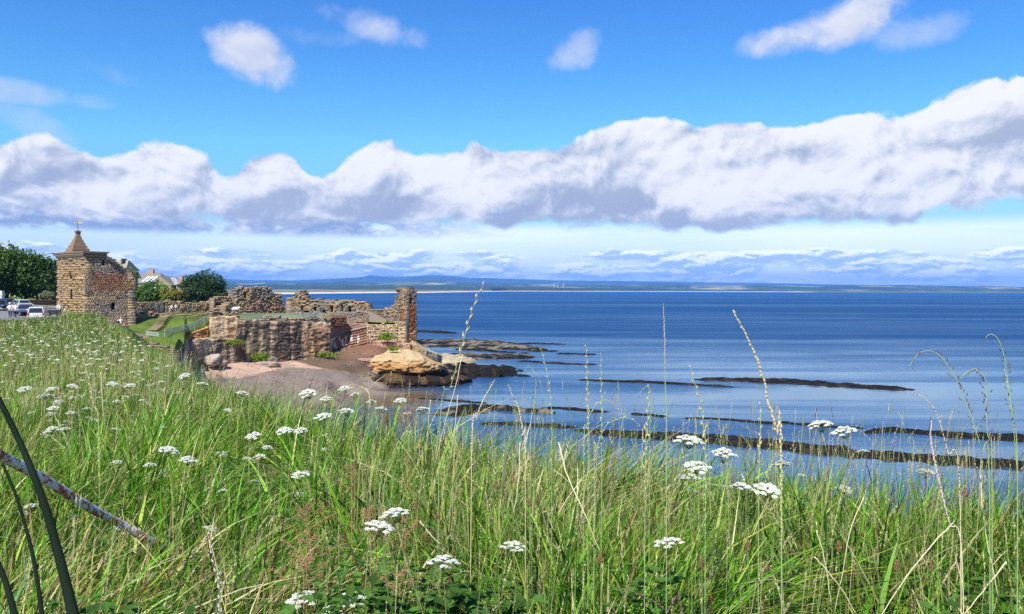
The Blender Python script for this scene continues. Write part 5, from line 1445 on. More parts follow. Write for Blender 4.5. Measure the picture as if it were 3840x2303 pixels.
# ================================================================ parked cars
m_tyre = simple_mat("tyre_rubber", (0.02, 0.02, 0.02), 0.9); m_rim = simple_mat("wheel_rim", (0.45, 0.46, 0.48), 0.35, 0.8)
m_red = simple_mat("red_lens", (0.45, 0.02, 0.02), 0.3); m_lamp = simple_mat("clear_lens", (0.75, 0.76, 0.78), 0.2); m_plate = simple_mat("number_plate", (0.75, 0.68, 0.2), 0.5)
def carpaint(name, c): return simple_mat(name, c, 0.28, 0.15, spec=.5, vary=.03)
def car(label, loc, rz, paint, L=4.3, W=1.75, Hh=1.5, kind='estate'):
    """x forward.  body, cabin glass, wheels, lights as parts"""
    root = empty("parked_car", loc, rz); tag(root, label, "car", "cars parked beside the castle road")
    prof_low = [(-L / 2, .35), (-L / 2, .75), (-L / 2 + .05, .92), (L / 2 - 1.1, .95), (L / 2 - .1, .78), (L / 2, .6), (L / 2, .3)]
    rear_top = -L / 2 + (.28 if kind == 'estate' else .7); roof_f = L * .10
    prof_up = [(-L / 2 + .05, .92), (rear_top, Hh - .06), (rear_top + .35, Hh), (roof_f, Hh), (roof_f + .35, Hh - .08), (L / 2 - 1.15, .95)]
    def ext(prof, w0, w1, z0, z1):
        mb = MB(); n = len(prof)
        wz = lambda z: w0 + (w1 - w0) * max(0, min(1, (z - z0) / (z1 - z0)))
        vs = [(x, -wz(z) / 2, z) for x, z in prof] + [(x, wz(z) / 2, z) for x, z in prof]
        mb.add(vs, [tuple(range(n)), tuple(range(2 * n - 1, n - 1, -1))] + [(i, n + i, n + (i + 1) % n, (i + 1) % n) for i in range(n)])
        return mb
    a = ext(prof_low, W, W * .98, .3, .95); b = ext(prof_up, W * .97, W * .78, .92, Hh)
    a.add(b.v, b.f)
    a.build("body", [paint], root, bevel=.04)
    def glass(pts):
        mb = MB(); p = [Vector(q) for q in pts]; nrm = (p[1] - p[0]).cross(p[2] - p[0]).normalized()
        mb.add([q + nrm * .012 for q in p] + [q - nrm * .03 for q in p], [tuple(range(len(p))), tuple(range(2 * len(p) - 1, len(p) - 1, -1))] + [(i, len(p) + i, len(p) + (i + 1) % len(p), (i + 1) % len(p)) for i in range(len(p))])
        mb.build("window", [m_dark], root)
    wz = lambda z: (W * .97 + (W * .78 - W * .97) * (z - .92) / (Hh - .92)) / 2
    za, zb = 1.0, Hh - .12
    fr = lambda z, p0, p1: p0[0] + (p1[0] - p0[0]) * (z - p0[1]) / (p1[1] - p0[1])
    xr = lambda z: fr(z, prof_up[0], prof_up[1]); xf = lambda z: fr(z, prof_up[5], prof_up[4])
    glass([(xr(za), wz(za) - .12, za), (xr(za), -wz(za) + .12, za), (xr(zb), -wz(zb) + .10, zb), (xr(zb), wz(zb) - .10, zb)])
    glass([(xf(za), -wz(za) + .10, za), (xf(za), wz(za) - .10, za), (xf(zb), wz(zb) - .08, zb), (xf(zb), -wz(zb) + .08, zb)])
    for s in (-1, 1):
        segs = ((xr(za) + .25, xr(zb) + .2, -.35, -.32), (-.25, -.22, xf(za) - .28, xf(zb) - .15))
        for x0, x0t, x1, x1t in segs:
            q = [(x0, s * wz(za), za), (x1, s * wz(za), za), (x1t, s * wz(zb), zb), (x0t, s * wz(zb), zb)]
            glass(q if s < 0 else q[::-1])
    for s in (-1, 1):
        for x in (-L / 2 + .8, L / 2 - .8):
            mb = MB(); mb.tube([(x, s * (W / 2 - .2), .32), (x, s * (W / 2 + .01), .32)], .32, 16); wh = mb.build("wheel", [m_tyre], root)
            mb = MB(); mb.tube([(x, s * (W / 2 - .1), .32), (x, s * (W / 2 + .03), .32)], .19, 12); mb.build("rim", [m_rim], wh)
        mb = MB(); mb.box((-L / 2 - .005, s * (W / 2 - .14), .85), (.05, .2, .34)); mb.build("tail_light", [m_red], root)
        mb = MB(); mb.box((L / 2 - .06, s * (W / 2 - .24), .68), (.10, .32, .15)); mb.build("headlight", [m_lamp], root)
    mb = MB(); mb.box((-L / 2 - .06, 0, .45), (.14, W * .96, .20)); mb.build("rear_bumper", [paint], root, bevel=.03)
    mb = MB(); mb.box((L / 2 + .02, 0, .42), (.12, W * .94, .22)); mb.build("front_bumper", [paint], root, bevel=.03)
    mb = MB(); mb.box((-L / 2 - .03, .05, .70), (.03, .5, .12)); mb.build("number_plate", [m_plate], root)
    return root
def gz(px, Y, dz=.23): x = Xp(px, Y); return (x, Y, float(idw(x, Y)) + dz)
car("white hatchback parked nearest the tower, seen from behind", gz(143, 109), math.radians(112), carpaint("white_car_paint", (.6, .61, .62)), 4.4, 1.95, 1.72)
car("black car parked just beyond the white hatchback", gz(192, 121), math.radians(128), carpaint("black_car_paint", (.03, .03, .04)), 4.2, 1.75, 1.42, 'hatch')
car("small dark blue car left of the white hatchback", gz(95, 124), math.radians(-70), carpaint("blue_car_paint", (.045, .06, .12)), 3.9, 1.7, 1.42, 'hatch')
car("silver car partly hidden behind the small dark blue car", gz(84, 131), math.radians(-40), carpaint("silver_car_paint", (.42, .43, .44)), 4.2, 1.75, 1.5, 'hatch')
car("dark blue estate car under the trees at the left", gz(26, 132), math.radians(-24), carpaint("navy_car_paint", (.03, .045, .10)), 4.6, 1.8, 1.6)
car("dark car cut off by the left edge of the picture", gz(-14, 127), math.radians(-20), carpaint("dark_car_paint", (.03, .035, .05)), 4.3, 1.75, 1.45, 'hatch')

# ================================================================ people
def person(label, loc, rz, shirt, legs, hair, pose='stand', hat=None, scale=1.0, group=None, bag=False):
    root = bpy.data.objects.new("person", None)
    bpy.data.objects.remove(root)
    J = {'stand': dict(pel=(0, 0, .95), ch=(0, 0, 1.32), nk=(0, 0, 1.50), hd=(0, .02, 1.66), kL=(-.10, .02, .50), aL=(-.11, -.01, .07), tL=(-.12, .14, .03), kR=(.10, .03, .50), aR=(.12, 0, .07), tR=(.13, .15, .03), sh=.18, eL=(-.27, -.03, 1.14), wL=(-.27, .10, .90), eR=(.27, -.03, 1.14), wR=(.26, .12, .92)),
         'walk': dict(pel=(0, 0, .93), ch=(0, .03, 1.30), nk=(0, .05, 1.48), hd=(0, .09, 1.64), kL=(-.09, .22, .52), aL=(-.10, .30, .09), tL=(-.10, .45, .07), kR=(.10, -.05, .50), aR=(.10, -.32, .12), tR=(.10, -.22, .03), sh=.18, eL=(-.26, -.16, 1.12), wL=(-.25, -.06, .88), eR=(.26, .14, 1.13), wR=(.24, .32, .98)),
         'lean': dict(pel=(0, 0, .93), ch=(0, .14, 1.26), nk=(0, .24, 1.40), hd=(0, .33, 1.53), kL=(-.10, .06, .50), aL=(-.11, .02, .07), tL=(-.12, .16, .03), kR=(.10, .02, .50), aR=(.12, -.05, .07), tR=(.13, .10, .03), sh=.18, eL=(-.27, .22, 1.02), wL=(-.22, .44, .98), eR=(.27, .22, 1.04), wR=(.2, .46, 1.0)),
         'sit': dict(pel=(0, 0, .48), ch=(0, .03, .84), nk=(0, .05, 1.02), hd=(0, .08, 1.18), kL=(-.11, .42, .50), aL=(-.11, .44, .08), tL=(-.12, .58, .03), kR=(.11, .43, .50), aR=(.12, .42, .08), tR=(.13, .56, .03), sh=.18, eL=(-.27, .06, .70), wL=(-.16, .30, .58), eR=(.27, .06, .70), wR=(.16, .30, .58))}[pose]
    V3 = lambda k: Vector(J[k])
    sL = V3('ch').lerp(V3('nk'), .65) + Vector((-J['sh'], 0, 0)); sR = V3('ch').lerp(V3('nk'), .65) + Vector((J['sh'], 0, 0))
    hL = V3('pel') + Vector((-.09, 0, -.06)); hR = V3('pel') + Vector((.09, 0, -.06))
    def skin(name, verts, rads, edges, mat, parent=None, root_i=0):
        me = bpy.data.meshes.new(name); me.from_pydata([v * 1.0 for v in verts], edges, []); me.update()
        o = bpy.data.objects.new(name, me); COL.objects.link(o); me.materials.append(mat)
        sk = o.modifiers.new('skin', 'SKIN'); sk.use_smooth_shade = True
        for i, sv in enumerate(me.skin_vertices[0].data):
            sv.radius = (rads[i], rads[i]) if not isinstance(rads[i], tuple) else rads[i]; sv.use_root = (i == root_i)
        sb = o.modifiers.new('sub', 'SUBSURF'); sb.levels = 1; sb.render_levels = 1
        if parent: o.parent = parent
        return o
    def hand(w, e):
        d = (Vector(w) - Vector(e)).normalized(); return Vector(w) + d * .09
    verts = [V3('pel'), V3('ch'), V3('nk'), V3('hd'), V3('hd') + Vector((0, .01, .10)), hL, V3('kL'), V3('aL'), V3('tL'), hR, V3('kR'), V3('aR'), V3('tR'), sL, V3('eL'), V3('wL'), hand(J['wL'], J['eL']), sR, V3('eR'), V3('wR'), hand(J['wR'], J['eR'])]
    rads = [(.14, .11), (.15, .11), .055, (.08, .095), .06, .085, .058, .042, .035, .085, .058, .042, .035, .055, .04, .028, .03, .055, .04, .028, .03]
    edges = [(0, 1), (1, 2), (2, 3), (3, 4), (0, 5), (5, 6), (6, 7), (7, 8), (0, 9), (9, 10), (10, 11), (11, 12), (2, 13), (13, 14), (14, 15), (15, 16), (2, 17), (17, 18), (18, 19), (19, 20)]
    skinm = simple_mat("skin", (.55, .36, .27), .6, vary=.05)
    body = skin("person", verts, rads, edges, skinm)
    body.location = loc; body.rotation_euler = (0, 0, rz); body.scale = (scale,) * 3
    tag(body, label, "person", group)
    lo_ = V3('pel').lerp(V3('ch'), .05)
    skin("shirt", [lo_, V3('ch'), V3('nk') - Vector((0, 0, .03)), sL, sL.lerp(V3('eL'), .95), sR, sR.lerp(V3('eR'), .95)], [(.165, .13), (.18, .135), .075, .075, .058, .075, .058], [(0, 1), (1, 2), (2, 3), (3, 4), (2, 5), (5, 6)], simple_mat("shirt_cloth", shirt, .9, vary=.08), body)
    skin("trousers", [V3('pel'), hL, V3('kL'), V3('aL') + Vector((0, 0, .03)), hR, V3('kR'), V3('aR') + Vector((0, 0, .03)), V3('pel') + Vector((0, 0, .07))], [(.155, .125), .10, .072, .058, .10, .072, .058, (.15, .12)], [(0, 1), (1, 2), (2, 3), (0, 4), (4, 5), (5, 6), (0, 7)], simple_mat("trouser_cloth", legs, .9, vary=.08), body)
    hd = V3('hd') + Vector((0, -.02, .05))
    def dome(name, r, c, mat, zcut):
        bm = bmesh.new(); bmesh.ops.create_uvsphere(bm, u_segments=12, v_segments=8, radius=1.0)
        for v in bm.verts:
            v.co.z = max(v.co.z, zcut); v.co = Vector((v.co.x * r[0], v.co.y * r[1], v.co.z * r[2])) + c
        me = bpy.data.meshes.new(name); bm.to_mesh(me); bm.free(); return link_mesh(name, me, mat, body)
    dome("hair", (.098, .112, .125), hd, simple_mat("hair_strands", hair, .9), -.35)
    if hat: dome("hat", (.14, .15, .13), hd + Vector((0, 0, .03)), simple_mat("hat_cloth", hat, .9), 0.0)
    return body
WHT = (.62, .62, .62); DNM = (.05, .07, .14); BLK = (.02, .02, .025); BR = (.08, .045, .025); FAIR = (.42, .30, .16)
g0 = lambda px, Y: gz(px, Y, .225)
person("person in a white hat and pale top walking arm in arm on the road", g0(37, 98), 0.4, (.70, .66, .64), DNM, FAIR, 'walk', hat=WHT)
person("person in a white T-shirt and dark trousers right of the walking pair", g0(59, 98.2), 0.3, WHT, (.03, .035, .05), BR, 'walk')
person("person in a pinkish top between the two walkers on the road", g0(48, 99.5), 0.35, (.68, .52, .50), DNM, BR, 'stand', scale=.95)
gp = lambda px, py, Y: tuple(P(px, py, Y))
person("person in a white shirt leaning forward beside the foot of the tower", gp(226, 1185, 112), 1.2, (.62, .62, .64), (.1, .09, .09), FAIR, 'lean')
person("person in a white top behind the leaning one at the foot of the tower", gp(217, 1184, 114), -.5, (.62, .62, .64), (.03, .03, .05), BR, 'stand', scale=.92)
person("small bent person in a cream top on the right of the group below the tower", gp(240, 1186, 112), -1.4, (.75, .66, .55), (.3, .25, .2), FAIR, 'lean', scale=.7)
person("person in a white top sitting on the left of a pair below the grey wall", gp(644, 1168, 151), 2.6, WHT, (.45, .4, .36), BR, 'sit')
person("person in a white top sitting on the right of a pair below the grey wall", gp(660, 1166, 151.3), -2.6, WHT, DNM, BR, 'sit')
person("person in dark clothes standing on the path below the tower", gp(441, 1243, 116), 0.3, (.04, .045, .07), BLK, BR, 'walk')
person("person in white behind the dark-clothed walker on the path", gp(452, 1236, 120), 0.2, WHT, (.2, .2, .25), FAIR, 'walk', scale=.97)
person("person with a white top at the left of the group on the path", gp(434, 1250, 113.5), 2.9, WHT, (.12, .12, .14), BR, 'lean', scale=.8)
person("person in an orange-red top on the path beside the stone wall", gp(466, 1256, 113.5), 0.8, (.55, .12, .05), (.05, .05, .06), BR, 'walk', scale=.95)
person("person in black following the orange-red top on the path", gp(477, 1258, 113), 1.0, (.03, .03, .035), BLK, BLK, 'walk', scale=.85)

# wind turbines far across the bay
for i, (px, lab) in enumerate(((2078, "leftmost tiny white wind turbine on the far shore"), (2092, "middle tiny white wind turbine on the far shore"), (2112, "rightmost tiny white wind turbine on the far shore"))):
    Yt = 7400.0; x = Xp(px, Yt); zt_ = Zp(px, 1066 + i, Yt)
    root = empty("wind_turbine", (x, Yt, 10)); tag(root, lab, "wind turbine", "wind turbines on the far shore")
    mb = MB(); mb.tube([(x, Yt, 5), (x, Yt, zt_)], [2.2, 1.3], 8); rel(mb.build("tower", [m_white]), root)
    mb = MB(); mb.box((x, Yt + 1, zt_ + 1), (3, 8, 3)); rel(mb.build("nacelle", [m_white]), root)
    for k in range(3):
        a_ = 0.5 + i + k * 2.094; mb = MB(); mb.tube([(x, Yt - 4, zt_ + 1), (x + 9 * math.sin(a_), Yt - 4, zt_ + 1 + 9 * math.cos(a_)), (x + 22 * math.sin(a_), Yt - 4, zt_ + 1 + 22 * math.cos(a_))], [.8, 1.1, .25], 6)
        rel(mb.build("blade", [m_white]), root)
# ================================================================ grassy bank in the foreground
EDGE = [(-1500, 400), (300, 400), (350, 110), (385, 80), (400, 57), (450, 33), (560, 22.5), (700, 15), (900, 9.8), (1100, 8.4), (1500, 7.3), (2000, 7.2), (2300, 6.8), (2900, 6.0), (3840, 5.1), (7000, 4.7)]
def pxs(X, Y): return CX + F * np.asarray(X) / np.maximum(Y, 0.4)
def bank_z(X, Y):
    X = np.asarray(X, float); Y = np.asarray(Y, float)
    px = pxs(X, Y)
    z = np.interp(Y, [0, 8, 14.8, 21.5, 33, 57, 66, 80, 96, 110], [15.35, 15.33, 15.22, 15.05, 14.85, 14.55, 14.45, 13.6, 12.9, 12.6])
    z = z + 0.40 * np.exp(-((px - 310) / 75) ** 2) * np.exp(-((Y - 66) / 9) ** 2)
    z = z - 0.30 * sst(150 - px, -60, 150) * sst(Y, 30, 62) * (1 - sst(Y, 70, 90))
    z = z + 0.06 * fbm(X * 0.8, Y * 0.8, seed=201) * np.clip(Y / 6, 0, 1) + 0.15 * fbm(X * 0.15, Y * 0.15, seed=202) * np.clip(Y / 25, 0, 1)
    d = np.maximum(Y - interp(px, EDGE), 0)
    z = z - np.where(d > 0, 1.15 * d + 0.15 * np.minimum(d, 1) ** 2, 0)
    return np.maximum(z, -1.5)
ys = np.concatenate([np.linspace(-8, 0, 20), np.linspace(0.15, 12, 130), np.linspace(12.3, 40, 110), np.linspace(41, 118, 90)])
aa = np.linspace(-1, 1, 420)
YY, AA = np.meshgrid(ys, aa, indexing='ij')
XX = AA * (9 + 0.85 * np.maximum(YY, 0))
ZZ = bank_z(XX, YY)
n0, n1 = XX.shape
i = (np.arange(n0 - 1)[:, None] * n1 + np.arange(n1 - 1)[None]).ravel()
cols = cmix(np.broadcast_to(srgb((70, 74, 40)), XX.shape + (3,)), np.broadcast_to(srgb((104, 92, 60)), XX.shape + (3,)), sst(fbm(XX, YY, seed=203), -.2, .3))
farc = cmix(np.broadcast_to(srgb((88, 108, 46)), XX.shape + (3,)), np.broadcast_to(srgb((120, 118, 66)), XX.shape + (3,)), sst(fbm(XX * .3, YY * .3, seed=204), -.2, .3))
cols = cmix(cols, farc, sst(YY, 10, 30))
o = np_mesh("ground", np.stack([XX, YY, ZZ], -1), quads=np.stack([i, i + 1, i + n1 + 1, i + n1], -1), mats=[m_ground], smooth=True, color=cols.reshape(-1, 3)); tag(o, kind='structure')

FLW = []
m_grass = leaf_mat("grass_blades", None, None, 0.33)
GRN = np.array([srgb(c) for c in ((96, 148, 34), (74, 126, 30), (126, 172, 52), (40, 74, 22), (152, 164, 66), (158, 146, 92), (206, 194, 150), (104, 82, 52))])
def grass(n, ylo, yhi, seg, hmin, hmax, wid, seed, pxlo=-500, pxhi=4300, power=1.0, straw=0.14, lean=0.30, name="grass", wfar=0.0, edge_extra=0.6):
    r = np.random.default_rng(seed)
    m = int(n * 2.2)
    px = r.uniform(pxlo, pxhi, m)
    u = r.uniform(0, 1, m)
    Y = ylo * (yhi / ylo) ** (u ** power)
    X = (px - CX) / F * Y
    ok = Y < interp(px, EDGE) + edge_extra * np.clip(Y / 8, 0.5, 2.5)
    clump = fbm(X * 1.6, Y * 1.6, seed=205) 
    ok &= r.uniform(0, 1, m) < 0.55 + 1.5 * clump
    px, X, Y = px[ok][:n], X[ok][:n], Y[ok][:n]
    n = len(X)
    Z = bank_z(X, Y)
    hmod = 1 + 0.35 * fbm(X * 0.7, Y * 0.7, seed=206)
    hgt = r.uniform(hmin, hmax, n) * hmod * r.choice([0.6, 1.0, 1.0, 1.15], n)
    if ylo < 9 and FLW:
        for fx, fy, fw in FLW:
            hit = (np.abs(X / Y - fx / fy) < fw / fy) & (Y < fy + 0.06) & (Y > fy - 1.0)
            hgt[hit] *= 0.55
    # clump direction and wind
    la = fbm(X * 0.9, Y * 0.9, seed=207) * 3.0 + r.normal(0, 1.7, n)
    ln = np.abs(r.normal(0, lean, n)) + 0.06
    dx = np.cos(la) * ln + 0.05; dy = np.sin(la) * ln * 0.8
    curve = r.uniform(0.2, 2.1, n)
    fa = r.uniform(0, math.pi, n)
    w = wid * r.choice([0.6, 1.0, 1.3, 2.0, 2.8], n) * r.uniform(0.8, 1.2, n) + wfar * Y
    wx, wy = np.cos(fa) * w, np.sin(fa) * w
    V = np.zeros((n, seg * 2 + 1, 3))
    for k in range(seg + 1):
        t = k / seg
        bend = t ** 1.9 * curve
        cx_ = X + hgt * (dx * t * 0.6 + dx * bend); cy_ = Y + hgt * (dy * t * 0.6 + dy * bend)
        cz_ = Z - 0.03 + hgt * (t - 0.22 * bend * ln * 1.6 * t)
        ww = (1 - t) ** 0.65 * (0.75 + 0.5 * min(t * 3, 1) * 0.5)
        if k < seg:
            V[:, 2 * k] = np.stack([cx_ - wx * ww, cy_ - wy * ww, cz_], -1)
            V[:, 2 * k + 1] = np.stack([cx_ + wx * ww, cy_ + wy * ww, cz_], -1)
        else:
            V[:, 2 * k] = np.stack([cx_, cy_, cz_], -1)
    nv = seg * 2 + 1
    base = np.arange(n)[:, None, None] * nv
    q = np.array([(2 * k, 2 * k + 1, 2 * k + 3, 2 * k + 2) for k in range(seg - 1)])
    Q = (base + q[None]).reshape(-1, 4) if seg > 1 else None
    Tt = (np.arange(n)[:, None] * nv + np.array([2 * seg - 2, 2 * seg - 1, 2 * seg])[None])
    # colour: patches of fresh green, yellow green, straw and brown
    patch = fbm(X * 0.45, Y * 0.45, seed=208)
    dryp = sst(fbm(X * 0.5 + 9, Y * 0.5, seed=209), 0.05, 0.4)
    dryp = np.maximum(dryp, 0.55 * sst(px, 1500, 1750) * sst(px, 2600, 2200) * sst(Y, 3.4, 4.6) * sst(9, 7, 8))
    rr = r.uniform(0, 1, n)
    ci = np.zeros(n, int)
    ci[rr > 0.30] = 1; ci[rr > 0.50] = 2; ci[rr > 0.64] = 3; ci[rr > 0.84] = 4
    s2 = r.uniform(0, 1, n)
    ci[s2 < straw + 0.34 * dryp] = 5
    ci[s2 < straw * 0.6 + 0.22 * dryp] = 6
    ci[s2 < 0.02 + 0.10 * dryp] = 7
    C = GRN[ci] * (1 + 0.25 * patch[:, None]) * r.uniform(0.45, 1.6, (n, 1))
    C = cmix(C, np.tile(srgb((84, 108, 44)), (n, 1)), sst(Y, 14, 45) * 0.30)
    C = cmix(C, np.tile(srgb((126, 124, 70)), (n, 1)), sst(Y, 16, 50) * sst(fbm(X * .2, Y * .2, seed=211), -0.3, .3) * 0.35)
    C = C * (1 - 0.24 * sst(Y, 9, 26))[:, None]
    o = np_mesh(name, V.reshape(-1, 3), quads=Q, tris=Tt, mats=[m_grass], color=np.repeat(C, nv, axis=0), smooth=False)
    return tag(o, kind='stuff')
# fine seeding stems that stand above the leaves
def seeding(n, ylo, yhi, seed, hmin, hmax, pxlo, pxhi, headlen=(0.06, 0.13), wfar=0.0, sparse=0.0):
    r = np.random.default_rng(seed)
    m = n * 3
    px = r.uniform(pxlo, pxhi, m); Y = ylo * (yhi / ylo) ** r.uniform(0, 1, m); X = (px - CX) / F * Y
    ok = (Y < interp(px, EDGE) + 0.25) & (r.uniform(0, 1, m) < 0.5 + 1.0 * fbm(X * .8, Y * .8, seed=seed + 1))
    px, X, Y = px[ok][:n], X[ok][:n], Y[ok][:n]; n = len(X)
    Z = bank_z(X, Y)
    Hs = r.uniform(hmin, hmax, n)
    a = r.uniform(0, 6.28, n); ln = np.abs(r.normal(0, 0.22, n)); dx = np.cos(a) * ln + 0.04; dy = np.sin(a) * ln
    hl = r.uniform(*headlen, n)
    w = 0.0011 + wfar * Y
    S = 5; K = 7
    V = []; C = []; Qs = []; Ts = []
    droop = r.uniform(0.1, 1.1, n)
    def pos(t):
        b = t ** 2.2 * droop
        return np.stack([X + Hs * (dx * t * .7 + dx * b), Y + Hs * (dy * t * .7 + dy * b), Z + Hs * (t - 0.25 * b * ln * t)], -1)
    straw = np.where((r.uniform(0, 1, n) < 0.6)[:, None], np.tile(srgb((198, 186, 140)), (n, 1)), np.tile(srgb((136, 150, 84)), (n, 1)))
    straw = np.where((r.uniform(0, 1, n) < 0.12)[:, None], np.tile(srgb((120, 84, 62)), (n, 1)), straw)
    side = np.stack([np.cos(a + 1.57), np.sin(a + 1.57), 0 * a], -1)
    side = side * 0.4 + np.array([1.0, 0, 0]) * 0.6
    Vs = np.zeros((n, (S + 1) * 2, 3))
    for k in range(S + 1):
        p = pos(k / S)
        Vs[:, 2 * k] = p - side * (w[:, None] if hasattr(w, '__len__') else w); Vs[:, 2 * k + 1] = p + side * (w[:, None] if hasattr(w, '__len__') else w)
    q = np.array([(2 * k, 2 * k + 1, 2 * k + 3, 2 * k + 2) for k in range(S)])
    Q1 = (np.arange(n)[:, None, None] * (S + 1) * 2 + q[None]).reshape(-1, 4)
    # spikelets: little diamonds along the top
    M = 11
    Vh = np.zeros((n, M, 4, 3))
    for j in range(M):
        t = 1 - (hl / Hs) * (1 - j / (M - 1))
        p = np.stack([pos(t)[:, c] for c in range(3)], -1)
        az = r.uniform(0, 6.28, n); sz = (0.0055 + wfar * Y * 2) * (0.65 + 0.7 * math.sin(math.pi * (0.15 + 0.8 * j / M))) * r.uniform(.7, 1.3, n)
        o1 = np.stack([np.cos(az), np.sin(az), 0 * az], -1) * (sz * 0.55)[:, None]
        up = np.stack([dx * .5, dy * .5, np.ones(n)], -1) * (sz * 1.5)[:, None]
        Vh[:, j, 0] = p; Vh[:, j, 1] = p + o1 + up * .5; Vh[:, j, 2] = p + o1 * .6 + up; Vh[:, j, 3] = p - o1 * .7 + up * .4
    nb = len(Vs.reshape(-1, 3))
    Q2 = nb + np.arange(n * M * 4).reshape(-1, 4)
    Vall = np.vstack([Vs.reshape(-1, 3), Vh.reshape(-1, 3)])
    Call = np.vstack([np.repeat(straw, (S + 1) * 2, axis=0), np.repeat(straw * r.uniform(.75, 1.1, (n, 1)), M * 4, axis=0)])
    o = np_mesh("seeding_grass", Vall, quads=np.vstack([Q1, Q2]), mats=[m_grass], color=Call)
    return tag(o, kind='stuff')
seeding(1500, 2.6, 9, 501, 0.55, 0.85, -300, 4100)
seeding(750, 4.0, 8, 502, 0.65, 1.0, 1350, 4000)
seeding(2200, 8, 30, 503, 0.5, 0.75, -200, 1300, wfar=0.00012)
seeding(600, 30, 80, 504, 0.4, 0.6, -200, 500, wfar=0.00022)

# broad-leaved undergrowth (nettles and dock leaves low in the grass)
_rw = random.Random(8)
WEEDS = [(_rw.uniform(-100, 3950), 0, _rw.uniform(2.9, 6.2), _rw.randint(25, 70), _rw.uniform(.06, .16)) for _ in range(90)]
WEEDS += [(_rw.uniform(-80, 850), 0, _rw.uniform(6, 12), 60, .32) for _ in range(26)]
WEEDS = [(a, 1083 + F * 1.28 / c, c, d, e) for a, b, c, d, e in WEEDS]
def undergrowth(spots, seed):
    r = np.random.default_rng(seed)
    V, Tt, C = [], [], []
    k = 0
    for (px, py, Y, n, spread) in spots:
        c = P(px, py, Y)
        for j in range(n):
            x = c.x + r.normal(0, spread); y = c.y + r.normal(0, spread * .7); z = bank_z(x, y) + r.uniform(0.05, max(c.z - 15.35, 0.2))
            a = r.uniform(0, 6.28); L_ = r.uniform(0.03, 0.075); w_ = L_ * r.uniform(.28, .45); dz = r.uniform(-.35, .3)
            d = np.array([math.cos(a), math.sin(a), dz]); s = np.array([-math.sin(a), math.cos(a), 0])
            p = np.array([x, y, z])
            pts = [p, p + d * L_ * .3 + s * w_, p + d * L_ * .3 - s * w_ + [0, 0, .0], p + d * L_ * .35 - [0, 0, w_ * .35], p + d * L_ * .75 + s * w_ * .6, p + d * L_ * .75 - s * w_ * .6, p + d * L_ * .75 - [0, 0, w_ * .5], p + d * L_ - [0, 0, L_ * .25]]
            V += pts; Tt += [(k, k + 3, k + 1), (k, k + 2, k + 3), (k + 1, k + 3, k + 4), (k + 3, k + 6, k + 4), (k + 2, k + 5, k + 3), (k + 3, k + 5, k + 6), (k + 4, k + 6, k + 7), (k + 5, k + 7, k + 6)]
            cc = srgb((62, 92, 36)) * r.uniform(.6, 1.9); C += [cc] * 8; k += 8
    o = np_mesh("undergrowth", V, tris=Tt, mats=[m_grass], color=np.array(C)); tag(o, kind='stuff')
undergrowth([(1450, 2150, 3.1, 340, .16), (1600, 2260, 2.9, 420, .18), (1750, 2240, 2.9, 300, .16), (1330, 2240, 2.8, 250, .12), (350, 2230, 2.9, 200, .1), (3760, 2180, 2.9, 200, .1), (2450, 2120, 3.1, 140, .1), (1400, 2060, 3.4, 250, .15), (480, 2260, 2.8, 120, .1), (1560, 2200, 2.9, 400, .15), (1700, 2280, 2.8, 300, .15)] + WEEDS + [], 77)

# ---------------------------------------------------------------- white umbel flowers
m_petal, nt, out = material("white_petals")
geo = nt.node('ShaderNodeNewGeometry').outputs['Position']
d = nt.node('ShaderNodeBsdfDiffuse'); nt.put(d.inputs[0], nt.mix(nt.noise(geo, 120, 2), (0.42, 0.46, 0.32), (0.72, 0.72, 0.68)))
t_ = nt.node('ShaderNodeBsdfTranslucent'); nt.put(t_.inputs[0], (0.7, 0.72, 0.6, 1))
a_ = nt.node('ShaderNodeMixShader'); a_.inputs[0].default_value = 0.25
nt.l.new(d.outputs[0], a_.inputs[1]); nt.l.new(t_.outputs[0], a_.inputs[2]); nt.l.new(a_.outputs[0], out.inputs[0])
m_stem = simple_mat("green_stem", srgb((104, 124, 64)).tolist(), 0.8, vary=.3, scale=20)
def umbel_meshes(seed, rays=17, D=0.10, flor=20, size=0.0052):
    r = np.random.default_rng(seed)
    V, Tt = [], []
    octv = np.array([(1, 0, 0), (0, 1, 0), (-1, 0, 0), (0, -1, 0), (0, 0, .8), (0, 0, -.5)])
    octf = [(0, 1, 4), (1, 2, 4), (2, 3, 4), (3, 0, 4), (1, 0, 5), (2, 1, 5), (3, 2, 5), (0, 3, 5)]
    st = MB()
    hub = Vector((0, 0, -D * .55))
    for j in range(rays):
        f = math.sqrt((j + .6) / rays); a = j * 2.4 + r.uniform(-.2, .2); rad = D / 2 * f * r.uniform(.9, 1.08)
        c = Vector((math.cos(a) * rad, math.sin(a) * rad, -D * .22 * f * f + r.uniform(-.004, .004)))
        st.tube([hub, hub.lerp(c, .5) + Vector((0, 0, -.004)), c - Vector((0, 0, .004))], 0.0008, 4, cap=False)
        ur = D * .115 * r.uniform(.85, 1.15)
        for q in range(flor):
            g = math.sqrt((q + .5) / flor); b = q * 2.4 + j
            p = np.array([c.x + math.cos(b) * ur * g, c.y + math.sin(b) * ur * g, c.z - ur * .45 * g * g + r.uniform(-.001, .001)])
            k = len(V); s = size * r.uniform(.7, 1.15)
            V += list(p + octv * s * np.array([1, 1, .7])); Tt += [tuple(i + k for i in f_) for f_ in octf]
    me = bpy.data.meshes.new("flower_head")
    me.from_pydata([tuple(v) for v in V], [], Tt); me.update(); me.materials.append(m_petal)
    ms = bpy.data.meshes.new("flower_rays"); ms.from_pydata(st.v, [], st.f); ms.update(); ms.materials.append(m_stem)
    return me, ms
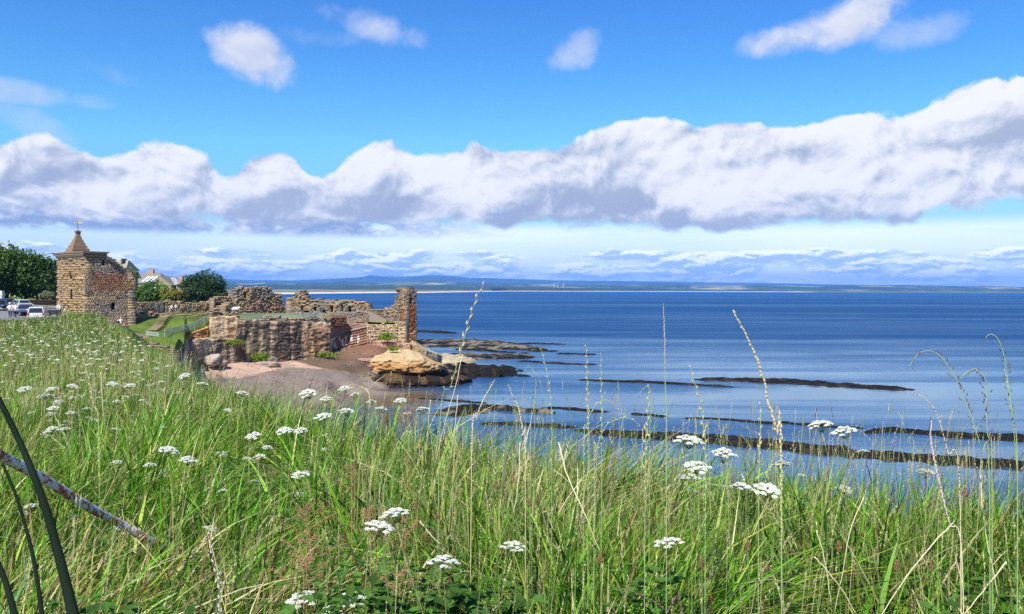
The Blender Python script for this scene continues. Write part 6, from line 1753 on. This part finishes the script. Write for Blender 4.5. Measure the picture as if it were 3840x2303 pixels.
def stem_mesh(seed, curve):
    mb = MB(); r = random.Random(seed)
    pts = [Vector((curve * math.sin(t * 1.6) * (1 - t), curve * .6 * math.sin(t * 2.2) * (1 - t), -1 + t)) for t in (0, .25, .5, .75, .9, 1.0)]
    mb.tube(pts, [.0026, .0024, .0021, .0017, .0014, .001], 6, cap=False)
    me = bpy.data.meshes.new("stem"); me.from_pydata(mb.v, [], mb.f); me.update(); me.materials.append(m_stem); return me
UM = [umbel_meshes(10 + k, 16 + k % 4) for k in range(5)]
UF = [umbel_meshes(30 + k, 9, flor=5, size=0.0085) for k in range(3)]
SM = [stem_mesh(k, .03 + .02 * k) for k in range(4)]
uc = 0
def flower(px, py, wpx, label, group, tilt=0.12, side=None, Y=None):
    global uc
    wpx *= random.Random(uc + 99).uniform(.9, 1.06)
    r = random.Random(uc * 13 + 5); uc += 1
    D = 0.098
    if Y is None: Y = D * F / wpx * 0.98
    sc = wpx / F * Y / D
    c = P(px, py, Y)
    gz_ = float(bank_z(c.x, c.y)); L_ = max(c.z - gz_, 0.15)
    if wpx > 26: FLW.append((c.x, c.y, 0.6 * D * sc))
    root = empty("white_flower", (c.x, c.y, gz_)); tag(root, label, "flower", group)
    hme, rme = (UM if wpx > 26 else UF)[uc % (5 if wpx > 26 else 3)]
    h_ = bpy.data.objects.new("flower_head", hme); COL.objects.link(h_); h_.parent = root
    h_.location = (0, 0, L_); h_.rotation_euler = (r.uniform(-.22, .34), r.uniform(-.26, .26), r.uniform(0, 6.28)); h_.scale = (sc, sc, sc * r.uniform(.85, 1.15))
    s_ = bpy.data.objects.new("flower_stalks", rme); COL.objects.link(s_); s_.parent = h_
    t = bpy.data.objects.new("stem", SM[uc % 4]); COL.objects.link(t); t.parent = root; t.location = (0, 0, L_ - .052 * sc); t.scale = (1, 1, L_ - .05 * sc)
    return root
GN = "white umbel flowers standing in the grass"
NEAR = [
 (1128, 2227, 105, "large white umbel near the bottom edge, left of a bottom pair below brown plants"),
 (1240, 2272, 100, "white umbel cut by the bottom edge, just right of and below its large neighbour"),
 (1326, 2222, 96, "large white umbel near the bottom edge with dark nettle leaves on its right"),
 (1645, 2158, 72, "small half-opened white umbel, lowest of the tight bunch in the dark nettles"),
 (1663, 2085, 108, "largest white umbel of the tight bunch above the dark nettles"),
 (1690, 2122, 76, "white umbel tucked under the right side of the largest one above the nettles"),
 (1432, 1957, 104, "lower left of two overlapping large white umbels left of the middle"),
 (1478, 1908, 104, "upper right of two overlapping large white umbels left of the middle"),
 (1925, 2034, 92, "open thin white umbel drooping to the right in the middle of the bank"),
 (1821, 2022, 50, "small sparse umbel just left of the drooping thin one"),
 (2503, 2015, 108, "large round white umbel alone in the green right of the middle"),
 (2587, 1634, 100, "large white umbel standing against the water, highest of the column of four"),
 (2715, 1683, 86, "white umbel just right of the big one against the dark skerry"),
 (2615, 1735, 92, "white umbel second from top of the column of four"),
 (2590, 1777, 74, "white umbel third from top of the column of four"),
 (2592, 1828, 58, "lowest and faintest white umbel of the column of four"),
 (3077, 1576, 82, "left of the two high white umbels standing out against the sea on the right"),
 (3162, 1601, 80, "right of the two high white umbels standing out against the sea, tilted"),
 (3235, 1686, 45, "small white umbel below the high pair against the long dark skerry"),
 (2925, 1731, 68, "flat white umbel at grass-top height between the pairs on the right"),
 (2794, 1814, 84, "left one of two big white umbels side by side right of the middle"),
 (2885, 1820, 94, "right one of two big white umbels side by side right of the middle"),
 (3168, 1822, 60, "pale fading umbel low behind the grass on the right"),
 (3472, 1759, 64, "ragged white umbel beside the purple grass spike at the right"),
 (3004, 1777, 36, "tiny closed greenish umbel between the right-hand flowers"),
 (2460, 1837, 44, "small scattered white umbel in the grass left of the column of four"),
 (635, 1675, 68, "white umbel alone in the left grass, left of a slightly lower neighbour"),
 (708, 1713, 62, "white umbel slightly lower right of the lone left one"),
 (608, 1765, 54, "lowest white umbel of the loose triangle in the left grass"),
 (190, 1602, 46, "white umbel alone above the dark curved bar at the left"),
 (948, 1624, 58, "white umbel left of the close pair below the beach"),
 (1064, 1605, 60, "left of a close pair of white umbels below the beach"),
 (1127, 1605, 50, "right of a close pair of white umbels below the beach"),
 (1125, 1768, 68, "domed white umbel standing above a smaller round one left of the middle"),
 (1125, 1847, 54, "smaller round white umbel directly below the domed one"),
 (1222, 1935, 44, "small pale round umbel above the brown seed plants"),
 (1511, 2070, 48, "small patchy umbel left of the bunch in the nettles"),
 (1840, 2190, 50, "small sparse umbel low in the grass right of the nettles"),
 (88, 1451, 52, "white umbel at the left edge, leftmost of the row above the dark bar"),
 (191, 1453, 42, "white umbel second in the row above the dark bar"),
 (176, 1480, 52, "wide white umbel just under the row above the dark bar"),
 (213, 1502, 34, "small white umbel above another in the left column"),
 (200, 1524, 42, "white umbel at the bottom of the left column"),
 (277, 1442, 42, "white umbel at the right end of the row above the dark bar"),
 (267, 1543, 36, "pale open umbel right of the left column"),
 (423, 1433, 38, "white umbel left of its twin in the middle of the left bank"),
 (486, 1439, 34, "white umbel right of its twin in the middle of the left bank"),
 (912, 1467, 50, "white umbel at the grass edge under the pink sand, left one"),
 (763, 1434, 44, "branched white umbel at the grass edge under the grey boulder"),
 (617, 1461, 30, "small white umbel below the left end of the cliff"),
 (690, 1402, 44, "bright white umbel just below the boulder at the cliff foot"),
 (1155, 1461, 58, "white umbel overlapping the wet sand, highest of the beach-side group"),
 (1222, 1487, 46, "white umbel right of the highest beach-side one"),
 (1210, 1552, 54, "white umbel lowest of the beach-side group"),
 (1290, 1449, 44, "white umbel alone against the wet sand"),
 (1329, 1473, 42, "white umbel at the right end of the wet sand, upper one"),
 (1304, 1531, 54, "wide white umbel beneath the upper one at the end of the wet sand"),
 (1392, 1500, 40, "white umbel against the brown shallow water, left"),
 (1432, 1526, 46, "flat white umbel under the brown shallow water"),
 (1499, 1494, 44, "yellowish white umbel against the shallow water, right"),
 (1584, 1526, 50, "white umbel furthest right of the group by the shallow water"),
 (1529, 1544, 34, "small white umbel beside a brown seed head by the shallow water"),
 (1526, 1617, 34, "small white umbel in the grass below the shallow water"),
]
for (px, py, wp, lab) in NEAR:
    flower(px, py, wp, lab, GN)
# crowd of smaller flower heads further up the left bank
rf = np.random.default_rng(61)
FARL = "one of the many small white umbels scattered over the left bank"
cnt = 0
while cnt < 228:
    px = rf.uniform(-30, 700) if cnt % 4 else rf.uniform(0, 1350); Y = (8.5 if cnt % 4 else 4.5) * (62 / 8.5) ** (rf.uniform(0, 1) ** 1.15)
    if Y > interp(px, EDGE) - 0.5 or Y > 62: continue
    x = (px - CX) / F * Y
    if fbm(x * .35, Y * .35, seed=62) < -0.12 + 0.1 * rf.uniform(-1, 1): continue
    z = float(bank_z(x, Y)) + rf.uniform(.32, .58)
    q = px_of(x, Y, z)
    if Y < 12: flower(float(q[0]), float(q[1]), rf.uniform(.05, .085) * F / Y, FARL, "small white umbels on the left bank", Y=Y)
    else: flower(float(q[0]), float(q[1]), max(0.075 * F / Y, 6) * rf.uniform(.6, 1.15), FARL, "small white umbels on the left bank", Y=Y)
    cnt += 1

# beyond the nearest three hundred the heads are too many to count: one mass on the far bank
def far_heads(n, seed):
    r = np.random.default_rng(seed); px = r.uniform(-60, 560, n * 3); Y = 13 * (75 / 13) ** r.uniform(0, 1, n * 3); X = (px - CX) / F * Y
    ok = (Y < interp(px, EDGE) - 1) & (fbm(X * .3, Y * .3, seed=63) > -.1 + r.uniform(-.3, .3, n * 3)); X, Y = X[ok][:n], Y[ok][:n]; n = len(X)
    z = bank_z(X, Y) + r.uniform(.34, .62, n); V = np.zeros((n, 8, 4, 3)); R_ = r.uniform(.022, .045, n)
    for j in range(8):
        a = r.uniform(0, 6.28, n); q = R_ * math.sqrt(j / 8); s = R_ * .36; cx_ = X + np.cos(a) * q; cy_ = Y + np.sin(a) * q; cz_ = z - q * .3
        for k, (u, v, w_) in enumerate(((-1, -.4, -.2), (1, -.5, -.1), (.8, .6, .45), (-.7, .5, .5))): V[:, j, k] = np.stack([cx_ + u * s, cy_ + v * s, cz_ + w_ * s], -1)
    o = np_mesh("small_white_flowers", V.reshape(-1, 3), quads=np.arange(n * 32).reshape(-1, 4), mats=[m_petal]); tag(o, kind='stuff')
far_heads(420, 64)

# ---------------------------------------------------------------- single tall grasses, dry stems, seed heads
m_straw = simple_mat("straw", srgb((206, 192, 150)).tolist(), 0.8, vary=.2, scale=15)
m_gstem = simple_mat("grass_stem", srgb((140, 164, 104)).tolist(), 0.8, vary=.2, scale=15)
m_headp = simple_mat("straw_husk", srgb((190, 170, 130)).tolist(), 0.85, vary=.35, scale=60)
m_headd = simple_mat("purple_brown_husk", srgb((104, 84, 78)).tolist(), 0.85, vary=.4, scale=60)
m_headg = simple_mat("grey_husk", srgb((160, 148, 140)).tolist(), 0.85, vary=.3, scale=60)
def spline(pts, n):
    pts = [Vector(p) for p in pts]; outp = []
    for i in range(n):
        t = i / (n - 1) * (len(pts) - 1); k = min(int(t), len(pts) - 2); f = t - k
        p0, p1, p2, p3 = pts[max(k - 1, 0)], pts[k], pts[k + 1], pts[min(k + 2, len(pts) - 1)]
        outp.append(0.5 * ((2 * p1) + (-p0 + p2) * f + (2 * p0 - 5 * p1 + 4 * p2 - p3) * f * f + (-p0 + 3 * p1 - 3 * p2 + p3) * f ** 3))
    return outp
def stalk(label, pix, Y, head, style='spike', hm=None, sm=None, hw=0.004, dense=26, seed=1):
    """pix: tip first, then down the stem, in photo pixels; head = share of the length that carries seeds"""
    r = random.Random(seed)
    Ys = Y if hasattr(Y, '__len__') else [Y] * len(pix)
    pts = [P(a, b, y) for (a, b), y in zip(pix, Ys)]
    last = pts[-1]; g = float(bank_z(last.x, last.y))
    if last.z > g + .03: pts.append(Vector((last.x + (last.x - pts[-2].x) * .2, last.y, g)))
    root = empty("tall_grass", (pts[-1].x, pts[-1].y, pts[-1].z)); tag(root, label, "grass stalk")
    sp = spline(pts, 40)
    mb = MB(); mb.tube(sp, [0.0007 + 0.0007 * i / 39 for i in range(40)], 5, cap=False)
    rel(mb.build("stem", [sm or m_gstem]), root)
    cum = [0]
    for a, b in zip(sp[:-1], sp[1:]): cum.append(cum[-1] + (b - a).length)
    hw *= 1.35
    HL = cum[-1] * head if head < 1 else head
    mb = MB()
    for j in range(dense):
        f = j / (dense - 1); s = HL * f
        k = max(i for i, c in enumerate(cum) if c <= s + 1e-9); k = min(k, 38); u = (s - cum[k]) / max(cum[k + 1] - cum[k], 1e-6)
        p = sp[k].lerp(sp[k + 1], u); d = (sp[k] - sp[k + 1]).normalized()
        a = r.uniform(0, 6.28) if style != 'flat' else (0 if j % 2 else math.pi) + r.uniform(-.3, .3)
        sd = Vector((math.cos(a), math.sin(a) * .7, 0)); sd = (sd - d * sd.dot(d)).normalized()
        out_ = {'spike': .25, 'flat': .55, 'panicle': 1.0, 'droop': .8}[style]
        taper = math.sin(math.pi * min(.95, .18 + .75 * f)) * .8 + .35
        if style in ('panicle', 'droop') :
            br = hw * r.uniform(.4, 1.7) * taper; q = p + sd * br + d * br * .6 - (Vector((0, 0, br * .8)) if style == 'droop' else Vector())
            mb.tube([p, q], .0003, 3, cap=False); p = q
        L_ = hw * 2.1 * taper * r.uniform(.8, 1.2); dd = (d + sd * out_ * .6).normalized(); sn = dd.cross(sd).normalized()
        w_ = hw * .42 * taper
        a0, a1, a2 = p, p + dd * L_ * .45 + sd * w_, p + dd * L_
        mb.add([a0, p + dd * L_ * .4 + sd * w_ + sn * w_ * .2, p + dd * L_ * .4 + sn * w_, p + dd * L_ * .4 - sd * w_ * .6, p + dd * L_ * .4 - sn * w_, a2], [(0, 1, 2), (0, 2, 3), (0, 3, 4), (0, 4, 1), (5, 2, 1), (5, 3, 2), (5, 4, 3), (5, 1, 4)])
    rel(mb.build("seed_head", [hm or m_headp]), root)
    return root
stalk("tall oat-like grass rising in front of the horizon just right of the sea tower", [(1810, 1073), (1790, 1110), (1765, 1180), (1748, 1240), (1725, 1330), (1690, 1450), (1650, 1600)], 3.1, .26, 'flat', dense=18, hw=.0085, seed=1)
stalk("tall straight stem with a narrow grey spike, touching the upper blue water", [(2487, 1148), (2490, 1190), (2492, 1240), (2494, 1350), (2496, 1500), (2500, 1640)], 2.7, .17, 'spike', m_headg, m_gstem, .0038, 44, seed=2)
stalk("tallest leaning stalk with a long dense straw seed head in the middle of the water", [(2757, 1178), (2775, 1215), (2810, 1280), (2840, 1350), (2862, 1420), (2885, 1520), (2910, 1620), (2930, 1720)], 2.2, .44, 'spike', m_headp, m_gstem, .0062, 70, seed=3)
stalk("nodding brownish seed head highest at the right edge", [(3697, 1268), (3712, 1254), (3735, 1262), (3756, 1300), (3768, 1350), (3782, 1450), (3800, 1600), (3815, 1800)], 2.3, .22, 'droop', m_headd, m_gstem, .004, 34, seed=4)
stalk("arching dark grass head hanging to the left at the right side", [(3412, 1370), (3440, 1330), (3480, 1315), (3520, 1330), (3556, 1372), (3590, 1430), (3630, 1530), (3680, 1680), (3710, 1800)], 2.4, .26, 'droop', m_headd, m_gstem, .0042, 44, seed=5)
stalk("arching dark grass head just below and right of the first arching one", [(3598, 1422), (3630, 1393), (3660, 1385), (3690, 1410), (3700, 1460), (3698, 1540), (3705, 1640), (3720, 1780)], 2.4, .26, 'droop', m_headd, m_gstem, .0044, 44, seed=6)
stalk("bent narrow brown spike curving over to the left at the right side", [(3430, 1482), (3460, 1487), (3495, 1520), (3520, 1570), (3540, 1640), (3556, 1700), (3600, 1850)], 2.3, .38, 'spike', m_headd, m_straw, .0034, 60, seed=7)
stalk("upright purple-grey spike low against the long dark skerry at the right", [(3492, 1590), (3490, 1640), (3500, 1700), (3520, 1800), (3560, 1960), (3610, 2150)], 2.1, .24, 'spike', srgb and simple_mat("mauve_husk", srgb((176, 156, 168)).tolist(), .85, vary=.25, scale=60), m_straw, .0042, 52, seed=8)
stalk("left of two thin pale spikes standing above the left end of the skerries", [(2198, 1302), (2200, 1350), (2202, 1420), (2204, 1520), (2206, 1640)], 3.2, .30, 'flat', dense=22, hw=.006, seed=9)
stalk("right of two thin pale spikes standing above the left end of the skerries", [(2254, 1333), (2254, 1390), (2255, 1460), (2256, 1560), (2256, 1650)], 3.3, .32, 'flat', dense=20, hw=.0055, seed=10)
stalk("green-white open spike in front of the middle skerry", [(2593, 1382), (2602, 1430), (2620, 1480), (2632, 1540), (2640, 1640), (2645, 1720)], 2.8, .42, 'flat', dense=26, hw=.007, seed=11)
stalk("pale green spike standing left of the column of four umbels", [(2434, 1456), (2432, 1500), (2430, 1545), (2428, 1620), (2420, 1740)], 2.8, .30, 'flat', dense=20, hw=.007, seed=12)
stalk("slender pale stem right of the leaning straw head, with a small feathery tip", [(2852, 1522), (2850, 1560), (2852, 1600), (2850, 1680), (2846, 1760)], 2.8, .25, 'flat', dense=14, hw=.0065, seed=13)
stalk("thin pale stem left of the two thin spikes, over the rocks", [(2030, 1314), (2042, 1360), (2058, 1440), (2068, 1540), (2070, 1640)], 3.4, .30, 'flat', dense=16, hw=.0055, seed=14)
stalk("dark open panicle hanging over the pale water", [(1960, 1402), (1985, 1375), (2005, 1400), (2010, 1450), (2000, 1540), (1990, 1650)], 3.3, .30, 'panicle', m_headd, m_gstem, .0042, 20, seed=15)
stalk("feathery pale grass plume left of the skerries, leaning right", [(1852, 1432), (1835, 1460), (1812, 1500), (1790, 1560), (1770, 1660)], 3.4, .34, 'spike', m_headp, m_straw, .0055, 40, seed=16)
stalk("straw-coloured plume leaning left above the tangled grass", [(1910, 1452), (1925, 1490), (1945, 1535), (1962, 1620), (1970, 1700)], 3.4, .34, 'spike', m_headp, m_straw, .0055, 40, seed=17)
stalk("first arching pale grass tip sweeping right over the nearest water", [(2330, 1560), (2305, 1518), (2265, 1500), (2225, 1530), (2200, 1600), (2190, 1700)], 3.2, .45, 'flat', dense=20, hw=.005, seed=18)
stalk("second arching pale grass tip, just below the first", [(2395, 1590), (2360, 1568), (2320, 1570), (2270, 1600), (2240, 1680), (2230, 1760)], 3.1, .45, 'flat', dense=20, hw=.005, seed=19)
stalk("whitish husked spike alone in the grass at the lower left", [(788, 2008), (792, 2050), (800, 2100), (815, 2170), (825, 2260)], 2.4, .60, 'flat', simple_mat("white_husk", (.62, .56, .46), .85, vary=.3, scale=60), m_headd, .0062, 46, seed=20)
stalk("purple-brown stalk lying slanted at the bottom edge right of the middle", [(2330, 2206), (2380, 2222), (2440, 2250), (2500, 2290), (2560, 2340)], 2.1, .55, 'spike', m_headd, m_headd, .0055, 50, seed=21)
stalk("bright beaded stem curving up through the left bank", [(295, 1312), (312, 1345), (325, 1395), (338, 1440), (350, 1520), (370, 1600)], 5.0, .6, 'flat', m_headp, m_straw, .010, 22, seed=22)
stalk("dark nodding panicle over the water below the two thin spikes", [(2395, 1478), (2420, 1452), (2440, 1460), (2446, 1500), (2440, 1580), (2436, 1680)], 3.3, .3, 'panicle', m_headd, m_gstem, .004, 16, seed=23)
stalk("thin green stem with a small bead tip at the far right edge", [(3768, 1395), (3778, 1450), (3800, 1600), (3812, 1740), (3815, 1820)], 2.4, .08, 'spike', m_headp, m_gstem, .004, 8, seed=24)

def dry_stem(label, pix, Y, r0=0.0017, seed=1, forks=()):
    Ys = Y if hasattr(Y, '__len__') else [Y] * len(pix)
    pts = [P(a, b, y) for (a, b), y in zip(pix, Ys)]
    sp = spline(pts, 16)
    rr = random.Random(seed); sp = [p + Vector((rr.uniform(-1, 1), 0, rr.uniform(-1, 1))) * .0015 for p in sp]
    mb = MB(); mb.tube(sp, [r0 * (1 - .5 * i / 15) for i in range(16)], 6)
    for (k, dx, dz) in forks:
        mb.tube([sp[k], sp[k] + Vector((dx * .5, 0, dz * .6)), sp[k] + Vector((dx, 0, dz))], [r0 * .7, r0 * .5, r0 * .25], 5)
    o = mb.build("dried_grass", [m_straw], smooth=True); tag(o, label, "dried grass")
dry_stem("long white broken stem slanting down right of the middle of the bank", [(2095, 1660), (2130, 1790), (2190, 1920), (2255, 2080)], [3.0, 2.95, 2.9, 2.9], .0025, 1, [(6, -.06, .05)])
dry_stem("white dry stem crossing the long broken one", [(2180, 1800), (2120, 1880), (2085, 1945)], 3.0, .0018, 2)
dry_stem("longest white dry stem, rising from the bottom edge to the right", [(3580, 1955), (3480, 2060), (3380, 2190), (3290, 2330)], [2.8, 2.7, 2.6, 2.5], .0024, 3)
dry_stem("white dry stem at the lower right corner, leaning right", [(3775, 2105), (3700, 2200), (3610, 2310)], 2.5, .0024, 4)
dry_stem("tall pale stem rising to the waterline at the far right", [(3675, 1780), (3690, 1960), (3720, 2120), (3745, 2240)], 2.6, .0023, 5, [(10, .05, .05)])
dry_stem("white stem standing among the plantain heads, left of the longest one", [(3062, 1990), (3090, 2090), (3118, 2270)], 2.6, .0020, 6)
dry_stem("pale stem curving up left of the longest dry stem", [(3240, 1862), (3190, 1990), (3160, 2140), (3130, 2300)], 2.7, .0017, 7)
dry_stem("straight pale stem of the tall tuft, left one", [(1735, 1330), (1700, 1480), (1660, 1620), (1635, 1730)], 3.8, .0020, 8)
dry_stem("straight pale stem of the tall tuft, right one", [(1718, 1480), (1706, 1600), (1690, 1720)], 3.8, .0020, 9)
dry_stem("bleached forked twig standing over the wet sand", [(1372, 1455), (1384, 1480), (1388, 1530)], 5.0, .0030, 10, [(4, .10, .09), (8, -.05, .06)])
dry_stem("pale vertical stem at the left of the tall tuft", [(1615, 1500), (1605, 1600), (1596, 1740)], 4.0, .0018, 11)
dry_stem("short white stem lying in the shade under the two overlapping umbels", [(1575, 1955), (1615, 2005), (1650, 2040)], 2.9, .0022, 12)
dry_stem("grey upright stem in the brown tangle at the centre", [(1950, 1660), (1945, 1800), (1925, 1930)], 3.4, .0026, 13)
dry_stem("thin brown stem slanting in the lower right grass", [(3055, 2090), (3110, 2150), (3170, 2230), (3210, 2303)], 2.5, .0020, 14)
dry_stem("grey straight stem standing in the left bank", [(378, 1395), (382, 1470), (388, 1570)], 6.0, .0035, 15)

m_rust = simple_mat("rust_brown_seeds", srgb((150, 104, 76)).tolist(), 0.9, vary=.45, scale=160, bump=.5)
def lump_head(mb, c, rx, rz, seed, ax=Vector((0, 0, 1))):
    r = random.Random(seed)
    for j in range(46):
        f = (j + .5) / 46; a = j * 2.4; rad = rx * math.sin(math.pi * (.08 + .84 * f)) ** .6
        p = c + Vector((math.cos(a) * rad, math.sin(a) * rad, (f - .5) * 2 * rz)); s = rx * .42 * r.uniform(.7, 1.2)
        mb.add([p + Vector((s, 0, 0)), p + Vector((0, s, 0)), p - Vector((s, 0, 0)), p - Vector((0, s, 0)), p + Vector((0, 0, s)), p - Vector((0, 0, s))], [(0, 1, 4), (1, 2, 4), (2, 3, 4), (3, 0, 4), (1, 0, 5), (2, 1, 5), (3, 2, 5), (0, 3, 5)])
def plantain(px, py, hpx, label, Y=None):
    Y = Y or .032 * F / hpx; c = P(px, py, Y); g = float(bank_z(c.x, c.y))
    FLW.append((c.x, c.y, .012))
    root = empty("seed_head_plant", (c.x, c.y, g)); tag(root, label, "seed head", "rust-brown seed heads in the grass")
    mb = MB(); lump_head(mb, c, .0048, .015, int(px)); rel(mb.build("seed_head", [m_rust]), root)
    mb = MB(); mb.tube([c - Vector((0, 0, .014)), c.lerp(Vector((c.x + .03, c.y, g)), .5), Vector((c.x + .02, c.y, g))], .0011, 5, cap=False); rel(mb.build("stem", [m_stem]), root)
for a in [(1860, 1818, 36, "left of two rust-brown seed heads high in the middle of the bank"), (1922, 1795, 36, "right of two rust-brown seed heads high in the middle of the bank"), (1986, 1884, 34, "rust-brown seed head below the pair in the middle of the bank"),
          (1560, 1898, 36, "brown seed head right of the overlapping umbels"), (1644, 1926, 34, "brown seed head between the overlapping umbels and the middle"), (2252, 2096, 42, "brown seed head at the foot of the long white broken stem"),
          (2630, 2112, 40, "rust-brown seed head left of a smaller one under the lone round umbel"), (2662, 2136, 30, "smaller rust-brown seed head under the lone round umbel"), (2806, 2048, 42, "reddish seed head in the grass below the two big umbels"),
          (3145, 2050, 44, "rust-brown seed head standing upright at the middle right"), (3362, 2122, 44, "rust-brown seed head beside the longest dry stem"), (3496, 2118, 38, "dark reddish seed head right of the longest dry stem"),
          (2880, 2134, 34, "pinkish brown seed head left of the slanting brown stem"), (3622, 1846, 36, "brown seed head close to the pale stem at the far right"), (3618, 1742, 30, "orange-brown head near the water at the far right"),
          (2585, 2215, 30, "orange-brown head lying near the bottom edge"), (1445, 1575, 32, "brown seed head just below the shallow water"), (3290, 2060, 30, "faint brown head between the two upright ones on the right")]:
    plantain(*a)

m_dock = simple_mat("dry_dock_seeds", srgb((150, 116, 84)).tolist(), 0.95, vary=.4, scale=90)
def dock(px, py, hpx, label, Y=3.3, seed=1, mat=None, n=320):
    top = P(px, py - hpx / 2, Y); bot = P(px, py + hpx / 2, Y); g = float(bank_z(top.x, top.y)); r = random.Random(seed)
    FLW.append((top.x, top.y, .07))
    root = empty("dry_seed_plant", (top.x, top.y, g)); tag(root, label, "seed plant")
    mb = MB(); mb.tube([Vector((top.x, top.y, g)), bot, top], [.003, .0022, .0012], 6)
    st = rel(mb.build("stem", [m_dock]), root)
    mb = MB()
    mb.tube([bot.lerp(top, .05), top], [.0012, .0006], 4, cap=False)
    nb = 9
    for q in range(nb):
        lv = q / (nb - 1); o_ = bot.lerp(top, .05 + .9 * lv); a = q * 2.4 + seed; ln_ = (.115 * (1 - lv) + .02) * r.uniform(.8, 1.3)
        e_ = o_ + Vector((math.cos(a) * ln_, math.sin(a) * ln_ * .7, ln_ * .55))
        mb.tube([o_, o_.lerp(e_, .5) + Vector((0, 0, -.006)), e_], [.0009, .0007, .0004], 4, cap=False)
        for j in range(n // nb):
            t_ = r.uniform(.15, 1.05) ** .8; p = o_.lerp(e_, t_) + Vector((r.gauss(0, .0048), r.gauss(0, .0048), r.gauss(0, .005))); s = r.uniform(.0014, .0032)
            mb.add([p + Vector((s, 0, 0)), p + Vector((0, s, 0)), p - Vector((s, 0, 0)), p - Vector((0, s, 0)), p + Vector((0, 0, s)), p - Vector((0, 0, s))], [(0, 1, 4), (1, 2, 4), (2, 3, 4), (3, 0, 4), (1, 0, 5), (2, 1, 5), (3, 2, 5), (0, 3, 5)])
    rel(mb.build("seed_clusters", [mat or m_dock]), root)
dock(1150, 1960, 120, "reddish brown branched seed plant under the small round umbel", 3.4, 1, m_rust)
dock(1160, 2075, 150, "wide brown dry seed plant left of the middle, below the reddish one", 3.1, 2, n=420)
dock(1140, 2160, 110, "brown dry seed plant right above the large bottom umbel", 3.0, 3)
dock(1520, 2010, 120, "pale brown seed plant right of the two overlapping umbels", 3.2, 4)
dock(1390, 1975, 150, "tan seed plant left of the two overlapping umbels", 3.3, 5)
dock(1500, 2210, 130, "yellow-brown seed plant among the dark nettles", 2.9, 6)
dock(1320, 1800, 110, "faint brown seed plant standing above the overlapping umbels", 3.9, 7, m_rust, 240)
dock(1530, 1575, 60, "dark reddish seed plant by the shallow water", 4.9, 8, m_rust, 220)
dock(1330, 1640, 90, "slim dark brown seed plant below the beach", 4.6, 9, m_headd, 220)

# ---------------------------------------------------------------- peeling rail and shadow bars
m_rail, nt, out = material("peeling_white_paint_on_rust")
tc = nt.node('ShaderNodeTexCoord').outputs['Object']
n1 = nt.noise(tc, 16.0, 7, 0.72); n2 = nt.noise(tc, 45.0, 4, 0.6)
edge = nt.mr(nt.add(n1, nt.mul(n2, .25)), .605, .65)
rust = nt.ramp(n2, [(0.3, srgb((70, 36, 24)).tolist()), (0.55, srgb((150, 82, 48)).tolist()), (0.75, srgb((190, 140, 104)).tolist())])
paint = nt.mix(n2, srgb((170, 174, 180)).tolist(), srgb((205, 208, 212)).tolist())
principled(nt, out, nt.mix(edge, paint, rust), nt.mix(edge, (.45, .45, .45), (.95, .95, .95)), nt.bump(nt.add(edge, nt.mul(n2, .4)), .5, .003))
mb = MB(); ra = [P(-140, 1632, 3.35), P(0, 1708, 3.6), P(170, 1800, 3.9), P(330, 1900, 4.15), P(460, 1970, 4.35), P(590, 2044, 4.5), P(680, 2110, 4.95)]
mb.tube(spline(ra, 30), .0215, 16)
o = mb.build("handrail", [m_rail], smooth=True); tag(o, "bent metal handrail with peeling white paint and rust sinking into the grass", "rail")
mb = MB(); c = P(398, 1940, 4.36); mb.tube([c + Vector((-.03, 0, .02)), c + Vector((.03, 0, -.016))], .027, 16)
m_shadow = simple_mat("shadow_dark", (0.008, 0.014, 0.008), 0.95, vary=.5, scale=6, spec=0.05)
def bar(label, pix, Ys, r0, r1):  # dark tapered tube modelled in place of a shadow stripe
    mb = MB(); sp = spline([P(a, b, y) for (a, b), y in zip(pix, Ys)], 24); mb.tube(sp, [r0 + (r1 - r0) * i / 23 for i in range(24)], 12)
    o = mb.build("shadow_bar", [m_shadow], smooth=True); tag(o, label, "shadow stripe")
bar("thick dark curved shadow bar crossing in front of the white handrail", [(-45, 1420), (0, 1505), (66, 1640), (124, 1775), (172, 1910), (212, 2050), (248, 2190), (282, 2340), (315, 2500)], [1.9, 1.85, 1.8, 1.72, 1.65, 1.58, 1.5, 1.42, 1.35], .0050, .0100)
bar("thin dark curved shadow bar left of the thick one, under the handrail", [(10, 1740), (60, 1860), (100, 1990), (130, 2120), (160, 2320), (170, 2420)], [2.0, 1.95, 1.9, 1.8, 1.7, 1.65], .003, .005)
bar("thin dark shadow bar at the bottom left corner", [(-30, 2060), (20, 2180), (60, 2330), (75, 2420)], [1.9, 1.8, 1.7, 1.65], .005, .008)

# the blades themselves, kept lower right in front of the flowers so that the heads show
grass(17000, 1.3, 3.2, 6, 0.30, 0.62, 0.0042, 401, power=0.8, lean=.42)
grass(64000, 3.0, 10.0, 5, 0.30, 0.72, 0.0038, 402, power=0.9, lean=.40)
grass(60000, 3.0, 10.0, 4, 0.20, 0.46, 0.0046, 408, power=0.9, lean=.75, straw=.10)
grass(60000, 3.0, 16.0, 3, 0.12, 0.30, 0.0050, 403, power=0.9, straw=.26, lean=.9)
grass(9000, 2.2, 9.0, 7, 0.34, 0.66, 0.0080, 407, power=0.9, lean=.55, straw=.05)
grass(1600, 2.2, 8.0, 5, 0.36, 0.75, 0.0022, 409, straw=1.7, lean=.8)
grass(70000, 8.0, 26.0, 3, 0.22, 0.50, 0.0042, 404, pxhi=1300, wfar=0.0001, lean=.45)
grass(80000, 22.0, 100.0, 2, 0.20, 0.44, 0.005, 405, pxhi=620, wfar=0.00034, power=1.0, lean=.5)
